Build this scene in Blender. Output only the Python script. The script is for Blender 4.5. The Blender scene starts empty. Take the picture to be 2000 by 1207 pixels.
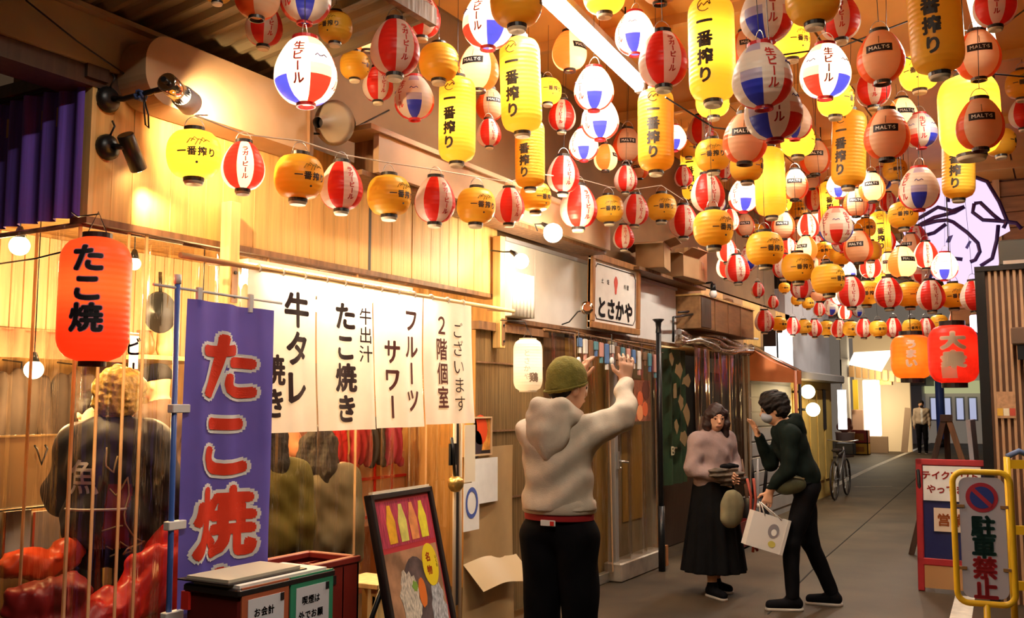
import bpy, bmesh, math, random
import numpy as np
from mathutils import Vector, Matrix

random.seed(7)
SC = bpy.context.scene
COL = SC.collection

# ------------------------------------------------------------------ camera
F = 1880.0
CX, CY = 1000.0, 603.5
TH = math.radians(29.75)
PT = math.radians(5.665)
CAM = Vector((0, 0, 1.6))
cd = bpy.data.cameras.new('camera')
cd.sensor_width = 36.0
cd.lens = F / 2000.0 * 36.0
cd.clip_start = 0.05
cd.clip_end = 200
co = bpy.data.objects.new('camera', cd)
COL.objects.link(co)
co.location = CAM
co.rotation_euler = (math.pi / 2 + PT, 0, TH)
SC.camera = co

# ------------------------------------------------------------------ world, exposure
w = bpy.data.worlds.new('night')
SC.world = w
w.use_nodes = True
bg = w.node_tree.nodes['Background']
bg.inputs[0].default_value = (1.0, 0.60, 0.34, 1)
bg.inputs[1].default_value = 0.035
SC.view_settings.view_transform = 'Standard'
SC.view_settings.look = 'None'
SC.view_settings.gamma = 1.0
SC.view_settings.use_curve_mapping = False
SC.view_settings.exposure = 0.45
SC.cycles.max_bounces = 7
SC.cycles.transparent_max_bounces = 16
SC.cycles.sample_clamp_indirect = 4.0
SC.cycles.caustics_reflective = False
SC.cycles.caustics_refractive = False

# ------------------------------------------------------------------ pixel -> place
FH = Vector((-math.sin(TH), math.cos(TH), 0))
RT = Vector((math.cos(TH), math.sin(TH), 0))
UPZ = Vector((0, 0, 1))
FW = FH * math.cos(PT) + UPZ * math.sin(PT)
CU = -FH * math.sin(PT) + UPZ * math.cos(PT)

def ray(px, py):
    return FW + RT * ((px - CX) / F) - CU * ((py - CY) / F)
def onx(px, py, X):
    r = ray(px, py); return CAM + r * ((X - CAM.x) / r.x)
def ony(px, py, Y):
    r = ray(px, py); return CAM + r * ((Y - CAM.y) / r.y)
def onz(px, py, Z=0.0):
    r = ray(px, py); return CAM + r * ((Z - CAM.z) / r.z)
def ond(px, py, D):
    return CAM + ray(px, py) * D
def facing_cam(p, off=0.0):
    """z rotation that turns local -Y towards the camera"""
    d = CAM - Vector(p)
    return math.atan2(d.y, d.x) + math.pi / 2 + off

# ------------------------------------------------------------------ materials
MATS = {}
def mat(key, col=(.8, .8, .8), rough=.6, metal=0.0, var=0.0, scale=6.0, stretch=(1, 1, 1), bump=0.0,
        bscale=None, rand=0.0, spec=.4, transl=0.0, emit=0.0, ecol=None, ribs=0.0, col2=None, detail=4, coat=0.0):
    if key in MATS:
        return MATS[key]
    m = bpy.data.materials.new(key)
    m.use_nodes = True
    nt = m.node_tree
    N, L = nt.nodes, nt.links
    b = N['Principled BSDF']
    out = N['Material Output']
    b.inputs['Roughness'].default_value = rough
    b.inputs['Metallic'].default_value = metal
    b.inputs['Specular IOR Level'].default_value = spec
    b.inputs['Coat Weight'].default_value = coat
    c = (*col, 1)
    b.inputs['Base Color'].default_value = c
    csock = None
    if var or bump:
        tc = N.new('ShaderNodeTexCoord')
        mp = N.new('ShaderNodeMapping')
        mp.inputs['Scale'].default_value = stretch
        L.new(tc.outputs['Object'], mp.inputs['Vector'])
        nz = N.new('ShaderNodeTexNoise')
        nz.inputs['Scale'].default_value = scale
        nz.inputs['Detail'].default_value = detail
        L.new(mp.outputs['Vector'], nz.inputs['Vector'])
    if var:
        mx = N.new('ShaderNodeMix'); mx.data_type = 'RGBA'
        lo = tuple(max(0, v * (1 - var)) for v in col) if col2 is None else col
        hi = tuple(min(1, v * (1 + var)) for v in col) if col2 is None else col2
        mx.inputs['A'].default_value = (*lo, 1)
        mx.inputs['B'].default_value = (*hi, 1)
        rp = N.new('ShaderNodeMapRange')
        rp.inputs['From Min'].default_value = .3
        rp.inputs['From Max'].default_value = .7
        L.new(nz.outputs['Fac'], rp.inputs['Value'])
        L.new(rp.outputs['Result'], mx.inputs['Factor'])
        csock = mx.outputs['Result']
    if rand:
        oi = N.new('ShaderNodeObjectInfo')
        mr = N.new('ShaderNodeMapRange')
        mr.inputs['To Min'].default_value = 1 - rand
        mr.inputs['To Max'].default_value = 1 + rand
        L.new(oi.outputs['Random'], mr.inputs['Value'])
        hs = N.new('ShaderNodeHueSaturation')
        L.new(mr.outputs['Result'], hs.inputs['Value'])
        if csock: L.new(csock, hs.inputs['Color'])
        else: hs.inputs['Color'].default_value = c
        csock = hs.outputs['Color']
    if csock: L.new(csock, b.inputs['Base Color'])
    bsock = None
    if bump:
        bp = N.new('ShaderNodeBump')
        bp.inputs['Strength'].default_value = bump
        bp.inputs['Distance'].default_value = .02
        h = nz
        if bscale:
            h = N.new('ShaderNodeTexNoise')
            h.inputs['Scale'].default_value = bscale
            L.new(mp.outputs['Vector'], h.inputs['Vector'])
        L.new(h.outputs['Fac'], bp.inputs['Height'])
        bsock = bp.outputs['Normal']
    if ribs:
        tc2 = N.new('ShaderNodeTexCoord')
        sp = N.new('ShaderNodeSeparateXYZ')
        L.new(tc2.outputs['Object'], sp.inputs[0])
        mu = N.new('ShaderNodeMath'); mu.operation = 'MULTIPLY'; mu.inputs[1].default_value = ribs
        L.new(sp.outputs['Z'], mu.inputs[0])
        sn = N.new('ShaderNodeMath'); sn.operation = 'SINE'
        L.new(mu.outputs[0], sn.inputs[0])
        bp = N.new('ShaderNodeBump'); bp.inputs['Strength'].default_value = .12; bp.inputs['Distance'].default_value = .01
        L.new(sn.outputs[0], bp.inputs['Height'])
        bsock = bp.outputs['Normal']
    if bsock: L.new(bsock, b.inputs['Normal'])
    if emit:
        b.inputs['Emission Color'].default_value = (*(ecol or col), 1)
        b.inputs['Emission Strength'].default_value = emit
    if transl:
        tr = N.new('ShaderNodeBsdfTranslucent')
        if csock: L.new(csock, tr.inputs['Color'])
        else: tr.inputs['Color'].default_value = c
        ms = N.new('ShaderNodeMixShader')
        ms.inputs[0].default_value = transl
        L.new(b.outputs[0], ms.inputs[1])
        L.new(tr.outputs[0], ms.inputs[2])
        L.new(ms.outputs[0], out.inputs['Surface'])
    MATS[key] = m
    return m

def clear_mat(key, tint=(1, .97, .92), rough=.06, base=.045, gain=.45):
    if key in MATS: return MATS[key]
    m = bpy.data.materials.new(key); m.use_nodes = True
    N, L = m.node_tree.nodes, m.node_tree.links
    N.remove(N['Principled BSDF'])
    t = N.new('ShaderNodeBsdfTransparent'); t.inputs[0].default_value = (*tint, 1)
    g = N.new('ShaderNodeBsdfGlossy'); g.inputs['Roughness'].default_value = rough; g.inputs[0].default_value = (1, 1, 1, 1)
    lw = N.new('ShaderNodeLayerWeight'); lw.inputs[0].default_value = .35
    mr = N.new('ShaderNodeMapRange'); mr.inputs['To Min'].default_value = base; mr.inputs['To Max'].default_value = base + gain
    L.new(lw.outputs['Facing'], mr.inputs['Value'])
    tc = N.new('ShaderNodeTexCoord')
    mp = N.new('ShaderNodeMapping'); mp.inputs['Scale'].default_value = (6, 6, .7)
    nz = N.new('ShaderNodeTexNoise'); nz.inputs['Scale'].default_value = 2.2; nz.inputs['Detail'].default_value = 3
    bp = N.new('ShaderNodeBump'); bp.inputs['Strength'].default_value = .5; bp.inputs['Distance'].default_value = .03
    L.new(tc.outputs['Object'], mp.inputs[0]); L.new(mp.outputs[0], nz.inputs[0])
    L.new(nz.outputs['Fac'], bp.inputs['Height']); L.new(bp.outputs[0], g.inputs['Normal'])
    s = N.new('ShaderNodeMixShader')
    L.new(mr.outputs[0], s.inputs[0]); L.new(t.outputs[0], s.inputs[1]); L.new(g.outputs[0], s.inputs[2])
    L.new(s.outputs[0], N['Material Output'].inputs['Surface'])
    MATS[key] = m
    return m

def glow(key, col, strength):
    if key in MATS: return MATS[key]
    m = bpy.data.materials.new(key); m.use_nodes = True
    N, L = m.node_tree.nodes, m.node_tree.links
    N.remove(N['Principled BSDF'])
    e = N.new('ShaderNodeEmission'); e.inputs[0].default_value = (*col, 1); e.inputs[1].default_value = strength
    L.new(e.outputs[0], N['Material Output'].inputs['Surface'])
    MATS[key] = m
    return m

PINE = mat('pine', (.72, .42, .13), .5, var=.22, scale=3.2, stretch=(9, 9, .55), rand=.12, bump=.15)
PINEL = mat('pine_light', (.78, .52, .2), .5, var=.2, scale=3, stretch=(9, 9, .6), bump=.1)
BROWNW = mat('brown_wood', (.20, .10, .045), .55, var=.35, scale=3, stretch=(8, 8, .8), bump=.2)
DARKW = mat('dark_wood', (.05, .026, .016), .5, var=.3, scale=4, stretch=(8, 8, .8))
BLACKM = mat('black_metal', (.012, .012, .014), .35, .3, spec=.5)
STEEL = mat('steel', (.62, .60, .58), .28, .9)
CHROME = mat('chrome', (.75, .7, .62), .12, 1.0)
WHITEP = mat('white_paint', (.72, .69, .66), .5, var=.06, scale=5)
PAPER = mat('paper', (.86, .82, .76), .8, var=.05, scale=10)
CARDB = mat('cardboard', (.36, .21, .10), .8, var=.12, scale=5)
BLACK = mat('black_print', (.012, .008, .012), .6)
BLACKV = mat('black_vinyl', (.02, .015, .015), .4)
REDP = mat('red_print', (.75, .03, .02), .5)
CLEAR = clear_mat('clear_vinyl')
CLEARW = clear_mat('clear_vinyl_milky', (.86, .80, .70), .14, .10, .5)
HEM = mat('vinyl_hem', (.75, .5, .28), .4, var=.15, scale=5, transl=.5)
TAN = mat('tan_sheet', (.46, .30, .17), .55, var=.15, scale=3)
GREYP = mat('grey_panel', (.42, .41, .45), .5, var=.08, scale=4)
SKIN = mat('skin', (.62, .33, .2), .5, var=.06, scale=12)
HAIRB = mat('dark_hair', (.012, .008, .007), .65, var=.4, scale=30, bump=.4, spec=.2)

# ------------------------------------------------------------------ mesh helpers
class MB:
    def __init__(s):
        s.v = []; s.f = []; s.m = []; s.sm = []
    def add(s, vs, fs, mi=0, smooth=False):
        o = len(s.v)
        s.v += [tuple(p) for p in vs]
        for f in fs:
            s.f.append(tuple(i + o for i in f)); s.m.append(mi); s.sm.append(smooth)
        return s
    def box(s, lo, hi, mi=0, R=None, T=None, bev=0.0):
        x0, y0, z0 = lo; x1, y1, z1 = hi
        b = bev
        if b <= 0:
            vs = [(x0, y0, z0), (x1, y0, z0), (x1, y1, z0), (x0, y1, z0), (x0, y0, z1), (x1, y0, z1), (x1, y1, z1), (x0, y1, z1)]
            fs = [(3, 2, 1, 0), (4, 5, 6, 7), (0, 1, 5, 4), (1, 2, 6, 5), (2, 3, 7, 6), (3, 0, 4, 7)]
        else:
            vs = []
            for z, i in ((z0, b), (z0 + b, 0), (z1 - b, 0), (z1, b)):
                for (x, y) in ((x0 + i, y0 + i + b), (x0 + i + b, y0 + i), (x1 - i - b, y0 + i), (x1 - i, y0 + i + b),
                               (x1 - i, y1 - i - b), (x1 - i - b, y1 - i), (x0 + i + b, y1 - i), (x0 + i, y1 - i - b)):
                    vs.append((x, y, z))
            fs = [tuple(range(7, -1, -1)), tuple(range(24, 32))]
            for k in range(3):
                for j in range(8):
                    fs.append((k * 8 + j, k * 8 + (j + 1) % 8, k * 8 + 8 + (j + 1) % 8, k * 8 + 8 + j))
        if R is not None: vs = [R @ Vector(p) for p in vs]
        if T is not None: vs = [Vector(p) + Vector(T) for p in vs]
        return s.add(vs, fs, mi)
    def tube(s, pts, r, n=8, mi=0, caps=True, closed=False):
        pts = [Vector(p) for p in pts]
        m = len(pts)
        rs = r if isinstance(r, (list, tuple)) else [r] * m
        vs = []; prev = None
        for i, p in enumerate(pts):
            if closed: d = pts[(i + 1) % m] - pts[i - 1]
            elif i == 0: d = pts[1] - p
            elif i == m - 1: d = p - pts[i - 1]
            else: d = pts[i + 1] - pts[i - 1]
            d = d.normalized() if d.length > 1e-9 else Vector((0, 0, 1))
            if prev is None:
                a = Vector((0, 0, 1)) if abs(d.z) < .9 else Vector((1, 0, 0))
                u = d.cross(a).normalized()
            else:
                u = prev - d * prev.dot(d)
                u = u.normalized() if u.length > 1e-6 else d.orthogonal().normalized()
            prev = u; v = d.cross(u)
            for k in range(n):
                t = 2 * math.pi * k / n
                vs.append(p + (u * math.cos(t) + v * math.sin(t)) * rs[i])
        fs = []
        for i in range(m if closed else m - 1):
            for k in range(n):
                a, b2 = i * n + k, i * n + (k + 1) % n
                c, d2 = ((i + 1) % m) * n + (k + 1) % n, ((i + 1) % m) * n + k
                fs.append((a, b2, c, d2))
        s.add(vs, fs, mi, True)
        if caps and not closed:
            o = len(s.v) - len(vs)
            s.f.append(tuple(o + k for k in range(n - 1, -1, -1))); s.m.append(mi); s.sm.append(False)
            s.f.append(tuple(o + (m - 1) * n + k for k in range(n))); s.m.append(mi); s.sm.append(False)
        return s
    def lathe(s, prof, n=20, mi=0, mfun=None, T=(0, 0, 0), smooth=True):
        o = len(s.v)
        for (r, z) in prof:
            for k in range(n):
                t = 2 * math.pi * k / n - math.pi / 2
                s.v.append((r * math.cos(t) + T[0], r * math.sin(t) + T[1], z + T[2]))
        for i in range(len(prof) - 1):
            for k in range(n):
                s.f.append((o + i * n + k, o + i * n + (k + 1) % n, o + (i + 1) * n + (k + 1) % n, o + (i + 1) * n + k))
                s.m.append(mfun(i, k) if mfun else mi); s.sm.append(smooth)
        return s
    def grid(s, fn, nu, nv, mi=0, smooth=True, mfun=None):
        vs = [fn(i / nu, j / nv) for j in range(nv + 1) for i in range(nu + 1)]
        o = len(s.v); s.v += [tuple(p) for p in vs]
        for j in range(nv):
            for i in range(nu):
                a = o + j * (nu + 1) + i
                s.f.append((a, a + 1, a + nu + 2, a + nu + 1))
                s.m.append(mfun(i, j) if mfun else mi); s.sm.append(smooth)
        return s
    def prism(s, poly, fn, t0, t1, mi=0):
        """poly 2D; fn(x,y,t) -> 3D; extruded between t0 and t1"""
        n = len(poly)
        vs = [fn(x, y, t0) for x, y in poly] + [fn(x, y, t1) for x, y in poly]
        fs = [tuple(range(n - 1, -1, -1)), tuple(range(n, 2 * n))]
        fs += [(i, (i + 1) % n, n + (i + 1) % n, n + i) for i in range(n)]
        return s.add(vs, fs, mi)
    def xf(s, M):
        s.v = [tuple(M @ Vector(p)) for p in s.v]; return s
    def mesh(s, name, mats, off=None):
        me = bpy.data.meshes.new(name)
        vs = s.v if off is None else [(p[0] - off[0], p[1] - off[1], p[2] - off[2]) for p in s.v]
        me.from_pydata([tuple(p) for p in vs], [], s.f)
        for m in (mats if isinstance(mats, (list, tuple)) else [mats]): me.materials.append(m)
        me.polygons.foreach_set('material_index', s.m)
        me.polygons.foreach_set('use_smooth', s.sm)
        me.update()
        return me
    def build(s, name, mats, parent=None, off=None):
        if off is None and parent is not None and parent.get('_world'):
            off = tuple(parent['_world'])
        return obj(name, s.mesh(name, mats, off), parent)

def obj(name, me, parent=None):
    o = bpy.data.objects.new(name, me)
    COL.objects.link(o)
    if parent is not None: o.parent = parent
    return o
def tag(o, label=None, cat=None, group=None, kind=None):
    if label: o['label'] = label
    if cat: o['category'] = cat
    if group: o['group'] = group
    if kind: o['kind'] = kind
    return o
def thing(name, label, cat, loc=(0, 0, 0), rz=0.0, group=None, world=False):
    """Empty at the base of a thing; world=True: parts are written in world coordinates"""
    o = bpy.data.objects.new(name, None)
    o.empty_display_size = .1
    COL.objects.link(o)
    o.location = loc; o.rotation_euler = (0, 0, rz)
    tag(o, label, cat, group)
    if world: o['_world'] = [float(c) for c in loc]
    return o
def single(name, mb, mats, label, cat, loc=(0, 0, 0), group=None, world=True):
    o = mb.build(name, mats, None, loc if world else None)
    o.location = loc
    return tag(o, label, cat, group)
def struct(name, mb, mats, parent=None, label=None):
    o = mb.build(name, mats, parent)
    if parent is None:
        tag(o, label, None, None, 'structure')
    return o
def copy_tree(o, parent=None):
    c = o.copy(); COL.objects.link(c); c.parent = parent
    for ch in list(o.children): copy_tree(ch, c)
    return c
def plight(parent, loc, watts, col=(1, .75, .45), r=.04, name='point_light'):
    l = bpy.data.lights.new(name, 'POINT'); l.energy = watts; l.color = col; l.shadow_soft_size = r
    o = bpy.data.objects.new(name, l); COL.objects.link(o); o.location = loc
    if parent is not None:
        o.parent = parent
        if parent.get('_world'): o.location = Vector(loc) - Vector(parent['_world'])
    return o
def arealight(parent, loc, rot, sx, sy, watts, col, name='tube_light', spread=math.pi):
    l = bpy.data.lights.new(name, 'AREA'); l.shape = 'RECTANGLE'; l.size = sx; l.size_y = sy; l.energy = watts; l.color = col
    l.spread = spread
    o = bpy.data.objects.new(name, l); COL.objects.link(o); o.location = loc; o.rotation_euler = rot
    if parent is not None:
        o.parent = parent
        if parent.get('_world'): o.location = Vector(loc) - Vector(parent['_world'])
    return o
def spotlight(parent, loc, target, watts, col, size=1.2, blend=.5, r=.03):
    l = bpy.data.lights.new('spot_light', 'SPOT'); l.energy = watts; l.color = col; l.spot_size = size; l.spot_blend = blend; l.shadow_soft_size = r
    o = bpy.data.objects.new('spot_light', l); COL.objects.link(o); o.location = loc
    d = Vector(target) - Vector(loc)
    o.rotation_euler = d.to_track_quat('-Z', 'Y').to_euler()
    if parent is not None:
        o.parent = parent
        if parent.get('_world'): o.location = Vector(loc) - Vector(parent['_world'])
    return o

# ------------------------------------------------------------------ lettering (built-in font)
GLYPH = {}
def glyph(ch, bold):
    k = (ch, bold)
    if k in GLYPH: return GLYPH[k]
    cu = bpy.data.curves.new('glyph', 'FONT')
    cu.body = ch; cu.size = 1.0; cu.resolution_u = 3; cu.fill_mode = 'BOTH'
    o = bpy.data.objects.new('glyph', cu); COL.objects.link(o)
    dg = bpy.context.evaluated_depsgraph_get(); dg.update()
    ev = o.evaluated_get(dg); me = ev.to_mesh()
    me.calc_loop_triangles()
    vs = [(v.co.x, v.co.y) for v in me.vertices]
    ts = [tuple(t.vertices) for t in me.loop_triangles]
    ev.to_mesh_clear()
    bpy.data.objects.remove(o); bpy.data.curves.remove(cu)
    if vs:
        xs = [p[0] for p in vs]; ys = [p[1] for p in vs]
        cjk = ord(ch) > 0x2000
        cx = (min(xs) + max(xs)) / 2
        cy = .38 if cjk else (min(ys) + max(ys)) / 2
        wdt = 1.0 if cjk else (max(xs) - min(xs)) + .1
        vs = [(x - cx, y - cy) for x, y in vs]
        if bold > 0:
            base, bt = list(vs), list(ts); n_ = 12 if bold > .05 else 8
            for k_ in range(n_):
                o_ = len(vs); dx, dy = bold * math.cos(2 * math.pi * k_ / n_), bold * math.sin(2 * math.pi * k_ / n_)
                vs += [(x + dx, y + dy) for x, y in base]; ts += [tuple(i + o_ for i in t_) for t_ in bt]
    else:
        wdt = .4
    GLYPH[k] = (vs, ts, wdt)
    return GLYPH[k]
def layout(text, size, vertical=True, bold=.0, step=1.0, sx=1.0):
    """2D triangles for a text centred on the origin"""
    V, T = [], []
    if vertical:
        n = len(text)
        for i, ch in enumerate(text):
            vs, ts, _ = glyph(ch, bold)
            cy = ((n - 1) / 2 - i) * size * step
            o = len(V)
            for x, y in vs:
                if ch == 'ー': x, y = -y * 1.0, x
                V.append((x * size * sx, y * size + cy))
            T += [tuple(a + o for a in t) for t in ts]
    else:
        ws = [glyph(c, bold)[2] * size * step * sx for c in text]
        x0 = -sum(ws) / 2
        for ch, wd in zip(text, ws):
            vs, ts, _ = glyph(ch, bold)
            o = len(V); cx = x0 + wd / 2; x0 += wd
            V += [(x * size * sx + cx, y * size) for x, y in vs]
            T += [tuple(a + o for a in t) for t in ts]
    return V, T
def refine(V, T, maxlen):
    V = list(V); out = []; st = list(T); cache = {}
    while st:
        a, b, c = st.pop()
        e = [((V[a][0] - V[b][0]) ** 2 + (V[a][1] - V[b][1]) ** 2, a, b, c), ((V[b][0] - V[c][0]) ** 2 + (V[b][1] - V[c][1]) ** 2, b, c, a),
             ((V[c][0] - V[a][0]) ** 2 + (V[c][1] - V[a][1]) ** 2, c, a, b)]
        l, p, q, r = max(e)
        if l <= maxlen * maxlen: out.append((a, b, c)); continue
        k = (min(p, q), max(p, q))
        if k not in cache:
            cache[k] = len(V); V.append(((V[p][0] + V[q][0]) / 2, (V[p][1] + V[q][1]) / 2))
        m = cache[k]
        st += [(p, m, r), (m, q, r)]
    return V, out
def letters(text, fn, size, vertical=True, bold=0.0, step=1.0, sx=1.0, fine=None, mb=None, mi=0):
    mb = mb or MB()
    V, T = layout(text, size, vertical, bold, step, sx)
    if fine: V, T = refine(V, T, fine)
    mb.add([fn(x, y) for x, y in V], T, mi)
    return mb
def plane(o, ux, uy, lift=0.0):
    o, ux, uy = Vector(o), Vector(ux).normalized(), Vector(uy).normalized()
    nrm = ux.cross(uy)
    return lambda x, y, t=0.0: o + ux * x + uy * y + nrm * (lift + t)
XUP = ((0, 1, 0), (0, 0, 1))     # a sheet that faces the street (+X)

# ------------------------------------------------------------------ implicit bodies
def noise3(P, s, seed=0):
    rs = np.random.RandomState(seed); out = 0
    for k in range(4):
        d = rs.randn(3); d /= np.linalg.norm(d)
        out = out + np.sin((P[0] * d[0] + P[1] * d[1] + P[2] * d[2]) * s * (1 + .45 * k) + rs.rand() * 6.3)
    return out / 4
class Sdf:
    """smooth union of tapered capsules and ellipsoids, cut by planes, meshed by surface nets"""
    def __init__(s, k=.03): s.p = []; s.k = k; s.cuts = []; s.subs = []
    def cap(s, a, b, ra, rb=None, k=None):
        s.p.append(('c', np.array(a, float), np.array(b, float), ra, ra if rb is None else rb, s.k if k is None else k)); return s
    def chain(s, pts, rs, k=None):
        for i in range(len(pts) - 1): s.cap(pts[i], pts[i + 1], rs[i], rs[i + 1], k)
        return s
    def ell(s, c, r, R=None, k=None):
        s.p.append(('e', np.array(c, float), np.array(r, float), None if R is None else np.array(R), 0, s.k if k is None else k)); return s
    def cut(s, p, n): s.cuts.append((np.array(p, float), np.array(n, float) / np.linalg.norm(n))); return s
    def sub(s, c, r): s.subs.append((np.array(c, float), np.array(r, float))); return s
    def mesh(s, name, mats, vox=.01, disp=None, mfun=None):
        lo = np.full(3, 9e9); hi = -lo
        for q in s.p:
            if q[0] == 'c':
                m = max(q[3], q[4]) + .02
                lo = np.minimum(lo, np.minimum(q[1], q[2]) - m); hi = np.maximum(hi, np.maximum(q[1], q[2]) + m)
            else:
                m = (q[2].max() if q[3] is not None else q[2]) + .02
                lo = np.minimum(lo, q[1] - m); hi = np.maximum(hi, q[1] + m)
        lo -= 3 * vox; hi += 3 * vox
        n = np.ceil((hi - lo) / vox).astype(int) + 1
        ax = [lo[i] + vox * np.arange(n[i]) for i in range(3)]
        f = np.full(n, .5, np.float32)
        for q in s.p:
            kk = q[5]; pad = kk + .03
            if q[0] == 'c':
                m = max(q[3], q[4]) + pad
                a = np.minimum(q[1], q[2]) - m; b = np.maximum(q[1], q[2]) + m
            else:
                m = (q[2].max() if q[3] is not None else q[2]) + pad
                a = q[1] - m; b = q[1] + m
            i0 = np.clip(((a - lo) / vox).astype(int), 0, n - 1); i1 = np.clip(((b - lo) / vox).astype(int) + 2, 1, n)
            X, Y, Z = np.meshgrid(*[ax[i][i0[i]:i1[i]] for i in range(3)], indexing='ij', sparse=True)
            if q[0] == 'c':
                d = q[2] - q[1]; dd = max(d.dot(d), 1e-9)
                t = np.clip(((X - q[1][0]) * d[0] + (Y - q[1][1]) * d[1] + (Z - q[1][2]) * d[2]) / dd, 0, 1)
                g = np.sqrt((X - q[1][0] - t * d[0]) ** 2 + (Y - q[1][1] - t * d[1]) ** 2 + (Z - q[1][2] - t * d[2]) ** 2) - (q[3] + t * (q[4] - q[3]))
            else:
                x, y, z = X - q[1][0], Y - q[1][1], Z - q[1][2]
                if q[3] is not None:
                    R = q[3]
                    x, y, z = (x * R[0, 0] + y * R[1, 0] + z * R[2, 0], x * R[0, 1] + y * R[1, 1] + z * R[2, 1], x * R[0, 2] + y * R[1, 2] + z * R[2, 2])
                r = q[2]
                k0 = np.sqrt((x / r[0]) ** 2 + (y / r[1]) ** 2 + (z / r[2]) ** 2)
                k1 = np.sqrt((x / r[0] ** 2) ** 2 + (y / r[1] ** 2) ** 2 + (z / r[2] ** 2) ** 2) + 1e-6
                g = k0 * (k0 - 1) / k1
            sl = tuple(slice(i0[i], i1[i]) for i in range(3))
            o = f[sl]
            if kk > 0:
                h = np.maximum(kk - np.abs(o - g), 0) / kk
                f[sl] = np.minimum(o, g) - h * h * kk * .25
            else: f[sl] = np.minimum(o, g)
        P = np.meshgrid(*ax, indexing='ij', sparse=True)
        if disp is not None: f = f + disp(P).astype(np.float32)
        for p, nn in s.cuts:
            f = np.maximum(f, ((P[0] - p[0]) * nn[0] + (P[1] - p[1]) * nn[1] + (P[2] - p[2]) * nn[2]).astype(np.float32))
        for c, r in s.subs:
            k0 = np.sqrt(((P[0] - c[0]) / r[0]) ** 2 + ((P[1] - c[1]) / r[1]) ** 2 + ((P[2] - c[2]) / r[2]) ** 2)
            f = np.maximum(f, (-(k0 - 1) * r.min()).astype(np.float32))
        V, Q = nets(f, lo, vox)
        me = bpy.data.meshes.new(name)
        me.from_pydata(V.tolist(), [], Q.tolist())
        for m in (mats if isinstance(mats, (list, tuple)) else [mats]): me.materials.append(m)
        if mfun is not None:
            me.polygons.foreach_set('material_index', np.asarray(mfun(V[Q].mean(1)), dtype=np.int32))
        me.polygons.foreach_set('use_smooth', np.ones(len(Q), bool))
        me.update()
        return me
def nets(f, lo, h):
    ins = f < 0
    c = np.zeros(tuple(np.array(f.shape) - 1), np.int8)
    for i in (0, 1):
        for j in (0, 1):
            for k in (0, 1):
                c += ins[i:f.shape[0] - 1 + i, j:f.shape[1] - 1 + j, k:f.shape[2] - 1 + k]
    cell = np.argwhere((c > 0) & (c < 8))
    idx = np.full(c.shape, -1, np.int32); idx[tuple(cell.T)] = np.arange(len(cell))
    acc = np.zeros((len(cell), 3)); cnt = np.zeros(len(cell))
    cor = [(i, j, k) for i in (0, 1) for j in (0, 1) for k in (0, 1)]
    for a in cor:
        for ax in range(3):
            if a[ax]: continue
            b = list(a); b[ax] = 1
            fa = f[cell[:, 0] + a[0], cell[:, 1] + a[1], cell[:, 2] + a[2]]
            fb = f[cell[:, 0] + b[0], cell[:, 1] + b[1], cell[:, 2] + b[2]]
            m = (fa < 0) != (fb < 0)
            t = np.where(m, fa / np.where(m, fa - fb, 1), 0)
            p = np.tile(np.array(a, float), (len(cell), 1)); p[:, ax] += t
            acc[m] += p[m]; cnt[m] += 1
    V = (cell + acc / np.maximum(cnt, 1)[:, None]) * h + lo
    Q = []
    for ax in range(3):
        u, v = (ax + 1) % 3, (ax + 2) % 3
        A = ins[tuple(slice(0, -1) if i == ax else slice(1, -1) for i in range(3))]
        B = ins[tuple(slice(1, None) if i == ax else slice(1, -1) for i in range(3))]
        e = np.argwhere(A != B)
        if not len(e): continue
        fl = A[tuple(e.T)]
        e = e + np.array([0 if i == ax else 1 for i in range(3)])
        def id_(du, dv):
            q = e.copy(); q[:, u] -= du; q[:, v] -= dv
            return idx[q[:, 0], q[:, 1], q[:, 2]]
        q = np.stack([id_(1, 1), id_(0, 1), id_(0, 0), id_(1, 0)], 1)
        q[~fl] = q[~fl][:, ::-1]
        Q.append(q)
    return V, np.concatenate(Q)
# ================================================================== STRUCTURE
XF = -3.7
Y0 = onx(165, 425, XF).y          # near corner of the timber shop
Y1 = onx(965, 575, XF).y          # far end of its timber front
ZB = 2.42                         # underside of the timber front
ZT = 3.06
CEIL = 4.45

asph = mat('asphalt', (.058, .038, .021), .62, var=.45, scale=1.3, bump=.25, bscale=120, spec=.35, detail=8)
struct('floor', MB().grid(lambda u, v: (-14 + 22 * u, -4 + 60 * v, 0), 4, 4), asph)
# painted line, dash and expansion joint on the road
def strip(name, pts, wd, m, label):
    P = [onz(*p) for p in pts]
    mb = MB(); vs = []
    for i, p in enumerate(P):
        d = (P[min(i + 1, len(P) - 1)] - P[max(i - 1, 0)]).normalized()
        n = Vector((-d.y, d.x, 0)) * wd / 2
        vs += [p + n + Vector((0, 0, .004)), p - n + Vector((0, 0, .004)), p + n - Vector((0, 0, .003)), p - n - Vector((0, 0, .003))]
    fs = []
    for i in range(len(P) - 1):
        a = i * 4
        fs += [(a, a + 4, a + 5, a + 1), (a, a + 2, a + 6, a + 4), (a + 1, a + 5, a + 7, a + 3)]
    mb.add(vs, fs)
    o = mb.build(name, m)
    return tag(o, label, None, None, 'structure')
line_m = mat('road_paint', (.78, .72, .62), .6, var=.2, scale=9)
strip('trim_1', [(1560, 980), (1625, 951), (1700, 915), (1760, 889), (1795, 875), (1830, 857)], .14, line_m, 'white painted edge line running up the alley')
strip('trim_2', [(1668, 951), (1742, 950)], .07, mat('worn_paint', (.4, .33, .26), .7, var=.3, scale=12), 'short worn white dash on the asphalt')
strip('trim_3', [(1500, 1200), (1600, 1100), (1700, 1013), (1800, 925)], .012, mat('joint', (.015, .012, .01), .9), 'dark joint line across the asphalt')
strip('trim_4', [(1872, 1230), (1885, 1165)], .15, line_m, 'white painted mark under the sign stand')

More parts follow.
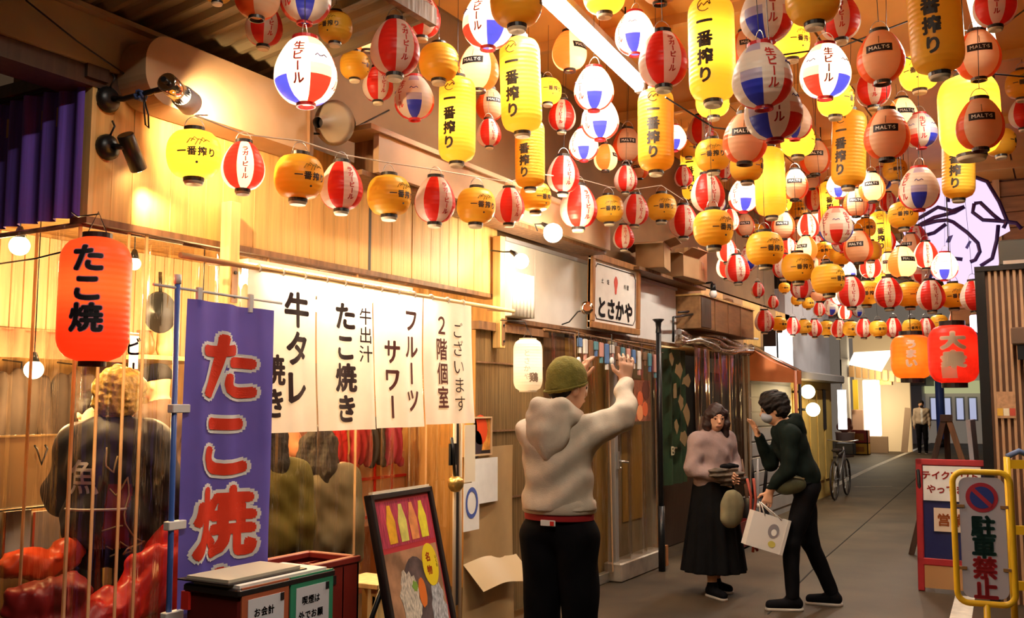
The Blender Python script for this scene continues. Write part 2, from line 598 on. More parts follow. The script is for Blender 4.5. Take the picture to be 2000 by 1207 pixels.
# high ceiling of the arcade: board sheets between ribs
ceil_m = mat('ceiling_board', (.70, .34, .075), .6, var=.15, scale=1.2, bump=.1)
rib_m = mat('ceiling_rib', (.62, .34, .10), .6, var=.15, scale=3)
ceil = MB().box((-3.9, -3, CEIL), (3.5, 27, CEIL + .1)); ceil = struct('ceiling', ceil, mat('ceiling_back', (.2, .12, .06), .8))
sh = MB().box((-.55, -.98, -.012), (.55, .98, .0)).mesh('ceiling_sheet', ceil_m)
for j in range(14):
    for i in range(6):
        o = obj('ceiling_sheet', sh, ceil); o.location = (-3.2 + i * 1.12, -.5 + j * 2.0, CEIL - .004)
rb = MB().box((-3.3, -.03, -.09), (3.3, .03, 0)).mesh('ceiling_rib', rib_m)
for j in range(14):
    o = obj('ceiling_rib', rb, ceil); o.location = (-.4, .5 + j * 2.0, CEIL - .004)

# side walls above the shops
upw = mat('upper_wall', (.17, .095, .04), .75, var=.2, scale=2)
struct('wall_left', MB().box((-4.3, Y0 + .02, ZT), (XF - .1, 14.8, CEIL)), upw)

# timber front: planks
front = thing('wall_front', None, None, (XF, Y0, ZB)); front['kind'] = 'structure'
front['label'] = 'varnished pine plank front above the stall opening'
pw = (Y1 - Y0) / 32
pk = MB().box((0, .0005, 0), (.028, pw - .0005, ZT - ZB), bev=.0015).mesh('plank', PINE)
for i in range(32):
    if i == 20: pass
    o = obj('plank', pk, front); o.location = (random.uniform(-.002, .002), i * pw, 0)
jy = onx(715, 450, XF).y - Y0
MB().box((.024, jy - .012, .0), (.031, jy + .012, ZT - ZB)).build('joint', BLACKV, front)
MB().box((-.10, 0, -.01), (-.005, Y1 - Y0, ZT - ZB)).build('backing', BROWNW, front)
MB().box((-.08, -.015, -.03), (.034, Y1 - Y0, 0)).build('bottom_edge', BROWNW, front)
MB().box((-.06, -.012, 0), (.034, .012, ZT - ZB)).build('corner_trim', PINEL, front)

# pale beam and dark batten below it, corrugated canopy roof
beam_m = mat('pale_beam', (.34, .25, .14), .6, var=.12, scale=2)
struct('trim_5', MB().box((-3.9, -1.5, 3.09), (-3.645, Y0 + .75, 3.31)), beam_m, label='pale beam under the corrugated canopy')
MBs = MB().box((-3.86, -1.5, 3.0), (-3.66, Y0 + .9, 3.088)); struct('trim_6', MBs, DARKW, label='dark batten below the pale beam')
struct('trim_7', MB().box((-3.66, -1.5, 3.312), (-3.60, Y0 + .75, 3.335)), mat('gutter', (.33, .24, .15), .4), label='thin gutter strip along the canopy edge')
cor_m = mat('corrugated', (.17, .13, .07), .45, .2, var=.1, scale=2)
def corr(u, v):
    y = -1.5 + 5.3 * v; x = -3.75 + 1.15 * u
    ph = (y / .115) % 1.0
    k = min(1, max(0, abs(ph - .5) * 4 - .5))
    return (x, y, 3.335 + (x + 3.65) * .134 + .028 * k)
struct('wall_canopy', MB().grid(corr, 3, 640, smooth=False), cor_m, label='corrugated metal canopy roof over the stall corner')
struct('trim_8', MB().box((-2.64, -1.5, 3.46), (-2.60, 3.8, 3.55)), BROWNW, label='brown edge board of the canopy')

# end wall of the corner (faces the camera side): purple pleated cloth
pur_m = mat('purple_cloth', (.16, .08, .52), .7, var=.35, scale=4, stretch=(14, 1, .3))
cl = thing('pleated_curtain', 'dark purple pleated cloth hung at the stall corner', 'curtain', (-4.3, Y0, ZB), world=True)
MB().grid(lambda u, v: (-5.2 + 1.5 * u, Y0 - .02 + .022 * math.sin(u * 75) + .008 * math.sin(u * 31 + 1), ZB + .6 * v), 150, 3).build('cloth', pur_m, cl)
MB().tube([(-5.2, Y0 - .03, 3.03), (-3.72, Y0 - .03, 3.03)], .012, 6).build('rail', BLACKM, cl)
struct('trim_9', MB().box((-5.2, Y0 - .06, 3.03), (-3.64, Y0 + .05, 3.09)), DARKW, label='dark header board above the purple cloth')

# stall interior shell
int_w = mat('interior_wood', (.50, .28, .10), .55, var=.3, scale=3, stretch=(7, 7, .6))
cream_w = mat('cream_slats', (.78, .60, .36), .55, var=.15, scale=3, stretch=(9, 9, .5))
struct('wall_back', MB().box((-6.62, Y0, 0), (-6.5, 7.4, 2.9)), int_w)
struct('wall_right', MB().box((-6.5, 7.3, 0), (XF - .35, 7.42, 2.9)), int_w)
struct('ceiling_2', MB().box((-6.6, Y0, 2.86), (XF - .1, 7.4, 2.95)), int_w, label='wooden ceiling inside the stall')
sl = MB().box((0, -.043, 0), (.022, .043, .85), bev=.003).mesh('slat', cream_w)
wb = bpy.data.objects['wall_back']
for i in range(48):
    o = obj('slat', sl, wb); o.location = (-6.5, Y0 + .06 + i * .096, 1.98)

# ================================================================== LEFT STALL
# wooden posts with brackets
def post(px, ytop, ybot, label):
    p = onx(px, ytop, -3.60); q = onx(px, ybot, -3.60)
    t = thing('wooden_post', label, 'post', (p.x, p.y, q.z))
    MB().box((-.05, -.035, 0), (.02, .035, p.z - q.z), bev=.004).build('post', PINEL, t)
    MB().box((.02, -.02, .02), (.026, .02, .22)).build('bracket_plate', BROWNW, t)
    for z in (.05, .17):
        MB().tube([(.024, 0, z), (.034, 0, z)], .009, 8).build('bolt', BLACKM, t)
    return t
post(456, 395, 600, 'short pine post on the plank front beside the noren rod end')
post(978, 462, 680, 'yellow pine post with a bolted bracket at the far end of the noren')

# awning cover box, horn speaker, eave board
ya, yb = onx(290, 150, -3.45).y, onx(607, 180, -3.45).y
t = thing('awning_box', 'tan metal awning box with a rounded end over the plank front', 'awning box', (-3.5, (ya + yb) / 2, 3.0), world=True)
def abox(poly_z0, z1):
    n = 10; L = yb - ya; R = (z1 - poly_z0) * .42
    poly = [(yb, poly_z0), (yb, z1)]
    for k in range(n + 1):
        a = math.pi / 2 + math.pi / 2 * k / n; poly.append((ya + R + R * math.cos(a), z1 - R + R * math.sin(a)))
    for k in range(n + 1):
        a = math.pi + math.pi / 2 * k / n; poly.append((ya + R + R * math.cos(a), poly_z0 + R + R * math.sin(a)))
    return poly
MB().prism(abox(2.95, 3.27), lambda x, y, tt: (tt, x, y), -3.66, -3.47).build('case', TAN, t)
MB().box((-3.66, yb, 2.93), (-3.45, yb + .03, 3.28)).build('end_plate', BROWNW, t)
MB().tube([(-3.46, yb - .02, 2.95), (-3.46, yb - .02, 2.80)], .018, 8).build('support_rod', TAN, t)
p = onx(648, 240, -3.42)
t = thing('horn_speaker', 'grey bell shaped horn beside the awning box', 'loudspeaker', p, facing_cam(p, -.5))
hm = mat('horn_grey', (.33, .27, .2), .4)
RX = Matrix.Rotation(math.radians(-75), 4, 'X') @ Matrix.Rotation(math.pi, 4, 'X')
b = MB().lathe([(.03, .16), (.04, .10), (.06, .05), (.10, .0), (.125, -.03), (.119, -.031)], 24, 0)
MB().lathe([(.118, -.028), (.09, .004), (.05, .052), (.028, .1), (.001, .1)], 24, 0).xf(RX).build('inner_cone', BLACKV, t)  # black colour stands in for the shade inside the bell
b.xf(RX).build('bell', hm, t)
MB().tube([(0, .10, .03), (0, .19, .05)], .05, 14).build('driver', BLACKM, t)
MB().tube([(0, .12, .05), (0, .16, .12)], .012, 8).build('bracket', BLACKM, t)
e0 = onx(735, 258, -3.38).y
t = thing('eave_board', 'long tan eave board above the lantern string', 'board', (-3.5, e0, 2.93), world=True)
MB().box((-3.40, e0, 2.93), (-3.36, 7.6, 3.16)).build('fascia', TAN, t)
MB().box((-3.62, e0 - .1, 2.90), (-3.40, 7.6, 2.93)).build('soffit', BROWNW, t)
MB().box((-3.62, e0 - .1, 3.16), (-3.34, 7.6, 3.19)).build('cap', TAN, t)
for i in range(4):
    MB().box((-3.62, e0 + .1 + i * .9, 2.93), (-3.40, e0 + .15 + i * .9, 3.16)).build('joist', BROWNW, t)

# wall spotlights
def wall_spot(px, py, label, body_px, aim_px, body_m, shade):
    p = onx(px, py, XF + .03)
    t = thing('wall_spotlight', label, 'spotlight', p, world=True)
    b = MB(); b.lathe([(.0, 0), (.058, 0), (.058, .018), (.045, .035), (.02, .042), (0, .042)], 20)
    b.xf(Matrix.Translation(p) @ Matrix.Rotation(math.pi / 2, 4, 'Y')).build('mount', BLACKM, t)
    c = onx(*body_px); tg = onx(*aim_px)
    d = (tg - c).normalized()
    MB().tube([p + Vector((.04, 0, 0)), p + Vector((.09, .02, -.005)), p.lerp(c, .6) + Vector((.03, 0, .01)), c - d * .05], .013, 8).build('arm', BLACKM, t)
    MB().tube([p + Vector((.02, 0, .05)), p + Vector((.05, .0, .09)), p + Vector((.02, .01, .12))], .005, 6).build('cord_stub', BLACKM, t)
    if shade:
        MB().tube([c - d * .10, c - d * .095, c + d * .06], [.035, .042, .042], 20).build('body', body_m, t)
        MB().tube([c - d * .13, c - d * .10], .012, 8).build('end_cap', BLACKM, t)
        MB().tube([c + d * .05, c + d * .055, c + d * .14, c + d * .142, c + d * .07], [.043, .05, .055, .05, .044], 20, caps=False).build('shade', GREYP, t)
        MB().tube([c + d * .075, c + d * .085], .043, 16).build('lens', glow('lens_glow', (1, .8, .5), 25), t)
        kn = MB()
        for k in range(3):
            kn.tube([p + (c - p) * .5 + Vector((.02 * math.cos(a + k), .02 * math.sin(a * 2), .02 * math.sin(a + k))) for a in [x * .7 for x in range(9)]], .006, 6)
        kn.build('cable_tie', mat('blue_tie', (.05, .09, .25), .5), t)
        q = p + (c - p) * .55
        MB().tube([q, q + Vector((0, .0, -.05)), q + Vector((0, .012, -.13)), q + Vector((0, .03, -.14)), q + Vector((0, .025, -.08)), q + Vector((0, .0, -.02))], .004, 6).build('cable_loop', BLACKM, t)
    else:
        MB().tube([c - d * .085, c - d * .08, c + d * .085], [.034, .038, .038], 20).build('body', body_m, t)
        MB().tube([c + d * .080, c + d * .088], .03, 16).build('lens', glow('lens_glow', (1, .8, .5), 25), t)
    spotlight(t, c + d * .15, tg, 85 if shade else 26, (1, .68, .36), 2.2 if shade else 1.6, .9)
wall_spot(208, 195, 'chrome spotlight with a grey shade on the upper wall mount', (345, 178, -3.25), (500, 320, -3.66), CHROME, True)
wall_spot(208, 288, 'small black spotlight on the lower wall mount', (258, 297, -3.58), (330, 480, -3.66), BLACKM, False)

# lantern string wire is built with the lanterns; the cable across the pale beam
single('cable', MB().tube([onx(50, 0, -3.60), onx(150, 80, -3.61), onx(280, 170, -3.62)], .004, 6), BLACKM, 'thin black cable slanting across the pale beam', 'cable', onx(150, 80, -3.61))

# clear vinyl curtains
def vinyl(y0, y1, z0, z1, x, label, hems, seed, m=CLEAR, amp=.02):
    t = thing('vinyl_curtain', label, 'curtain', (x, (y0 + y1) / 2, z0), world=True)
    rs = random.Random(seed); a = [rs.uniform(0, 6) for _ in range(4)]
    fn = lambda u, v: (x + amp * math.sin((y0 + (y1 - y0) * u) * 17 + a[0] + v * .6) + amp * .6 * math.sin((y0 + (y1 - y0) * u) * 39 + a[1] - v), y0 + (y1 - y0) * u, z0 + (z1 - z0) * v)
    MB().grid(fn, int((y1 - y0) * 60), 8).build('sheet', m, t)
    for h in hems:
        hb = MB(); u = (h - y0) / (y1 - y0)
        for v0 in range(8):
            pa, pb = Vector(fn(u, v0 / 8)), Vector(fn(u, (v0 + 1) / 8))
            hb.add([pa + Vector((.006, -.007, 0)), pa + Vector((.006, .007, 0)), pb + Vector((.006, .007, 0)), pb + Vector((.006, -.007, 0)),
                    pa + Vector((0, -.007, 0)), pa + Vector((0, .007, 0)), pb + Vector((0, .007, 0)), pb + Vector((0, -.007, 0))],
                   [(0, 1, 2, 3), (0, 3, 7, 4), (1, 5, 6, 2)])
        hb.build('hem_strip', HEM, t)
    MB().tube([(x, y0, z1), (x, y1, z1)], .012, 6).build('rail', BROWNW, t)
    return t
yy = lambda px: onx(px, 800, XF - .02).y
vinyl(Y0 + .01, yy(345), .05, ZB - .03, XF - .02, 'clear vinyl curtain behind the red lantern', [yy(190), yy(236), yy(268)], 1)
vinyl(yy(347), yy(735), .05, ZB - .03, XF - .03, 'clear vinyl curtain behind the blue banner and the noren', [yy(515), yy(690)], 2)
vinyl(yy(738), yy(918), .05, ZB - .03, XF - .02, 'clear vinyl curtain at the far end of the noren', [yy(838)], 3)
t = thing('vinyl_curtain', 'clear vinyl curtain under the purple cloth', 'curtain', (-4.4, Y0, 0), world=True)
MB().grid(lambda u, v: (-5.3 + 1.58 * u, Y0 + .02 * math.sin(u * 30 + v), .05 + (ZB - .08) * v), 80, 6).build('sheet', CLEAR, t)
MB().tube([(-5.3, Y0, ZB - .03), (XF, Y0, ZB - .03)], .012, 6).build('rail', BROWNW, t)
for px in (62,):
    q = ony(px, 800, Y0 - .012)
    MB().box((q.x - .008, Y0 - .03, .05), (q.x + .008, Y0 - .024, ZB - .05)).build('hem_strip', HEM, t)
single('corner_post', MB().box((XF - .03, Y0 - .006, 0), (XF - .018, Y0 + .006, ZB)), HEM, 'slim tan corner post below the red lantern', 'post', (XF, Y0, 0))

# interior fittings
IB = -6.45
p0 = ony(-30, 640, 4.0)
def ibox(name, px0, py0, px1, py1, X, th, m, label, cat):
    a = onx(px0, py0, X); b = onx(px1, py1, X)
    o = single(name, MB().box((X - th, min(a.y, b.y), min(a.z, b.z)), (X, max(a.y, b.y), max(a.z, b.z)), bev=min(.006, th / 5)), m, label, cat, (X, (a.y + b.y) / 2, min(a.z, b.z)))
    return o
t = thing('valance_cloth', 'rust red valance cloth hanging inside the stall', 'cloth', onx(110, 700, -5.6), world=True)
a, b = onx(-20, 638, -5.6), onx(245, 702, -5.6)
MB().grid(lambda u, v: (-5.6 + .02 * math.sin(u * 40), a.y + (b.y - a.y) * u, a.z + (b.z - .02 - a.z) * v), 60, 3).build('cloth', mat('rust_cloth', (.55, .10, .05), .8, var=.2, scale=5), t)
MB().tube([(-5.6, a.y, a.z), (-5.6, b.y, a.z)], .01, 6).build('rail', BROWNW, t)
struct('wall_inner', MB().box((-6.1, Y0 + .3, 0), (-6.02, 7.2, 1.98)), mat('olive_wood', (.26, .15, .045), .55, var=.35, scale=3, stretch=(8, 8, .6)), label='dark olive wood wall behind the stall counter')
def pendant(pos, label, w_, r=.055, drop=.5, col=(1, .66, .28), st=14):
    t = thing('pendant_lamp', label, 'lamp', pos)
    MB().lathe([(r * math.sin(math.pi * k / 10) + .0005, -r * math.cos(math.pi * k / 10)) for k in range(11)], 18).build('globe', glow('globe_glow', (1, .72, .36), st), t)
    MB().lathe([(.012, r + .05), (.02, r + .03), (.03, r - .008), (.02, r - .012)], 14).build('socket', BLACKM, t)
    MB().tube([(0, 0, r + .04), (0, 0, drop)], .004, 6).build('cord', BLACKM, t)
    plight(t, (0, 0, -r - .05), w_, col, .05)
    return t
pendant(onx(66, 722, -5.3), 'small glowing globe lamp hanging at the left of the stall', 45, drop=1.1)
pendant(onx(395, 635, -4.75), 'globe lamp glowing behind the top of the blue banner', 48, .04, .8)
pendant(onx(262, 515, -5.0), 'globe lamp glowing just right of the red lantern', 48, .04, .5)
pendant(onx(38, 480, -4.6), 'globe lamp high at the left end of the stall ceiling', 50, .05, .7)
pendant(Vector((-4.9, 5.6, 2.35)), 'globe lamp over the seats behind the noren', 70, .05, .5)
ibox('wooden_counter', -40, 985, 120, 1230, -4.9, .5, int_w, 'wooden counter at the left inside the stall', 'counter')
t = thing('counter_screen', 'tan counter screen with a hook left of the blond customer', 'screen', onx(50, 985, -4.75), world=True)
a, b = onx(-40, 852, -4.75), onx(112, 985, -4.75)
MB().box((-4.78, a.y, b.z), (-4.75, b.y, a.z)).build('board', mat('screen_tan', (.55, .33, .13), .5), t)
MB().box((-4.785, a.y, a.z - .01), (-4.745, b.y, a.z)).build('top_rail', PINEL, t)
h = onx(68, 870, -4.74)
MB().tube([h, h + Vector((.02, 0, -.02)), h + Vector((.02, .03, -.1)), h + Vector((.02, .06, -.02)), h + Vector((0, .06, 0))], .006, 6).build('hook', BLACKM, t)
for k, (px, lab) in enumerate([(28, 'white paper box with red edges under the counter screen'), (85, 'grey paper box with red edges beside the counter')]):
    t = thing('paper_box', lab, 'box', onx(px, 1080, -4.88), world=True)
    a, b = onx(px - 25, 1000, -4.88), onx(px + 25, 1085, -4.88)
    MB().box((-4.895, a.y, b.z), (-4.86, b.y, a.z)).build('box', PAPER if k == 0 else mat('grey_card', (.5, .4, .33), .7), t)
    MB().box((-4.86, a.y, b.z), (-4.856, a.y + .012, a.z)).build('red_edge', REDP, t)
t = thing('serving_tray', 'flat metal tray on the counter edge', 'tray', onx(50, 1000, -4.72), world=True)
a, b = onx(-20, 998, -4.72), onx(108, 985, -4.72)
MB().box((-4.86, a.y, a.z - .01), (-4.7, b.y, a.z + .005), bev=.004).build('tray', STEEL, t)
# hung coats
COATB = mat('coat_brown', (.05, .03, .02), .8, var=.3, scale=6)
for k, (px, pw_, lab) in enumerate([(38, 45, 'dark coat hanging left of the lamp globe'), (145, 36, 'dark coat hanging under the red valance')]):
    t = thing('hanging_coat', lab, 'coat', onx(px, 850, -5.75), world=True)
    c = onx(px, 800, -5.75)
    s = Sdf(.05); s.ell(c, (.06, .17, .26)); s.cap(c + Vector((0, -.13, .18)), c + Vector((.02, -.19, -.22)), .05, .045); s.cap(c + Vector((0, .13, .18)), c + Vector((.02, .19, -.22)), .05, .045)
    me = s.mesh('coat', [COATB], .02, lambda P: .012 * np.sin(P[1] * 60))
    o = obj('coat', me, t); o.location = -Vector(t['_world'])
    MB().tube([c + Vector((0, 0, .2)), c + Vector((0, 0, .3)), c + Vector((-.2, 0, .32))], .006, 6).build('hanger', BLACKM, t)
# menu strips
def menu_strip(px, y0, y1, X, txt, label, wdt=.075):
    a, b = onx(px, y0, X), onx(px, y1, X)
    t = thing('menu_strip', label, 'menu', b, world=True)
    MB().box((X - .004, a.y - wdt / 2, b.z), (X, a.y + wdt / 2, a.z)).build('paper', PAPER, t)
    letters(txt, plane((X, a.y, (a.z + b.z) / 2), *XUP, .002), (a.z - b.z) / len(txt) * .8, bold=.02, step=1.2).build('lettering', BLACK, t)
    for zz in (a.z - .02, (a.z + b.z) / 2):
        MB().box((X, a.y - wdt / 2, zz), (X + .002, a.y + wdt / 2, zz + .015)).build('red_band', REDP, t)
menu_strip(263, 650, 800, -5.2, 'ビール', 'white paper menu strip with black letters beside the red lantern', .07)
menu_strip(215, 480, 640, -6.4, 'サワー', 'pale paper menu strip high on the slatted wall', .07)
# shelf with pots and wok
a, b = onx(278, 692, -5.4), onx(338, 692, -5.4)
t = thing('wall_shelf', 'wooden shelf of cookware right of the red lantern', 'shelf', (-5.5, a.y, a.z), world=True)
MB().box((-6.02, a.y, a.z - .03), (-5.4, b.y + .5, a.z)).build('board', PINEL, t)
MB().box((-6.02, a.y, a.z - .15), (-5.98, a.y + .03, a.z - .03)).build('bracket', BROWNW, t)
def lathed(name, label, cat, pos, prof, m, n=16, extra=None):
    t = thing(name, label, cat, pos)
    MB().lathe(prof, n).build('body', m, t)
    if extra: extra(t)
    return t
pot = [(0, 0), (.055, 0), (.075, .03), (.07, .1), (.05, .15), (.05, .17), (.043, .17), (.06, .1), (0, .02)]
lathed('storage_jar', 'brown pottery jar at the left of the cookware shelf', 'jar', Vector((-5.5, a.y + .09, a.z)), pot, mat('clay', (.30, .12, .05), .4))
lathed('storage_jar', 'tall cream jar beside the brown pottery jar on the shelf', 'jar', Vector((-5.5, a.y + .27, a.z)), [(r * .8, z * 1.5) for r, z in pot], mat('cream_clay', (.7, .5, .25), .4))
q = onx(312, 610, -5.38)
t = thing('wok', 'black wok hanging over the cookware shelf', 'wok', q, math.radians(90))
MB().lathe([(.001, -.06), (.08, -.045), (.14, 0), (.145, .004), (.135, .0), (.075, -.035), (.001, -.05)], 22).xf(Matrix.Rotation(math.pi / 2, 4, 'X')).build('pan', BLACKM, t)
MB().tube([(0, 0, .14), (0, .01, .28)], .012, 8).build('handle', BLACKM, t)
# mug
q = onx(300, 925, -4.55)
t = thing('beer_mug', 'yellow mug with a handle beside the blond customer', 'mug', q)
MB().lathe([(0, 0), (.038, 0), (.045, .02), (.04, .12), (.036, .12), (.03, .02), (0, .01)], 18).build('cup', mat('mug_yellow', (.85, .6, .12), .35), t)
MB().tube([(.04 + .03 * math.sin(math.pi * k / 6), .0, .025 + .08 * k / 6) for k in range(7)], .007, 8).build('handle', mat('mug_yellow'), t)
a = onx(275, 925, -4.55)
t = thing('side_counter', 'low wooden ledge carrying the yellow mug', 'counter', (-4.6, a.y, a.z - .04), world=True)
MB().box((-4.75, a.y - .1, a.z - .04), (-4.45, a.y + .55, a.z)).build('top', PINEL, t)
MB().box((-4.72, a.y + .2, 0), (-4.66, a.y + .26, a.z - .04)).build('leg', BROWNW, t)
MB().box((-4.72, a.y - .08, 0), (-4.66, a.y - .02, a.z - .04)).build('leg', BROWNW, t)

# red jackets piled on a bench behind the curtain
bench = thing('bench', 'low bench inside the vinyl curtain under the red jackets', 'bench', (-4.1, Y0 + .7, 0), world=True)
MB().box((-4.04, Y0 + .08, .36), (-3.80, Y0 + 1.0, .42), bev=.006).build('seat', BROWNW, bench)
for x in (-4.02, -3.87):
    for y in (Y0 + .15, Y0 + .9):
        MB().box((x, y, 0), (x + .05, y + .05, .36)).build('leg', BROWNW, bench)
REDJ = mat('red_nylon', (.62, .02, .012), .35, var=.3, scale=4, bump=.3, bscale=9)
DREDJ = mat('dark_red_nylon', (.22, .01, .01), .4, var=.3, scale=4, bump=.3, bscale=9)
def heap(label, blobs, m, seed, base, amp=.02):
    s = Sdf(.07)
    for (px, py, X, r) in blobs:
        c = onx(px, py, X); s.ell(c, r)
    c0 = onx(*blobs[0][:3])
    me = s.mesh('jacket', [m], .014, lambda P: amp * noise3(P, 26, seed) + amp * .6 * noise3(P, 52, seed + 1) + amp * .35 * np.abs(noise3(P, 80, seed + 2)))
    o = obj('red_jacket', me); o.location = (0, 0, 0)
    return tag(o, label, 'jacket')
heap('bright red jacket slumped right of the blond customer', [(300, 1120, -3.88, (.10, .16, .13)), (240, 1180, -3.88, (.10, .2, .10)), (328, 1060, -3.88, (.07, .07, .10)), (180, 1215, -3.88, (.10, .15, .09)), (335, 1180, -3.87, (.09, .1, .16))], REDJ, 3, None)
heap('dark red jacket folded at the lower left of the stall', [(130, 1160, -3.9, (.09, .12, .09)), (60, 1180, -3.95, (.10, .13, .09)), (120, 1220, -3.9, (.09, .18, .08))], DREDJ, 5, None)
heap('orange red jacket lying left of the blond customer', [(40, 1100, -4.3, (.09, .13, .07)), (130, 1075, -4.3, (.08, .09, .07)), (100, 1110, -4.3, (.09, .1, .05))], mat('orange_red', (.7, .07, .015), .4, var=.25, scale=5, bump=.3, bscale=9), 8, None)

# fittings seen under the noren
t = thing('shoji_screen', 'red framed paper screen seen below the noren', 'screen', onx(730, 1010, -5.3), world=True)
a, b = onx(670, 900, -5.3), onx(790, 1015, -5.3)
MB().box((-5.34, a.y - .3, 0), (-5.31, b.y + .05, a.z + .05)).build('panel', mat('screen_paper', (.8, .52, .33), .7, var=.1, scale=6), t)
for k in range(6):
    y = a.y - .3 + (b.y - a.y + .35) * k / 5
    MB().box((-5.31, y - .01, .5), (-5.295, y + .01, a.z + .05)).build('frame_bar', REDP, t)
for py in (935, 1010):
    z = onx(720, py, -5.3).z
    MB().box((-5.31, a.y - .3, z - .012), (-5.292, b.y + .05, z + .012)).build('frame_rail', REDP, t)
MB().box((-5.33, a.y - .3, 0), (-5.28, b.y + .1, b.z)).build('skirting', mat('rust_wood', (.30, .10, .03), .5, var=.2, scale=4), t)
for px, wv, m, lab in [(655, .10, mat('red_cloth', (.6, .02, .02), .8), 'bright red jacket hung at the left under the noren'), (705, .09, mat('crimson_cloth', (.45, .03, .04), .8), 'crimson jacket hung in the middle under the noren'),
                       (735, .07, mat('charcoal_cloth', (.06, .05, .05), .8), 'charcoal jacket hung between the red and pink jackets'), (768, .08, mat('pink_cloth', (.55, .06, .14), .8), 'pink red jacket hung near the white pole')]:
    t = thing('hung_jacket', lab, 'jacket', onx(px, 900, -5.15), world=True)
    c = onx(px, 860, -5.15)
    s = Sdf(.05); s.ell(c, (.05, wv, .2)); s.cap(c + Vector((0, -wv * .8, .12)), c + Vector((0, -wv * 1.2, -.2)), .04, .035); s.cap(c + Vector((0, wv * .8, .12)), c + Vector((0, wv * 1.2, -.2)), .04, .035)
    o = obj('jacket', s.mesh('jacket', [m], .018, lambda P: .010 * np.sin(P[1] * 75 + 3 * np.sin(P[2] * 9))), t); o.location = -Vector(t['_world'])
    MB().tube([c + Vector((0, 0, .15)), c + Vector((0, 0, .34))], .005, 6).build('hanger', BLACKM, t)
t = thing('clothes_rail', 'steel rail with the jackets under the noren', 'rail', (-5.15, 5.6, 0), world=True)
yr0, yr1 = onx(625, 800, -5.15).y, onx(800, 800, -5.15).y; zr = onx(700, 860, -5.15).z + .34
MB().tube([(-5.15, yr0, zr), (-5.15, yr1, zr)], .012, 8).build('bar', STEEL, t)
for y in (yr0, yr1): MB().tube([(-5.15, y, 0), (-5.15, y, zr)], .012, 8).build('leg', STEEL, t)
# ================================================================== NOREN, BANNER, RED LANTERN
XN = -3.42
rod_m = mat('rod_wood', (.75, .5, .22), .45, var=.1, scale=4)
t = thing('noren_curtain', 'white split noren curtain with black brush letters over the stall entrance', 'noren', onx(700, 560, XN), world=True)
r0, r1 = onx(352, 500, XN), onx(1003, 607, XN)
zr = (onx(480, 533, XN).z + onx(920, 590, XN).z) / 2
MB().tube([(XN, r0.y, zr + .01), (XN, r1.y, zr + .01)], .014, 10).build('rod', rod_m, t)
noren_m = mat('noren_cloth', (.80, .75, .68), .85, transl=.3, var=.04, scale=8)
ny = lambda px: onx(px, 700, XN).y
def nsurf(y, z):
    d = zr - z
    return Vector((XN + .012 + (.009 * math.sin(y * 19 + 1) + .004 * math.sin(y * 41)) * min(1, d * 2.2 + .15) + .05 * d * d, y, z))
edges = [474, 612, 722, 823, 918]
zb = [onx(540, 843, XN).z, onx(668, 838, XN).z, onx(770, 833, XN).z, onx(870, 826, XN).z]
for i in range(4):
    a, b = ny(edges[i]) + .006, ny(edges[i + 1]) - .006
    MB().grid(lambda u, v: nsurf(a + (b - a) * u, zr - .005 + (zb[i] - zr) * v), 26, 16).build('panel', noren_m, t)
    for k in range(3):
        yk = a + (b - a) * (k + .5) / 3
        MB().tube([(XN + .018 * math.cos(q), yk, zr + .008 + .018 * math.sin(q)) for q in [x * math.pi / 5 for x in range(10)]], .006, 6, closed=True).build('loop', noren_m, t)
for y_ in (ny(474) - .05, r1.y - .03):
    MB().tube([(XN - .01, y_, zr + .01), (-3.62, y_, zr + .03)], .010, 6).build('bracket', BROWNW, t)
INK = mat('brown_ink', (.035, .012, .01), .7)
def column(px, y0, y1, txt, m=INK, bold=.025, sx=1.0):
    zt, zbm = onx(px, y0, XN).z, onx(px, y1, XN).z
    yc = ny(px); zc = (zt + zbm) / 2; st = (zt - zbm) / len(txt)
    fn = lambda x, y: nsurf(yc + x, zc + y) + Vector((.005, 0, 0))
    for i, ch in enumerate(txt):
        zi = zt - st * (i + .5)
        letters(ch, lambda x, y: nsurf(yc + x, zi + y) + Vector((.005, 0, 0)), st * .95, True, bold, 1, sx, fine=.03).build('letter', m, t)
column(573, 568, 795, '牛タレ', bold=.035, sx=1.05)
column(527, 690, 820, '焼き', bold=.035)
column(668, 588, 828, 'たこ焼き', bold=.04, sx=1.25)
column(707, 600, 710, '牛出汁', bold=.01)
column(797, 600, 808, 'フルーツ', mat('red_brown_ink', (.10, .018, .01), .7), bold=.03)
column(760, 660, 822, 'サワー', mat('red_brown_ink'), bold=.03)
column(857, 612, 800, '２階個室', mat('red_brown_ink'), bold=.02)
column(890, 628, 806, 'ございます', bold=.0)

# LED strip over the noren
t = thing('strip_light', 'bright white strip light above the noren', 'lamp', onx(640, 545, -3.60), world=True)
a, b = onx(482, 528, -3.58), onx(795, 575, -3.58)
za = (a.z + b.z) / 2
MB().box((-3.62, a.y, za - .035), (-3.56, b.y, za + .03), bev=.006).build('diffuser', glow('strip_glow', (1, .86, .68), 16), t)
MB().box((-3.66, a.y - .02, za + .03), (-3.55, b.y + .02, za + .05)).build('housing', WHITEP, t)
arealight(t, (-3.53, (a.y + b.y) / 2, za), (0, math.radians(-60), 0), .08, b.y - a.y, 18, (1, .82, .6), 'strip_light_lamp')

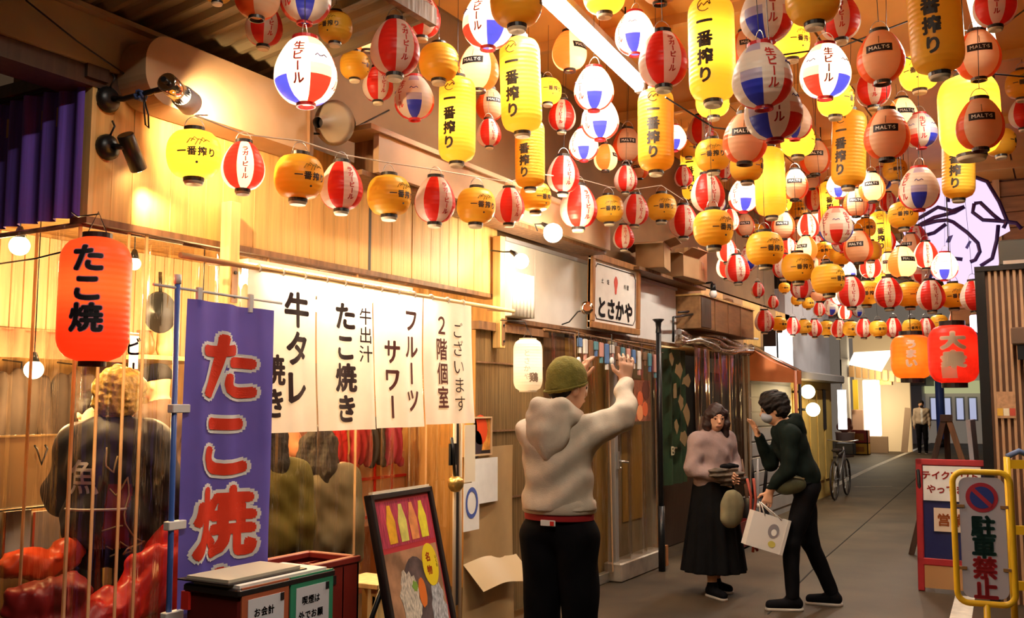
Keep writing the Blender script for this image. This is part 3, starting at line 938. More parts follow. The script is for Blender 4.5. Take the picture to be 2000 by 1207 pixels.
# banner flag on a blue pole
XB = -3.22
t = thing('banner_flag', 'tall blue nobori banner with red takoyaki lettering on a blue pole', 'banner', onx(340, 1207, XB), world=True)
pt, pb = onx(347, 550, XB), onx(332, 1207, XB)
pb = Vector((XB, pb.y, .0)); pt = Vector((XB, pt.y, pt.z))
blue_pole = mat('blue_pole', (.05, .12, .42), .35)
MB().tube([pb, pt], .012, 10).build('pole', blue_pole, t)
MB().tube([pt - Vector((0, 0, .01)), pt + Vector((0, 0, .03))], .015, 10).build('pole_cap', WHITEP, t)
ar0, ar1 = onx(300, 543, XB), onx(550, 608, XB)
zt = onx(440, 598, XB).z + .055
MB().tube([(XB, ar0.y, zt), (XB, ar1.y, zt - .01)], .006, 8).build('cross_arm', WHITEP, t)
MB().lathe([(0, 0), (.10, 0), (.11, .05), (.08, .09), (.03, .1), (.02, .14)], 20, T=(XB, pt.y, 0)).build('base_weight', blue_pole, t)
fy0, fy1 = onx(362, 700, XB).y, onx(522, 700, XB).y
fz1 = onx(440, 592, XB).z
fz0 = .35
def fsurf(y, z):
    u = (y - fy0) / (fy1 - fy0); d = (fz1 - z)
    return Vector((XB + .02 * math.sin(u * 7 + d * 1.2) * (.3 + u) + .012 * math.sin(u * 17 - d * 2) + .03 * u, y - .03 * u * min(d, 1) , z - .012 * u))
flag_m = mat('banner_blue', (.12, .10, .52), .7, transl=.2, var=.12, scale=3)
MB().grid(lambda u, v: fsurf(fy0 + (fy1 - fy0) * u, fz1 + (fz0 - fz1) * v), 30, 30).build('cloth', flag_m, t)
for yc_ in (fy0 + .06, fy1 - .12):
    MB().box((XB - .004, yc_ - .012, fz1 - .03), (XB + .012, yc_ + .012, zt + .012)).build('top_clip', WHITEP, t)
for py in (798, 1025, 1200):
    z = onx(345, py, XB).z
    MB().box((XB - .016, pt.y - .018, z - .018), (XB + .02, fy0 + .02, z + .018), bev=.003).build('side_clip', WHITEP, t)
ftxt = 'たこ焼き'
fsz = (onx(440, 640, XB).z - onx(440, 1090, XB).z) / 3
fyc = onx(440, 860, XB).y
for nm, bd, m, lf in (('letter_outline', .092, mat('white_print', (.9, .88, .85), .6), .004), ('letter', .042, mat('banner_red', (.80, .045, .012), .6, var=.1, scale=4), .007)):
    for i, ch in enumerate(ftxt):
        bb = MB()
        zc = onx(440, 640, XB).z - fsz * (i + .5)
        V, T = layout(ch, fsz * .92, True, bd, 1, 1.15)
        V, T = refine(V, T, .03)
        keep = [tr for tr in T if all(V[q][1] + zc > fz0 + .01 for q in tr)]
        bb.add([fsurf(fyc + x, zc + y) + Vector((lf, 0, 0)) for x, y in V], keep)
        bb.build(nm, m, t)

# ------------------------------------------------------------------ lantern shapes
def prof_round(R, H, ring, n=16, p=2.3):
    out = []
    for k in range(n + 1):
        z = -1 + 2 * k / n
        r = ring + (R - ring) * max(0, 1 - abs(z) ** p) ** (1 / 2.0)
        out.append((r, z * H / 2))
    return out
def prof_egg(R, H, rt, rb, n=16):
    out = []
    for k in range(n + 1):
        v = k / n
        z = -H / 2 + H * v
        w = math.sin(math.pi * (v ** .80) ) ** .72
        base = rb + (rt - rb) * v
        out.append((base + (R - base) * w, z))
    return out
def prof_tall(R, H, ring, n=22):
    out = []
    cz = R * .75
    for k in range(n + 1):
        v = k / n; z = -H / 2 + H * v
        d = min(v, 1 - v) * H
        if d < cz: r = ring + (R - ring) * math.sqrt(max(0, 1 - (1 - d / cz) ** 2))
        else: r = R
        out.append((r, z))
    return out
def rad_at(prof, z):
    for (r0, z0), (r1, z1) in zip(prof, prof[1:]):
        if z0 <= z <= z1: return r0 + (r1 - r0) * (z - z0) / max(1e-6, z1 - z0)
    return prof[0][0] if z < prof[0][1] else prof[-1][0]
def wrap(prof, a0, zc, lift=.002):
    """2D -> lantern skin; angle a0 from local -Y"""
    def fn(x, y):
        z = zc + y
        r = rad_at(prof, z)
        a = a0 + x / max(r, .05) - math.pi / 2
        return Vector(((r + lift) * math.cos(a), (r + lift) * math.sin(a), z))
    return fn
def rings(root, rt, rb, H, m, hgt=.014, cream=None, parts=True):
    MB().lathe([(rt - .004, H / 2 - .004), (rt + .003, H / 2 - .004), (rt + .003, H / 2 + hgt), (rt - .004, H / 2 + hgt), (rt - .004, H / 2 - .004)], 20, smooth=False).build('top_ring', m, root)
    MB().lathe([(rb - .004, -H / 2 + .004), (rb + .003, -H / 2 + .004), (rb + .003, -H / 2 - hgt), (rb - .004, -H / 2 - hgt), (rb - .004, -H / 2 + .004)], 20, smooth=False).build('bottom_ring', m, root)
    if cream is not None:
        MB().lathe([(rb + .001, -H / 2 - hgt), (rb - .004, -H / 2 - hgt - .014), (rb - .010, -H / 2 - hgt - .014), (.001, -H / 2 - hgt - .006)], 20).build('bottom_cap', cream, root)
def hanger(root, rt, H):
    MB().tube([(rt * math.cos(math.pi * k / 8), 0, H / 2 + .005 + .075 * math.sin(math.pi * k / 8)) for k in range(9)], .0025, 5).build('wire_loop', STEEL, root)

# big red takoyaki lantern
LR = mat('lantern_red', (.85, .10, .03), .45, transl=.45, ribs=260)
p = onx(185, 585, -3.38)
H = .50; R = .138
t = thing('paper_lantern', 'large red takoyaki lantern hanging at the stall corner', 'lantern', p, facing_cam(p))
prf = prof_tall(R, H, .055, 26)
MB().lathe(prf, 32).build('body', LR, t)
rings(t, .055, .05, H, BLACKV, .02)
for nm, bd, m, lf in (('lettering_outline', .07, mat('pink_print', (.75, .28, .35), .6), .002), ('lettering', .035, BLACK, .004)):
    letters('たこ焼', wrap(prf, -.22, .035, lf), .115, True, bd, 1.02, 1.1, fine=.02).build(nm, m, t)
MB().tube([(-.04, 0, H / 2 + .01), (0, 0, H / 2 + .11), (.04, 0, H / 2 + .01)], .003, 6).build('wire_loop', BLACKM, t)
MB().tube([(0, 0, H / 2 + .1), (-.08, .26, H / 2 + .13), (-.11, .36, ZB - p.z + .02)], .003, 6).build('hook', BLACKM, t)
single('cable', MB().tube([ony(0, 515, Y0 - .1), onx(70, 505, -3.75), onx(130, 490, -3.55), onx(178, 462, -3.40)], .004, 6), BLACKM, 'black lamp cable drooping to the red lantern', 'cable', onx(100, 500, -3.7))
plight(t, (0, 0, .05), 3.2, (1, .6, .3), .04)

# white lantern of the next shop
p = onx(1031, 713, -3.35)
H = .37; R = .105
t = thing('paper_lantern', 'white cylindrical lantern with faint writing beside the beanie man', 'lantern', p, facing_cam(p))
prf = prof_tall(R, H, .06, 20)
MB().lathe(prf, 28).build('body', mat('lantern_white', (.88, .80, .68), .6, transl=.4, ribs=300), t)
rings(t, .06, .06, H, mat('lantern_rim', (.7, .6, .48), .6), .008)
letters('とさかや', wrap(prf, -.05, .0, .002), .05, True, .0, 1.1, fine=.02).build('lettering', mat('faint_ink', (.45, .38, .3), .7), t)
letters('鶏', wrap(prf, .42, -.09, .002), .07, True, .03, fine=.02).build('emblem', mat('faint_ink2', (.25, .16, .1), .7), t)
MB().tube([(-.04, 0, H / 2), (0, 0, H / 2 + .07), (.04, 0, H / 2)], .003, 6).build('wire_loop', BLACKM, t)
MB().tube([(0, 0, H / 2 + .065), (-.02, .0, H / 2 + .13), (-.20, 0, H / 2 + .14)], .004, 6).build('hook', BLACKM, t)
plight(t, (0, 0, .03), .9, (1, .8, .55), .04)

# ================================================================== FOREGROUND: BOX, CRATE, MENU BOARD
DKRED = mat('dark_red_plastic', (.13, .012, .012), .35, var=.15, scale=4)
XK = -2.78
c0 = onx(468, 1152, XK); c1 = onx(650, 1120, XK); cl = onx(392, 1128, XK)
zk = c0.z
wk = .29
t = thing('drinks_cooler', 'dark red cooler box with a paper file on its lid', 'cooler', (XK - wk / 2, (c0.y + c1.y) / 2, 0), world=True)
MB().box((XK - wk, c0.y, .02), (XK, c1.y, zk - .035), bev=.01).build('body', DKRED, t)
MB().box((XK - wk - .008, c0.y - .012, zk - .03), (XK + .008, c1.y + .01, zk), bev=.006).build('lid', BLACKV, t)
MB().box((XK - wk + .03, c0.y + .01, zk), (XK - .01, c1.y - .03, zk + .012)).build('paper_sheet', PAPER, t)
MB().box((XK - wk - .012, c0.y - .015, zk - .1), (XK - wk + .03, c0.y - .002, zk - .03)).build('red_trim', REDP, t)
MB().lathe([(.0, 0), (.03, 0), (.03, .006), (.0, .006)], 16).xf(Matrix.Translation((XK - wk / 2, c0.y, zk - .2)) @ Matrix.Rotation(math.pi / 2, 4, 'X')).build('badge', mat('badge', (.12, .08, .16), .4), t)
for x in (XK - wk + .03, XK - .07):
    for y in (c0.y + .03, c1.y - .08):
        MB().box((x, y, 0), (x + .04, y + .05, .02)).build('foot', BLACKV, t)
t = thing('document_file', 'open black file with pale pages on the cooler lid', 'file', (XK - .2, c0.y + .1, zk + .012), world=True)
MB().box((XK - wk - .03, c0.y - .02, zk + .012), (XK - .04, c1.y - .12, zk + .018)).build('cover', BLACKV, t)
MB().box((XK - wk + .0, c0.y - .0, zk + .018), (XK - .06, c1.y - .14, zk + .030)).build('pages', mat('old_paper', (.62, .55, .42), .8), t)
ym = (c0.y + c1.y) / 2
for (ya_, yb_, colr, lab, txt) in ((c0.y + .008, ym - .006, mat('card_red', (.48, .12, .05), .5), 'red bordered notice card on the cooler front', ('お会計', '現金のみ', 'です')),
                                   (ym + .006, c1.y - .004, mat('card_green', (.04, .30, .16), .5), 'green bordered notice card on the cooler front', ('喫煙は', '外でお願', 'いします'))):
    t = thing('notice_card', lab, 'card', (XK, ya_, zk - .4), world=True)
    MB().box((XK, ya_, zk - .38), (XK + .006, yb_, zk + .004)).build('border', colr, t)
    MB().box((XK + .006, ya_ + .032, zk - .36), (XK + .008, yb_ - .028, zk - .045), bev=.0).build('sheet', mat('card_white', (.72, .72, .78), .6), t)
    for i, s_ in enumerate(txt):
        letters(s_, plane((XK + .009, (ya_ + yb_) / 2 - .01, zk - .10 - i * .06), *XUP), .036, False, .03, 1.05).build('lettering', BLACK, t)
    MB().box((XK + .008, yb_ - .05, zk - .075), (XK + .010, yb_ - .03, zk - .045)).build('mark', BLACK, t)
# bottle crate
XC = -3.02
c0, c1 = onx(572, 1112, XC), onx(706, 1094, XC)
zc = c0.z
CRATE = mat('crate_red', (.24, .025, .018), .4, var=.12, scale=4)
t = thing('bottle_crate', 'dark red plastic bottle crate behind the cooler', 'crate', (XC - .15, (c0.y + c1.y) / 2, 0), world=True)
for k in range(2):
    z1 = zc - k * (zc / 2 + .0); z0 = z1 - zc / 2 + .008
    x0, x1, y0, y1 = XC - .32, XC, c0.y, c1.y - .02
    MB().box((x0, y0, z0), (x1, y1, z0 + .015)).build('crate_floor', CRATE, t)
    for lo, hi in (((x1 - .012, y0, z0), (x1, y1, z1 - .012)), ((x0, y0, z0), (x0 + .012, y1, z1 - .012)), ((x0, y0, z0), (x1, y0 + .012, z1 - .012)), ((x0, y1 - .012, z0), (x1, y1, z1 - .012))):
        MB().box(lo, hi).build('side', CRATE, t)
    for lo, hi in (((x1 - .03, y0 - .008, z1 - .03), (x1 + .008, y1 + .008, z1)), ((x0 - .008, y0 - .008, z1 - .03), (x0 + .03, y1 + .008, z1)), ((x0, y0 - .008, z1 - .03), (x1, y0 + .03, z1)), ((x0, y1 - .03, z1 - .03), (x1, y1 + .008, z1))):
        MB().box(lo, hi, bev=.004).build('rim', CRATE, t)
    for q in range(1, 4):
        yq = y0 + (y1 - y0) * q / 4; xq = x0 + (x1 - x0) * q / 4
        MB().box((x0, yq - .004, z0), (x1, yq + .004, z1 - .04)).build('divider', CRATE, t)
        MB().box((xq - .004, y0, z0), (xq + .004, y1, z1 - .04)).build('divider', CRATE, t)
    MB().box((x1, (y0 + y1) / 2 - .06, z1 - .11), (x1 + .006, (y0 + y1) / 2 + .06, z1 - .07)).build('handle', BLACKV, t)

# A-board with food photographs
XA = -3.0
tl, tr = onx(716, 968, XA), onx(848, 943, XA)
AW = (tr.y - tl.y) * 1.02; lean = math.radians(13); AH = 1.16
base_z = .03
t = thing('menu_board', 'black framed standing menu board with food photographs', 'menu board', (XA + math.sin(lean) * AH, tl.y + .03, 0), math.radians(4))
M = Matrix.Rotation(-lean, 4, 'Y')
zs = tl.z / math.cos(lean)
def ap(name, lo, hi, m, bev=0.0):
    return MB().box(lo, hi, bev=bev).xf(M).build(name, m, t)
ap('board', (-.02, 0, .08), (0, AW, zs), BLACKV)
for (y0, y1, z0, z1) in ((0, .03, 0, zs), (AW - .03, AW, 0, zs), (0, AW, zs - .03, zs), (0, AW, .08, .12)):
    ap('frame', (-.025, y0, z0), (.018, y1, z1), BLACKV, .004)
ap('top_strip', (-.012, .03, zs), (.012, AW - .02, zs + .012), mat('pale_trim', (.75, .62, .45), .3))  # pale strip along the top edge of the frame
pz = lambda f: .12 + (zs - .15) * f
def panel(name, y0, y1, z0, z1, m, x=.002):
    return ap(name, (0, y0 * AW, pz(z0)), (x, y1 * AW, pz(z1)), m)
panel('photo_ground', .06, .94, .0, 1.0, mat('menu_red', (.5, .04, .05), .4))
panel('drink_photo', .08, .92, .765, .985, mat('drink_back', (.45, .05, .09), .35, var=.6, scale=30, stretch=(1, 4, .3)), .003)
for k, (yc_, col_) in enumerate(((.26, (.85, .42, .03)), (.44, (.75, .66, .15)), (.61, (.8, .30, .10)), (.77, (.85, .70, .05)))):
    y_ = yc_ * AW; z0, z1 = pz(.78), pz(.965)
    MB().prism([(y_ - .035, z0), (y_ + .035, z0), (y_ + .04, z0 + (z1 - z0) * .55), (y_ + .02, z0 + (z1 - z0) * .85), (y_ + .014, z1), (y_ - .014, z1), (y_ - .02, z0 + (z1 - z0) * .85), (y_ - .04, z0 + (z1 - z0) * .55)],
               lambda x, y, q: (q, x, y), .003, .0045).xf(M).build('printed_drink', mat('drink%d' % k, col_, .35, var=.2, scale=20), t)
panel('dish_photo', .08, .92, .22, .74, mat('dish_back', (.42, .22, .12), .4, var=.4, scale=9), .003)
def blob(name, cy, cz, ry, rz_, m, x, n=24, wob=.0, seed=0):
    rs = random.Random(seed)
    poly = [(cy * AW + ry * math.cos(2 * math.pi * k / n) * (1 + rs.uniform(-wob, wob)), pz(cz) + rz_ * math.sin(2 * math.pi * k / n) * (1 + rs.uniform(-wob, wob))) for k in range(n)]
    return MB().prism(poly, lambda a, b, q: (q, a, b), .003, x).xf(M).build(name, m, t)
blob('printed_bowl', .5, .46, .15, .25, mat('bowl_dark', (.10, .07, .07), .4, var=.6, scale=14), .0042)
blob('printed_noodles', .36, .50, .085, .15, mat('noodles', (.58, .5, .4), .5, var=.55, scale=40, stretch=(1, 3, 1)), .0048, wob=.15, seed=1)
blob('printed_seaweed', .78, .42, .07, .14, mat('seaweed', (.42, .42, .44), .5, var=.7, scale=40, stretch=(1, 4, 1)), .0049, wob=.2, seed=2)
blob('printed_egg', .56, .52, .035, .075, mat('egg_orange', (.75, .18, .03), .35), .0056, wob=.08, seed=3)
blob('printed_herb', .46, .56, .025, .025, mat('herb', (.2, .36, .05), .5), .0058, wob=.3, seed=4)
blob('printed_meat', .56, .36, .05, .035, mat('meat', (.38, .14, .09), .5), .0054, wob=.2, seed=5)
blob('price_spot', .76, .64, .075, .11, mat('spot_yellow', (.85, .62, .02), .4), .0060)
letters('名', plane((.0066, .73 * AW, pz(.68)), *XUP), .05, True, .04).xf(M).build('lettering', mat('spot_red', (.65, .1, .02), .5), t)
letters('物', plane((.0066, .73 * AW, pz(.615)), *XUP), .05, True, .04).xf(M).build('lettering', mat('spot_red'), t)
letters('いくら', plane((.0066, .86 * AW, pz(.65)), *XUP), .022, True, .02).xf(M).build('lettering', BLACK, t)
panel('low_photo', .4, .92, .0, .19, mat('low_photo', (.7, .55, .48), .5, var=.5, scale=25), .003)
panel('low_card', .08, .38, .0, .19, mat('low_orange', (.75, .32, .05), .5), .003)
MB().tube([(-.03 - zs * .6 * math.sin(lean), .03, zs * .6), (-.50, .05, .0)], .014, 8).build('back_leg', BLACKM, t)
MB().tube([(-.03 - zs * .6 * math.sin(lean), AW - .03, zs * .6), (-.50, AW - .05, .0)], .014, 8).build('back_leg', BLACKM, t)
ybx = onx(735, 1150, -3.4)
t = thing('wooden_stool', 'yellow wooden stool box behind the menu board', 'stool', (-3.45, ybx.y, 0), world=True)
MB().box((-3.6, ybx.y - .12, ybx.z + .02), (-3.3, ybx.y + .16, ybx.z + .05), bev=.004).build('top', PINEL, t)
for x in (-3.58, -3.36):
    for y in (ybx.y - .1, ybx.y + .1):
        MB().box((x, y, 0), (x + .04, y + .04, ybx.z + .02)).build('leg', PINEL, t)
MB().box((-3.35, ybx.y - .1, .25), (-3.33, ybx.y + .14, ybx.z - .02)).build('front_panel', PINEL, t)

# white poles with ladle, papers
q = onx(893, 1000, -3.5)
t = thing('door_pole', 'pair of cream metal door poles at the end of the noren', 'pole', (-3.5, q.y, 0), world=True)
for dy in (-.035, .035):
    MB().tube([(-3.5, q.y + dy, 0), (-3.5, q.y + dy, onx(890, 830, -3.5).z + .25)], .012, 8).build('pole', mat('cream_pole', (.75, .6, .42), .35), t)
MB().box((-3.52, q.y - .018, .3), (-3.5, q.y + .018, 1.6)).build('back_strip', BLACKV, t)
q2 = onx(890, 945, -3.465)
t = thing('brass_ladle', 'brass ladle hanging on the cream poles', 'ladle', q2, world=True)
MB().lathe([(.001, -.055), (.03, -.047), (.05, -.02), (.055, .008), (.05, .03), (.03, .046), (.001, .052)], 20, T=q2).build('bowl', mat('brass', (.62, .40, .12), .28, .8), t)
MB().tube([q2 + Vector((0, -.01, .04)), q2 + Vector((-.01, -.015, .20)), q2 + Vector((-.02, -.02, .30))], .011, 8).build('handle', BLACKM, t)
MB().box((q2.x - .03, q2.y - .04, q2.z + .12), (q2.x - .015, q2.y + .03, q2.z + .26)).build('latch_plate', BLACKM, t)
def sheet(name, px0, py0, px1, py1, X, m, label, cat, frame=None, parts=None):
    a, b = onx(px0, py0, X), onx(px1, py1, X)
    y0, y1 = min(a.y, b.y), max(a.y, b.y); z0, z1 = min(a.z, b.z), max(a.z, b.z)
    t = thing(name, label, cat, (X, (y0 + y1) / 2, z0), world=True)
    MB().box((X - .004, y0, z0), (X, y1, z1)).build('sheet', m, t)
    if frame:
        w_ = frame[1]
        for lo, hi in (((y0 - w_, z0 - w_), (y1 + w_, z0)), ((y0 - w_, z1), (y1 + w_, z1 + w_)), ((y0 - w_, z0), (y0, z1)), ((y1, z0), (y1 + w_, z1))):
            MB().box((X - .012, lo[0], lo[1]), (X + .012, hi[0], hi[1])).build('frame', frame[0], t)
    if parts: parts(t, X, y0, y1, z0, z1)
    return t
def food_parts(t, X, y0, y1, z0, z1):
    w_, h_ = y1 - y0, z1 - z0
    def bl(nm, cy, cz, r, m, n=16):
        MB().prism([(y0 + w_ * cy + r * math.cos(2 * math.pi * k / n), z0 + h_ * cz + r * 1.1 * math.sin(2 * math.pi * k / n)) for k in range(n)], lambda a, b, q: (q, a, b), X, X + .002).build(nm, m, t)
    bl('printed_food', .62, .68, w_ * .27, mat('food_red', (.8, .08, .02), .4))
    bl('printed_food', .3, .75, w_ * .2, mat('food_yellow', (.8, .5, .05), .4))
    bl('printed_bowl', .45, .28, w_ * .25, mat('food_dark', (.04, .03, .04), .4))
    MB().box((X, y0, z0), (X + .0015, y1, z0 + h_ * .1)).build('caption_band', BLACKV, t)
XP = -3.58
sheet('food_poster', 905, 818, 957, 885, XP, mat('food_orange', (.75, .30, .05), .4, var=.4, scale=18), 'framed orange food poster beside the noren end', 'poster', (mat('poster_frame', (.65, .45, .25), .5), .012), food_parts)
sheet('paper_notice', 922, 897, 972, 978, XP + .01, PAPER, 'blank white paper pinned under the food poster', 'paper')
sheet('paper_notice', 908, 830, 928, 940, XP + .05, mat('pale_strip', (.8, .68, .5), .7), 'narrow pale paper strip in front of the food poster', 'paper')
def ringp(t, X, y0, y1, z0, z1):
    cy, cz = (y0 + y1) / 2, z0 + (z1 - z0) * .58; ry, rz_ = (y1 - y0) * .4, (z1 - z0) * .33
    b_ = MB(); n = 24
    vs = [(X + .002, cy + ry * s_ * math.cos(2 * math.pi * k / n), cz + rz_ * s_ * math.sin(2 * math.pi * k / n)) for s_ in (1, .72) for k in range(n)]
    b_.add(vs, [(k, (k + 1) % n, n + (k + 1) % n, n + k) for k in range(n)]).build('printed_ring', mat('ring_blue', (.08, .12, .4), .5), t)
sheet('ring_card', 906, 945, 936, 1033, XP + .05, PAPER, 'white card with a printed blue ring below the brass ladle', 'card', None, ringp)
ORD = ['first', 'second', 'third', 'fourth', 'fifth', 'sixth', 'seventh', 'eighth', 'ninth', 'tenth', 'eleventh', 'twelfth', 'thirteenth', 'fourteenth', 'fifteenth', 'sixteenth', 'seventeenth', 'eighteenth', 'nineteenth', 'twentieth']
# ================================================================== CEILING LAMPS
TUBES = []
def tube_lamp(p0, p1, label, watts, wdt=.12, st=22, col=(1, .9, .74)):
    p0, p1 = Vector(p0), Vector(p1); TUBES.append((p0, p1))
    t = thing('tube_lamp', label, 'lamp', (p0 + p1) / 2, world=True)
    d = (p1 - p0).normalized(); s = Vector((-d.y, d.x, 0)).normalized() * wdt / 2
    up = Vector((0, 0, 1))
    def bar(name, a, b, hw, z0, z1, m):
        q = d.cross(up).normalized() * hw
        vs = [a - q + up * z0, a + q + up * z0, b + q + up * z0, b - q + up * z0, a - q * .7 + up * z1, a + q * .7 + up * z1, b + q * .7 + up * z1, b - q * .7 + up * z1]
        MB().add(vs, [(3, 2, 1, 0), (4, 5, 6, 7), (0, 1, 5, 4), (1, 2, 6, 5), (2, 3, 7, 6), (3, 0, 4, 7)]).build(name, m, t)
    bar('housing', p0, p1, wdt / 2, .02, .09, WHITEP)
    MB().tube([p0 + d * .04 - up * .01, p1 - d * .04 - up * .01], wdt * .32, 14).build('tube', glow('tube_glow%g' % st, col, st), t)
    for a in (p0, p1):
        MB().box((-.03, -.03, -.05), (.03, .03, .03), T=a).build('end_holder', WHITEP, t)
    for f in (.15, .85):
        c = p0.lerp(p1, f)
        MB().tube([c + up * .08, Vector((c.x, c.y, CEIL))], .006, 6).build('rod', BLACKM, t)
    arealight(t, (p0 + p1) / 2 - up * .07, (0, 0, math.atan2(d.y, d.x)), (p1 - p0).length, wdt * .7, watts, col)
    return t
tube_lamp(onz(1012, -60, 3.95), onz(1250, 168, 3.95), 'bright fluorescent tube running across the top of the picture', 70, .13)
tube_lamp((-2.0, 8.6, 4.1), (-2.05, 10.2, 4.1), 'fluorescent tube hidden among the lanterns past the first tube', 60, .12, 14)
tube_lamp((-2.3, 12.5, 4.1), (-2.35, 14.1, 4.1), 'fluorescent tube hidden among the middle lanterns', 60, .12, 14)
tube_lamp((-2.2, 15.4, 4.1), (-2.2, 17.0, 4.1), 'fluorescent tube hidden among the farthest lanterns', 60, .12, 14)
tube_lamp((-.9, .9, 4.15), (-.95, 2.5, 4.15), 'added unseen fill tube overhead just in front of the camera', 45, .12, 14)  # added tube, out of view, to brighten the man in the oat hoodie
tube_lamp((-.35, 6.2, 4.1), (-.35, 7.8, 4.1), 'fluorescent tube near the right edge above the lanterns', 50, .12, 14)

# ================================================================== SECOND SHOP
ZW0, ZW1 = 2.265, 2.86
ws = thing('wall_shop', None, None, (XF, 6.3, ZW0), world=True); tag(ws, 'white painted sign wall of the second shop', None, None, 'structure')
ya, yb = 6.35, 10.15
bounds = [ya, onx(1045, 560, XF).y, onx(1150, 570, XF).y, onx(1245, 600, XF).y, yb]
for a, b in zip(bounds, bounds[1:]):
    MB().box((XF - .08, a + .004, ZW0), (XF, b - .004, ZW1)).build('panel', WHITEP, ws)
MB().box((XF - .09, ya, ZW0 - .04), (XF + .03, yb, ZW0), bev=.004).build('bottom_rail', BROWNW, ws)
MB().box((XF - .09, ya, ZW1), (XF + .02, yb, ZW1 + .03)).build('top_rail', GREYP, ws)
MB().box((XF - .1, ya, ZW1 + .03), (XF - .08, yb, 3.1)).build('back_board', upw, ws)
# ribbed column
a, b = onx(1003, 600, -3.55), onx(1045, 600, -3.55)
t = thing('ribbed_column', 'white ribbed column under the lower bare bulb', 'column', (-3.6, (a.y + b.y) / 2, ZW0), world=True)
MB().box((-3.69, a.y, ZW0), (-3.57, b.y, ZW0 + .33)).build('core', WHITEP, t)
for k in range(6):
    y = a.y + (b.y - a.y) * (k + .5) / 6
    MB().tube([(-3.565, y, ZW0), (-3.565, y, ZW0 + .33)], (b.y - a.y) / 15, 8).build('rib', WHITEP, t)
# bare bulbs
def bare_bulb(px, py, X, label, watts, arm, r=.045):
    p = onx(px, py, X)
    t = thing('bare_bulb', label, 'lamp', p, world=True)
    MB().lathe([(r * math.sin(math.pi * k / 12) + .0004, -r * math.cos(math.pi * k / 12)) for k in range(13)], 20, T=p).build('bulb', glow('bulb_glow', (1, .82, .58), 45), t)
    MB().tube([p + Vector((-.03, 0, .035)), p + Vector((-.055, 0, .06)), p + Vector((-.09, 0, .08))], [.02, .018, .012], 10).build('socket', BLACKM, t)
    MB().tube([p + Vector((-.08, 0, .075)), p + Vector((-.15, 0, .08)), p + Vector(arm)], .006, 6).build('cord', BLACKM, t)
    plight(t, p + Vector((.03, 0, -.04)), watts, (1, .74, .42), .05)
bare_bulb(1080, 455, -3.20, 'dazzling upper bare bulb in front of the white wall', 75, (-.14, .02, .03), .07)
bare_bulb(1018, 510, -3.38, 'dazzling lower bare bulb above the ribbed column', 16, (-.26, 0, .1), .055)
# framed sign
pa, pb = onx(1157, 505, -3.58), onx(1240, 640, -3.58)
sc_y = (pa.y + pb.y) / 2
t = thing('framed_sign', 'wooden framed white shop sign with a red mark and brush letters', 'sign', (-3.64, (onx(1249, 600, -3.58).y + onx(1155, 600, -3.58).y) / 2, onx(1157, 640, -3.58).z - .02))
SW = onx(1249, 600, -3.58).y - onx(1155, 600, -3.58).y; SH = onx(1157, 492, -3.58).z - onx(1157, 640, -3.58).z
R_ = Matrix.Translation((.04, 0, .0)) @ Matrix.Rotation(math.radians(1.5), 4, 'Y')
z0 = .02
FRW = mat('frame_wood', (.36, .17, .06), .45, var=.25, scale=4, stretch=(6, 6, 1))
MB().box((-.02, -SW / 2, z0), (.0, SW / 2, z0 + SH)).xf(R_).build('board', PAPER, t)
for lo, hi in (((-SW / 2, 0), (SW / 2, .06)), ((-SW / 2, SH - .06), (SW / 2, SH)), ((-SW / 2, .06), (-SW / 2 + .06, SH - .06)), ((SW / 2 - .06, .06), (SW / 2, SH - .06))):
    MB().box((-.03, lo[0], z0 + lo[1]), (.025, hi[0], z0 + hi[1]), bev=.005).xf(R_).build('frame', FRW, t)
b_ = MB()
c_ = .05; yl, yr, zl, zh = -SW / 2 + .09, SW / 2 - .09, z0 + .09, z0 + SH - .09
pts = [(yl + c_, zl), (yr - c_, zl), (yr, zl + c_), (yr, zh - c_), (yr - c_, zh), (yl + c_, zh), (yl, zh - c_), (yl, zl + c_)]
b_.tube([(.003, a, b) for a, b in pts], .004, 5, closed=True).xf(R_).build('border_line', BLACK, t)
letters('とさかや', plane((.004, .0, z0 + SH * .30), *XUP), SW * .18, False, .04, 1.02).xf(R_).build('lettering', BLACK, t)
n = 18
MB().prism([((.034 + .012 * math.sin(3 * 2 * math.pi * k / n)) * math.cos(2 * math.pi * k / n), z0 + SH * .64 + .085 * math.sin(2 * math.pi * k / n)) for k in range(n)], lambda a, b, q: (q, a, b), .0, .004).xf(R_).build('red_mark', mat('mark_red', (.7, .10, .07), .6), t)
letters('土', plane((.004, -SW * .27, z0 + SH * .66), *XUP), .05, False, .01).xf(R_).build('lettering', BLACK, t)
letters('佐', plane((.004, -SW * .16, z0 + SH * .66), *XUP), .05, False, .01).xf(R_).build('lettering', BLACK, t)
letters('料理', plane((.004, SW * .22, z0 + SH * .65), *XUP), .05, False, .01, 1.3).xf(R_).build('lettering', BLACK, t)
# clip lamp under the sign
p = onx(1143, 604, -3.45)
t = thing('clip_lamp', 'small unlit metal clip lamp left of the framed sign', 'lamp', p, world=True)
d_ = Vector((.5, -.6, .1)).normalized()
MB().tube([p - d_ * .05, p - d_ * .03, p + d_ * .02, p + d_ * .06, p + d_ * .062], [.02, .04, .05, .055, .03], 16).build('shade', CHROME, t)
MB().tube([p - d_ * .04, p + Vector((-.06, -.02, -.02)), p + Vector((-.15, 0, -.10)), p + Vector((-.22, 0, -.12))], .006, 6).build('arm', BLACKM, t)
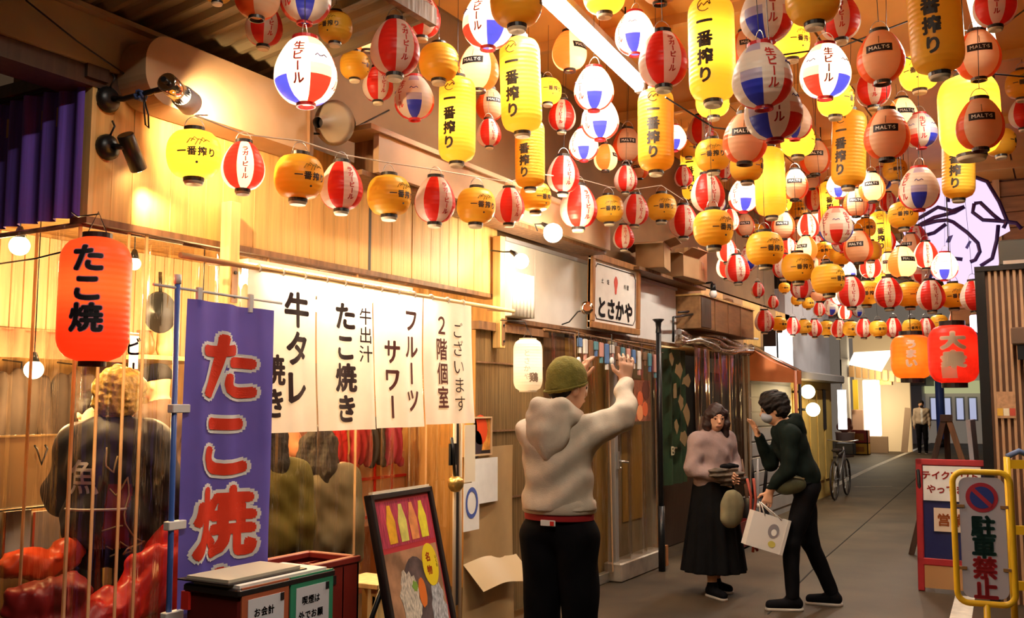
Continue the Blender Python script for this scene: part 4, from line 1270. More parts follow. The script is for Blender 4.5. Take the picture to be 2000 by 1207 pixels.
# cardboard boxes on the roof edge
def carton(px, py, X, sx, sy, sz, label, flaps=True, rz=0.0):
    p = onx(px, py, X)
    t = thing('cardboard_box', label, 'box', p, rz)
    for lo, hi in (((-sx, -sy, 0), (sx, sy, .008)), ((sx - .006, -sy, 0), (sx, sy, sz)), ((-sx, -sy, 0), (-sx + .006, sy, sz)), ((-sx, -sy, 0), (sx, -sy + .006, sz)), ((-sx, sy - .006, 0), (sx, sy, sz))):
        MB().box(lo, hi).build('side', CARDB, t)
    if flaps:
        for k, (M1, w_) in enumerate((((sx, 0, sz), sy), ((-sx, 0, sz), sy), ((0, -sy, sz), sx), ((0, sy, sz), sx))):
            a = random.uniform(-.4, .9)
            if k < 2:
                s_ = 1 if k == 0 else -1
                MB().add([(s_ * sx, -sy, sz), (s_ * sx, sy, sz), (s_ * (sx + .12 * math.cos(a)), sy, sz + .12 * math.sin(a)), (s_ * (sx + .12 * math.cos(a)), -sy, sz + .12 * math.sin(a)),
                          (s_ * sx, -sy, sz - .005), (s_ * sx, sy, sz - .005), (s_ * (sx + .12 * math.cos(a)), sy, sz + .12 * math.sin(a) - .005), (s_ * (sx + .12 * math.cos(a)), -sy, sz + .12 * math.sin(a) - .005)],
                         [(0, 1, 2, 3), (7, 6, 5, 4), (0, 4, 5, 1), (1, 5, 6, 2), (2, 6, 7, 3), (3, 7, 4, 0)]).build('flap', CARDB, t)
            else:
                s_ = 1 if k == 3 else -1
                MB().add([(-sx, s_ * sy, sz), (sx, s_ * sy, sz), (sx, s_ * (sy + .1 * math.cos(a)), sz + .1 * math.sin(a)), (-sx, s_ * (sy + .1 * math.cos(a)), sz + .1 * math.sin(a)),
                          (-sx, s_ * sy, sz - .005), (sx, s_ * sy, sz - .005), (sx, s_ * (sy + .1 * math.cos(a)), sz + .1 * math.sin(a) - .005), (-sx, s_ * (sy + .1 * math.cos(a)), sz + .1 * math.sin(a) - .005)],
                         [(0, 1, 2, 3), (7, 6, 5, 4), (0, 4, 5, 1), (1, 5, 6, 2), (2, 6, 7, 3), (3, 7, 4, 0)]).build('flap', CARDB, t)
    else:
        MB().box((-sx, -sy, sz), (sx, sy, sz + .006)).build('top', CARDB, t)
        MB().box((-.02, -sy - .002, sz * .5), (.02, sy + .002, sz + .009)).build('tape', mat('tape', (.5, .33, .15), .3), t)
        MB().box((sx, -sy * .3, sz * .35), (sx + .003, sy * .3, sz * .6)).build('printed_mark', BROWNW, t)
    return t
MB_ = single('storage_shelf', MB().box((-3.9, 8.6, 2.90), (-3.5, 10.6, 2.93)), BROWNW, 'brown storage board above the second shop wall', 'shelf', (-3.7, 9.6, 2.9))
t_ = carton(1262, 552, -3.62, .14, .2, .26, 'open cardboard box with raised flaps beside the framed sign', rz=.2); t_.location.z = 2.93; t_.location.x = -3.5; t_.location.y -= .1
t_ = carton(1300, 550, -3.62, .14, .2, .24, 'open cardboard box right of the first open box', rz=-.1); t_.location.z = 2.93; t_.location.x = -3.5; t_.location.y += .1
t_ = carton(1342, 548, -3.45, .13, .18, .36, 'closed cardboard carton hanging over the shop edge', False, .05)
t_.location.z = 2.93; t_.location.x = -3.5; t_.location.y += .28

# reed screen and door front
reed = mat('reed', (.20, .12, .045), .75, var=.5, scale=4, stretch=(60, 60, .4), bump=.4)
a, b = onx(928, 900, -3.66), onx(1062, 900, -3.66)
t = thing('reed_screen', 'brown reed screen behind the beanie man', 'screen', (-3.66, (a.y + b.y) / 2, .0), world=True)
MB().grid(lambda u, v: (-3.66 + .004 * math.sin(u * 260), a.y + (b.y - a.y) * u, .06 + 2.1 * v), 220, 2).build('reeds', reed, t)
for z in (.4, .9, 1.4, 1.9):
    MB().box((-3.655, a.y, z), (-3.648, b.y, z + .012)).build('binding', BROWNW, t)
MB().box((-3.70, a.y - .02, 2.14), (-3.62, b.y + .02, 2.2)).build('top_bar', BROWNW, t)
tarp = mat('tan_tarp', (.45, .29, .13), .5, var=.15, scale=3)
a, b = onx(902, 1100, -3.6), onx(1003, 1100, -3.6)
t = thing('tarpaulin', 'tan tarpaulin sheet with a folded corner beside the menu board', 'tarp', (-3.6, (a.y + b.y) / 2, 0), world=True)
MB().grid(lambda u, v: (-3.60 + .012 * math.sin(u * 9 + v * 3), a.y + (b.y - a.y) * u, .02 + 1.28 * v), 20, 12).build('sheet', tarp, t)
z_ = onx(950, 1090, -3.6).z
MB().grid(lambda u, v: (-3.59 + .12 * v + .012 * math.sin(u * 8), a.y + (b.y - a.y) * (u + .1 * v), z_ - .18 * v + .02 * math.sin(u * 5)), 16, 6).build('fold', mat('tarp_fold', (.55, .40, .22), .4), t)

# inner boards and steel door of the second shop
GOLD = mat('gold_ply', (.36, .20, .045), .5, var=.25, scale=1.5, stretch=(3, 3, .5))
GREYB = mat('weathered_ply', (.27, .20, .12), .6, var=.25, scale=2)
dw = thing('wall_door', None, None, (-3.75, 6.6, 0), world=True); tag(dw, 'plywood board front of the second shop', None, None, 'structure')
ys = [onx(px, 900, -3.74).y for px in (1045, 1105, 1152, 1196, 1258, 1295)]
for k, (a, b) in enumerate(zip(ys, ys[1:])):
    MB().box((-3.80, a + .004, .04), (-3.74, b - .004, 2.18)).build('board', (BROWNW, GOLD, GOLD, GREYB, GREYB)[k], dw)
a, b = onx(1215, 900, -3.735), onx(1255, 1010, -3.735)
MB().box((-3.738, a.y, b.z), (-3.732, b.y, onx(1230, 830, -3.735).z)).build('inset_panel', GOLD, dw)
q = onx(1197, 900, -3.66)
t = thing('door_1', None, None, (-3.66, q.y, 0), world=True); tag(t, 'steel door post with a lever handle in the second shop front', None, None, 'structure')
MB().box((-3.70, q.y - .035, .0), (-3.62, q.y + .035, 2.2), bev=.006).build('post', mat('alu', (.42, .40, .37), .35, .6), t)
hz = onx(1203, 902, -3.6).z
MB().box((-3.62, q.y + .0, hz - .07), (-3.60, q.y + .03, hz + .09)).build('lock_plate', STEEL, t)
MB().tube([(-3.60, q.y + .015, hz), (-3.56, q.y + .015, hz), (-3.555, q.y + .11, hz - .01)], .011, 8).build('handle', STEEL, t)
MB().tube([(-3.60, q.y + .015, hz - .06), (-3.575, q.y + .015, hz - .06)], .012, 8).build('key_knob', CHROME, t)
struct('baseboard_left', MB().box((-3.72, 6.9, 0), (-3.66, q.y - .06, .09), bev=.006), mat('alu'), label='low metal sill along the second shop')
a, b = onx(1212, 1100, -3.55), onx(1299, 1080, -3.55)
t = thing('metal_step', 'worn metal step plate at the foot of the second shop', 'step', (-3.58, (a.y + b.y) / 2, 0), world=True)
MB().box((-3.72, a.y, 0), (-3.54, b.y, .17), bev=.012).build('block', mat('worn_alu', (.36, .30, .24), .4, .5, var=.3, scale=6), t)
MB().box((-3.56, b.y - .05, .0), (-3.52, b.y + .01, .2)).build('end_plate', mat('rust', (.35, .13, .04), .7), t)
# vinyl in front of it and trinkets
def vinyl2(px0, px1, z0, z1, X, label, seed):
    return vinyl(onx(px0, 800, X).y, onx(px1, 800, X).y, z0, z1, X, label, [onx(px1 - 4, 800, X).y], seed, CLEARW, .03)
vinyl2(1062, 1125, .1, 2.2, -3.62, 'milky vinyl curtain behind the raised arms of the beanie man', 11)
vinyl2(1127, 1194, .1, 2.2, -3.63, 'milky vinyl curtain left of the steel door post', 12)
vinyl2(1202, 1290, .1, 2.2, -3.62, 'milky vinyl curtain right of the steel door post', 13)
TR = [mat('tr_blue', (.10, .2, .42), .5), mat('tr_white', (.7, .66, .6), .5), mat('tr_brown', (.2, .1, .05), .6), mat('tr_teal', (.1, .25, .3), .5), mat('tr_pink', (.6, .3, .25), .5)]
names = ['pale blue', 'white', 'brown', 'teal', 'pink']
for k in range(15):
    px = 1132 + k * 10.5
    p = onx(px, 655 + k * 2.4, -3.52)
    t = thing('hanging_charm', '%s cloth charm, %s from the left on the cord under the framed sign' % (names[k % 5], ORD[k]), 'charm', p, group='cloth charms under the framed sign', world=True)
    h = .10 + .05 * ((k * 7) % 3)
    MB().box((p.x - .01, p.y - .035, p.z - h), (p.x + .012, p.y + .035, p.z - .02), bev=.006).build('charm', TR[k % 5], t)
    MB().box((p.x - .012, p.y - .012, p.z - h - .05), (p.x + .008, p.y + .02, p.z - h)).build('tassel', TR[(k * 3 + 1) % 5], t)
    MB().tube([p - Vector((0, 0, .02)), p + Vector((0, 0, .02))], .003, 5).build('loop', BLACKM, t)
single('charm_cord', MB().tube([onx(1125, 648, -3.52), onx(1210, 669, -3.52), onx(1295, 689, -3.52)], .005, 6), BROWNW, 'brown cord holding the cloth charms', 'cord', onx(1210, 669, -3.52))
for k, px in enumerate((1130, 1195)):
    p = onx(px, 705, -3.5)
    t = thing('white_tag', ('round white tag hanging above the beanie', 'round white tag hanging on the steel door post')[k], 'tag', p, world=True)
    MB().lathe([(0, -.006), (.035, -.006), (.035, .006), (0, .006)], 16).xf(Matrix.Translation(p) @ Matrix.Rotation(math.pi / 2, 4, 'Y')).build('disc', PAPER, t)
    MB().tube([p, Vector((p.x, p.y, ZW0 - .04)), Vector((XF, p.y, ZW0 - .02))], .003, 5).build('string', BLACKM, t)
def redfood(t, X, y0, y1, z0, z1):
    w_, h_ = y1 - y0, z1 - z0
    rs = random.Random(4)
    for k in range(7):
        cy, cz, r = y0 + w_ * rs.uniform(.25, .75), z0 + h_ * rs.uniform(.15, .9), w_ * rs.uniform(.14, .26)
        MB().prism([(cy + r * math.cos(q * .785), cz + r * math.sin(q * .785)) for q in range(8)], lambda a, b, q: (q, a, b), X, X + .0015 + k * .0003).build('printed_food', mat('rf%d' % (k % 3), ((.65, .12, .04), (.8, .3, .12), (.12, .03, .02))[k % 3], .4), t)
sheet('food_poster', 1238, 742, 1271, 822, -3.55, mat('rf_back', (.25, .08, .04), .4, var=.4, scale=20), 'dark red fried food poster beside the raised hand', 'poster', None, redfood)

# black standing post with a cap
p = onx(1286, 640, -3.45)
t = thing('black_post', 'black post with a flared cap between the two vinyl fronts', 'post', (p.x, p.y, 0))
MB().tube([(0, 0, .62), (0, 0, p.z - .03)], .026, 12).build('shaft', BLACKM, t)
MB().lathe([(.03, p.z - .05), (.025, p.z), (.03, p.z + .05), (.06, p.z + .08), (.055, p.z + .085), (0, p.z + .06)], 16).build('cap', BLACKM, t)
MB().tube([(0, 0, 0), (0, 0, .62)], .034, 12).build('foot_sleeve', BLACKM, t)

# ================================================================== THIRD STALL
yA, yB = onx(1300, 800, XF).y, onx(1462, 800, XF).y
struct('wall_stall', MB().box((-4.9, yA, 0), (-4.8, yB + .1, 3.3)), mat('stall_dark', (.10, .055, .03), .7, var=.3, scale=2), label='dark back wall of the third stall')
up = thing('wall_upper', None, None, (XF, yA, 2.3), world=True); tag(up, 'plywood upper front of the third stall', None, None, 'structure')
for k in range(6):
    a = 10.16 + (yB + 2.4 - 10.16) * k / 6; b = 10.16 + (yB + 2.4 - 10.16) * (k + 1) / 6
    MB().box((XF - .06, a + .003, 2.32), (XF, b - .003, 3.0)).build('board', PINE if k % 2 else CARDB, up)
MB().box((XF - .08, 10.16, 2.26), (XF + .04, yB + .1, 2.32)).build('rail', BROWNW, up)
MB().box((-4.8, yA, 2.32), (XF - .06, yB + 2, 2.36)).build('soffit', BROWNW, up)
# wooden hood box
a, b = onx(1368, 620, -3.42), onx(1472, 640, -3.42)
t = thing('wooden_hood', 'long wooden box hood jutting over the third stall', 'box', (-3.5, (a.y + b.y) / 2, 2.4), world=True)
z0, z1 = onx(1420, 632, -3.42).z - .12, onx(1420, 600, -3.42).z + .05
MB().box((XF, a.y, z0), (-3.42, b.y, z1), bev=.006).build('box', mat('hood_wood', (.26, .13, .05), .5, var=.25, scale=3, stretch=(6, 1, 6)), t)
MB().box((-3.425, a.y + .02, z0 + .02), (-3.41, a.y + .35, z1 - .02)).build('dark_front', DARKW, t)
MB().box((XF, a.y - .01, z1), (-3.40, b.y + .01, z1 + .02)).build('top', PINEL, t)
MB().lathe([(0, 0), (.08, 0), (.07, .05), (0, .07)], 14, T=(-3.5, (a.y + b.y) / 2 + .2, z1 + .02)).build('vent_cap', BROWNW, t)
for k in range(3):
    MB().box((-3.425, a.y + .5 + k * .5, z0), (-3.412, a.y + .52 + k * .5, z1)).build('seam', BROWNW, t)
# arm lamp with unlit bulb
p = onx(1393, 572, -3.3)
t = thing('arm_lamp', 'black wall arm with a white unlit bulb', 'lamp', p, world=True)
q = onx(1332, 556, XF)
MB().tube([q, q + Vector((.1, .05, .0)), p + Vector((0, -.05, .11)), p + Vector((0, 0, .09))], .012, 8).build('arm', BLACKM, t)
MB().tube([p + Vector((0, 0, .10)), p + Vector((0, 0, .02))], [.028, .034], 12).build('socket', BLACKM, t)
MB().lathe([(.001, -.06), (.03, -.05), (.045, -.015), (.035, .02), (.02, .04)], 14, T=p).build('bulb', mat('milk_glass', (.85, .82, .8), .2), t)
MB().lathe([(.0, 0), (.05, 0), (.05, .02), (0, .02)], 12).xf(Matrix.Translation(q) @ Matrix.Rotation(math.pi / 2, 4, 'Y')).build('mount', BLACKM, t)
single('conduit', MB().tube([onx(1352, 600, -3.6), onx(1352, 636, -3.6), onx(1375, 642, -3.6)], .012, 6), WHITEP, 'white elbow conduit beside the wooden hood', 'pipe', onx(1352, 636, -3.6))
single('conduit', MB().tube([onx(1456, 640, -3.45), onx(1456, 660, -3.45), onx(1480, 662, -3.45)], .015, 6), WHITEP, 'white elbow pipe at the far end of the wooden hood', 'pipe', onx(1456, 660, -3.45))
t = thing('bracket_frame', 'thin black bracket frame left of the wooden hood', 'bracket', onx(1315, 640, -3.5), world=True)
MB().tube([onx(1315, 668, -3.55), onx(1315, 620, -3.55), onx(1362, 612, -3.5)], .014, 6).build('bar', BLACKM, t)
MB().tube([onx(1325, 610, -3.6), onx(1368, 606, -3.5)], .012, 6).build('bar', BLACKM, t)
# rolled vinyl above the stall
t = thing('rolled_vinyl', 'bundle of clear vinyl rolled up under the plywood front', 'roll', onx(1400, 665, -3.5), world=True)
rm = clear_mat('vinyl_roll', (.80, .62, .42), .2, .25, .5)
for k in range(3):
    MB().tube([onx(1326 + u * 140, 648 + k * 8 + u * 26 + 6 * math.sin(u * 9 + k), -3.55 + .03 * k) for u in [x / 12 for x in range(13)]], [.035 + .012 * math.sin(x * 2.1 + k) for x in range(13)], 10).build('roll', rm, t)
# green drape with lettering and plastic
GREEN = mat('green_cloth', (.018, .04, .015), .6, var=.3, scale=5)
a, b = onx(1297, 800, -3.6), onx(1352, 800, -3.6)
t = thing('green_drape', 'dark green cloth with pale lettering behind the vinyl', 'cloth', (-3.6, a.y, .7), world=True)
gs = lambda y, z: Vector((-3.68 + .03 * math.sin((y - a.y) * 22), y, z))
MB().grid(lambda u, v: gs(a.y + (b.y - a.y) * u, .75 + 1.45 * v), 40, 4).build('cloth', GREEN, t)
letters('Beer', lambda x, y: gs((a.y + b.y) / 2 + x, onx(1325, 880, -3.6).z + y) + Vector((.02, 0, 0)), .13, False, .02, fine=.03).build('lettering', mat('pale_letters', (.5, .42, .25), .6), t)
for k in range(8):
    py = 700 + k * 22; px = 1312 + (k * 13) % 34
    c = onx(px, py, -3.58)
    MB().prism([((.06 + .03 * (k % 3)) * math.cos(q * .9) * (1 + .5 * math.sin(q * 5 + k)), (.07 + .02 * (k % 2)) * math.sin(q * .9) * (1 + .5 * math.cos(q * 4 + k))) for q in range(7)], lambda x, y, s_: (c.x + s_, c.y + x, c.z + y), .0, .004).build('printed_leaf', mat('leaf_tan', (.20, .13, .05), .6), t)
vinyl2(1356, 1392, .5, 2.25, -3.58, 'clear vinyl strip next to the green drape', 21)
vinyl2(1394, 1428, .3, 2.25, -3.56, 'clear vinyl strip in the middle of the third stall', 22)
vinyl2(1430, 1466, .2, 2.25, -3.58, 'clear vinyl strip at the far end of the third stall', 23)
MB_ = single('stall_counter', MB().box((-4.5, yA + .1, 0), (-3.95, yB, .85), bev=.01), DARKW, 'dark wooden counter behind the vinyl strips', 'counter', (-4.2, (yA + yB) / 2, 0))
for k, px in enumerate((1372, 1408, 1440)):
    p = onx(px, 850, -4.2)
    t = thing('paper_menu', ('pale paper hung behind the first vinyl strip', 'pale paper hung behind the middle vinyl strip', 'pale paper hung behind the last vinyl strip')[k], 'paper', p, world=True)
    MB().box((-4.205, p.y - .13, p.z - .1), (-4.2, p.y + .13, p.z + .25)).build('sheet', PAPER, t)
    MB().tube([(-4.2, p.y, p.z + .25), (-4.2, p.y, 2.3)], .004, 5).build('cord', BLACKM, t)
pendant(Vector((-4.3, (yA + yB) / 2, 1.9)), 'small lamp glowing inside the third stall', 16, .04, .4)
# bucket and clutter at the foot
p = onz(1291, 1075)
t = thing('blue_bucket', 'pale blue bucket beside the metal step', 'bucket', (-3.45, p.y + .02, 0))
bz = mat('bucket_blue', (.16, .2, .36), .4)
MB().lathe([(0, 0), (.13, 0), (.16, .34), (.17, .36), (.15, .36), (.12, .02), (0, .02)], 18).build('body', bz, t)
MB().tube([(.16 * math.cos(q), .16 * math.sin(q) * .4, .36 + .1 * math.sin(q)) for q in [x * math.pi / 8 for x in range(9)]], .006, 6).build('handle', STEEL, t)
t = thing('umbrella_stand', 'dark bin with folded umbrellas in front of the third stall', 'umbrella stand', (-3.25, yA + 1.75, 0))
MB().lathe([(0, 0), (.15, 0), (.16, .5), (.15, .5), (.13, .02), (0, .02)], 16).build('bin', BLACKM, t)
for k in range(4):
    a = k * 1.6
    MB().tube([(.05 * math.cos(a), .05 * math.sin(a), .1), (.13 * math.cos(a), .13 * math.sin(a), .75), (.15 * math.cos(a), .15 * math.sin(a), .95)], [.03, .02, .008], 8).build('umbrella', (BLACKM, mat('clear_umb', (.5, .5, .5), .2), mat('um_brown', (.2, .1, .06), .5), BLACKM)[k], t)
t = thing('parked_crate', 'dark plastic crate on the ground behind the woman', 'crate', (-3.35, yA + 1.05, 0))
for lo, hi in (((-.18, -.25, 0), (.18, .25, .02)), ((.165, -.25, 0), (.18, .25, .3)), ((-.18, -.25, 0), (-.165, .25, .3)), ((-.18, -.25, 0), (.18, -.235, .3)), ((-.18, .235, 0), (.18, .25, .3))):
    MB().box(lo, hi).build('side', DKRED, t)

# orange awning
a = onx(1458, 672, -3.65); b = onx(1555, 722, -2.95)
t = thing('orange_awning', 'small orange canvas awning over the far end of the stalls', 'awning', (-3.4, a.y + 1, 2.0), world=True)
aw_m = mat('orange_canvas', (.62, .20, .07), .6, transl=.25, var=.12, scale=4)
ay0, ay1 = onx(1468, 700, -3.65).y, onx(1556, 730, -3.0).y
zt = onx(1465, 672, -3.65).z; zf = onx(1545, 722, -3.0).z
MB().grid(lambda u, v: (-3.68 + .68 * v, ay0 + (ay1 - ay0) * u, zt + (zf - zt) * v - .05 * math.sin(v * math.pi)), 12, 8).build('canvas', aw_m, t)
MB().grid(lambda u, v: (-3.0 + .01 * math.sin(u * 20), ay0 + (ay1 - ay0) * u, zf - .16 * v - .02 * math.sin(u * 18) * v), 24, 3).build('valance', aw_m, t)
MB().add([(-3.68, ay0, zt), (-3.0, ay0, zf), (-3.0, ay0, zf - .16), (-3.68, ay0, zf - .12)], [(0, 1, 2, 3)]).build('side_flap', aw_m, t)
for y in (ay0, ay1):
    MB().tube([(-3.68, y, zt), (-3.0, y, zf)], .014, 6).build('rafter', STEEL, t)
    MB().tube([(-3.02, y, 0), (-3.02, y, zf)], .022, 8).build('pole', mat('orange_pole', (.5, .16, .07), .5) if y == ay1 else BLACKM, t)
st = MB()
yc0, yc1 = yB + .1, 15.2
struct('wall_shutter', MB().box((XF - .1, yc0, 0), (XF, yc1, 2.34)), mat('shutter', (.34, .32, .31), .45, var=.08, scale=3), label='grey shutter front under the orange awning')
ws_ = bpy.data.objects['wall_shutter']
for k in range(10):
    MB().box((XF, yc0, .1 + k * .2), (XF + .012, yc1, .28 + k * .2), bev=.004).build('slat', mat('shutter'), ws_)
# lit sign box
p = onx(1518, 682, -3.4)
t = thing('light_box', 'white lit sign box above the orange awning', 'sign', p, world=True)
MB().box((-3.5, p.y - .35, p.z - .32), (-3.3, p.y + .45, p.z + .3), bev=.01).build('case', BLACKM, t)
MB().box((-3.30, p.y - .32, p.z - .29), (-3.29, p.y + .42, p.z + .27)).build('lit_face', glow('box_glow', (1, .93, .86), 3), t)
MB().box((-3.48, p.y - .356, p.z - .29), (-3.32, p.y - .35, p.z + .27)).build('lit_side', glow('box_glow', (1, .93, .86), 3), t)
MB().box((-3.48, p.y - .36, p.z + .02), (-3.32, p.y - .356, p.z + .25)).build('printed_mark', BLACK, t)
# grey upper panel building and yellow front
yG0, yG1 = onx(1536, 700, XF).y, onx(1622, 740, XF).y
struct('wall_grey', MB().box((XF - .3, yG0, 2.12), (XF, yG1, 3.4)), GREYP, label='plain grey upper panel beyond the orange awning')
struct('trim_10', MB().box((XF - .3, yG0, 1.98), (XF + .22, yG1 + .15, 2.12), bev=.02), mat('grey_ledge', (.3, .28, .28), .5), label='grey ledge under the plain upper panel')
yw = mat('yellow_wall', (.55, .38, .11), .55, var=.12, scale=3)
struct('wall_yellow', MB().box((XF - .3, 15.2, 0), (XF, yG1, 1.98)), yw, label='yellow shop wall behind the man in black')
wy = bpy.data.objects['wall_yellow']
for k in range(5):
    MB().box((XF, 15.3 + k * .56, .3), (XF + .02, 15.75 + k * .56, 1.85), bev=.006).build('panel', yw, wy)
p = onx(1610, 800, XF + .02)
MB().box((XF + .0, p.y - .12, p.z - .35), (XF + .03, p.y + .12, p.z + .35), bev=.01).build('slot_window', BLACKV, wy)
for k, (px, py) in enumerate(((1578, 765), (1588, 800))):
    p = onx(px, py, -3.45)
    t = thing('wall_lamp', ('upper round lamp on the yellow wall', 'lower round lamp on the yellow wall')[k], 'lamp', p, world=True)
    MB().lathe([(.11 * math.sin(math.pi * q / 10) + .0005, -.11 * math.cos(math.pi * q / 10)) for q in range(11)], 16, T=p).build('globe', glow('wall_globe', (1, .8, .42), 5), t)
    MB().tube([p + Vector((-.09, 0, 0)), Vector((XF + .01, p.y, p.z))], .02, 8).build('arm', BLACKM, t)
    plight(t, p + Vector((.15, 0, -.05)), 10, (1, .7, .3), .08)
# bicycle behind the man in black
p = onz(1640, 925)
t = thing('bicycle', 'bicycle parked by the yellow wall behind the man in black', 'bicycle', (-3.42, 17.4, 0), math.radians(90))
def wheel(cx):
    MB().tube([(cx + .31 * math.cos(2 * math.pi * k / 28), 0, .33 + .31 * math.sin(2 * math.pi * k / 28)) for k in range(28)], .018, 8, closed=True).build('wheel', BLACKV, t)
    sp = MB()
    for k in range(14):
        a = 2 * math.pi * k / 14; sp.tube([(cx, 0, .33), (cx + .3 * math.cos(a), 0, .33 + .3 * math.sin(a))], .0025, 4, caps=False)
    sp.build('spokes', STEEL, t)
wheel(-.52); wheel(.52)
fr = mat('bike_frame', (.25, .24, .25), .3, .6)
for a, b in (((-.52, 0, .33), (-.12, 0, .34)), ((-.12, 0, .34), (-.22, 0, .78)), ((-.52, 0, .33), (-.2, 0, .72)), ((-.12, 0, .34), (.34, 0, .74)), ((-.2, 0, .72), (.33, 0, .8)), ((.52, 0, .33), (.33, 0, .86))):
    MB().tube([a, b], .016, 8).build('frame_tube', fr, t)
MB().tube([(.27, -.27, .98), (.33, -.05, .95), (.33, .05, .95), (.27, .27, .98)], .012, 8).build('handlebar', STEEL, t)
MB().box((-.35, -.07, .79), (-.1, .07, .85), bev=.02).build('saddle', BLACKV, t)
MB().box((.42, -.15, .72), (.68, .15, .92), bev=.01).build('basket', BLACKM, t)
# ================================================================== FAR END OF THE ALLEY
far_b = thing('far_building', 'dark cluttered shop front at the far bend of the alley', 'building', (-6, 22, 0), world=True)
MB().box((-7.2, 18.4, 0), (-6.8, 33.0, 5.0)).build('wall', mat('far_dark', (.09, .06, .05), .7, var=.3, scale=1), far_b)
MB().box((-6.8, 18.4, 3.2), (-3.6, 18.6, 5.0)).build('gable', DARKW, far_b)
for k in range(4):
    MB().box((-6.8, 20 + k * 3, .0), (-6.74, 21.6 + k * 3, 2.1)).build('doorway', mat('far_door', (.16, .06, .03), .6), far_b)
    MB().box((-6.8, 20.3 + k * 3, 2.3), (-6.72, 21.4 + k * 3, 2.9)).build('sign_panel', BROWNW, far_b)
for k in range(5):
    MB().tube([(-6.75, 19 + k * 1.5, 3.0 + .3 * (k % 2)), (-6.75, 20.8 + k * 1.5, 4.2)], .05, 6).build('brace', GREYP, far_b)
t = thing('glass_lamp', 'narrow lit lamp tube hung in the dark far doorway', 'lamp', ond(1645, 800, 27), world=True)
p = ond(1645, 800, 27)
MB().tube([p + Vector((0, 0, -.55)), p + Vector((0, 0, .55))], .12, 12).build('tube', glow('far_white', (1, .93, .88), 4), t)
MB().tube([p + Vector((0, 0, .55)), p + Vector((0, 0, 1.4))], .02, 6).build('cord', BLACKM, t)
# white pillar
p = onz(1656, 884)
t = thing('white_pillar', 'slim white pillar at the far left of the alley', 'pillar', p)
MB().box((-.13, -.13, 0), (.13, .13, 4.1), bev=.02).build('shaft', WHITEP, t)
MB().box((-.17, -.17, 0), (.17, .17, .15)).build('plinth', GREYP, t)
# bright shop
p = onz(1705, 884)
Yf = p.y
def fx(px, py, Y=None): return ony(px, py, Y or Yf)
t = thing('bright_shop', 'brightly lit far shop front with a pale canopy', 'building', (p.x, Yf, 0), world=True)
a, b = fx(1660, 890), fx(1772, 890)
MB().box((a.x, Yf + 1.2, 0), (b.x, Yf + 1.4, 4.2)).build('back_wall', mat('shop_cream_glow', (.85, .7, .45), .5, emit=.22, ecol=(1, .62, .28)), t)  # wall emits faintly: the shop's light is put into its colour
a, b = fx(1684, 742), fx(1722, 852)
MB().box((a.x, Yf, b.z), (b.x, Yf + .1, a.z), bev=.03).build('lit_door', glow('door_glow', (1, .84, .6), 2.6), t)
a, b = fx(1664, 690), fx(1738, 716)
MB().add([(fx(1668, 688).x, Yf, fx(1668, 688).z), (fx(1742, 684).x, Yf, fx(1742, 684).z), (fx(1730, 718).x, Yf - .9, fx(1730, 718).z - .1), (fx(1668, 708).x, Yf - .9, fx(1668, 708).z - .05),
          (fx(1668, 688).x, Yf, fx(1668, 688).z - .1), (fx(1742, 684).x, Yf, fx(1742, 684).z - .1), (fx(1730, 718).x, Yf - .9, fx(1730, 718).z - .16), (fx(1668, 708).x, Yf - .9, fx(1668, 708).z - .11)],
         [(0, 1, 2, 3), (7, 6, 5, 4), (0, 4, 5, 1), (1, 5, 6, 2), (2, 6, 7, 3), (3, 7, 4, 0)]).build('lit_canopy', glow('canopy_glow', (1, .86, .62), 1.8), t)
for k in range(8):
    a, b = fx(1664 + k * 13, 716 + k * 1.5), fx(1676 + k * 13, 737 + k * 1.5)
    MB().box((a.x, Yf - .6, b.z), (b.x - .02, Yf - .5, a.z), bev=.01).build('eave_board', mat('eave_tan', (.42, .24, .10), .5), t)
a, b = fx(1668, 742), fx(1680, 800)
MB().box((a.x, Yf - .3, b.z), (b.x, Yf - .25, a.z)).build('yellow_flag', mat('flag_yellow', (.85, .6, .05), .5), t)
a, b = fx(1722, 740), fx(1746, 752)
MB().box((a.x, Yf - .5, b.z), (b.x, Yf - .2, a.z)).build('orange_sign', mat('orange_sign', (.75, .32, .1), .5), t)
a, b = fx(1664, 800), fx(1690, 884)
MB().box((a.x, Yf - .1, 0), (b.x, Yf, a.z), bev=.02).build('left_panel', mat('shop_peach', (.75, .5, .38), .5), t)
a, b = fx(1684, 852), fx(1735, 884)
MB().box((a.x, Yf - .05, 0), (b.x, Yf + .1, a.z)).build('plinth', mat('shop_tan', (.6, .42, .28), .5), t)
plight(t, (p.x + .6, Yf - 1.3, 2.4), 90, (1, .78, .48), .3)
p = onz(1748, 880)
t = thing('light_board', 'glowing white standing board outside the far shop', 'sign', p, math.radians(15))
MB().box((-.42, -.1, .05), (.30, .1, 1.45), bev=.03).build('lit_face', glow('board_glow', (.9, .93, 1), 3.2), t)
MB().box((-.3, -.14, 0), (.2, .14, .06)).build('foot', BLACKM, t)
p = onz(1714, 879)
t = thing('leaflet_stand', 'pale standing rack beside the glowing far board', 'rack', p)
MB().box((-.2, -.1, .0), (.15, .1, 1.2), bev=.03).build('body', mat('rack_blue', (.6, .62, .7), .5), t)
MB().box((-.16, -.12, .7), (.11, -.1, 1.1)).build('leaflets', mat('leaf_grey', (.3, .3, .35), .5), t)
p = onz(1766, 884)
single('leaning_board', MB().box((-.1, -.03, 0), (.1, .03, 1.5)).xf(Matrix.Translation(p) @ Matrix.Rotation(.12, 4, 'Y')), mat('shop_tan'), 'tan board leaning right of the glowing far board', 'board', p)
p = onz(1681, 888)
t = thing('beer_crate', 'red crate stacked on a yellow crate at the far shop', 'crate', p)
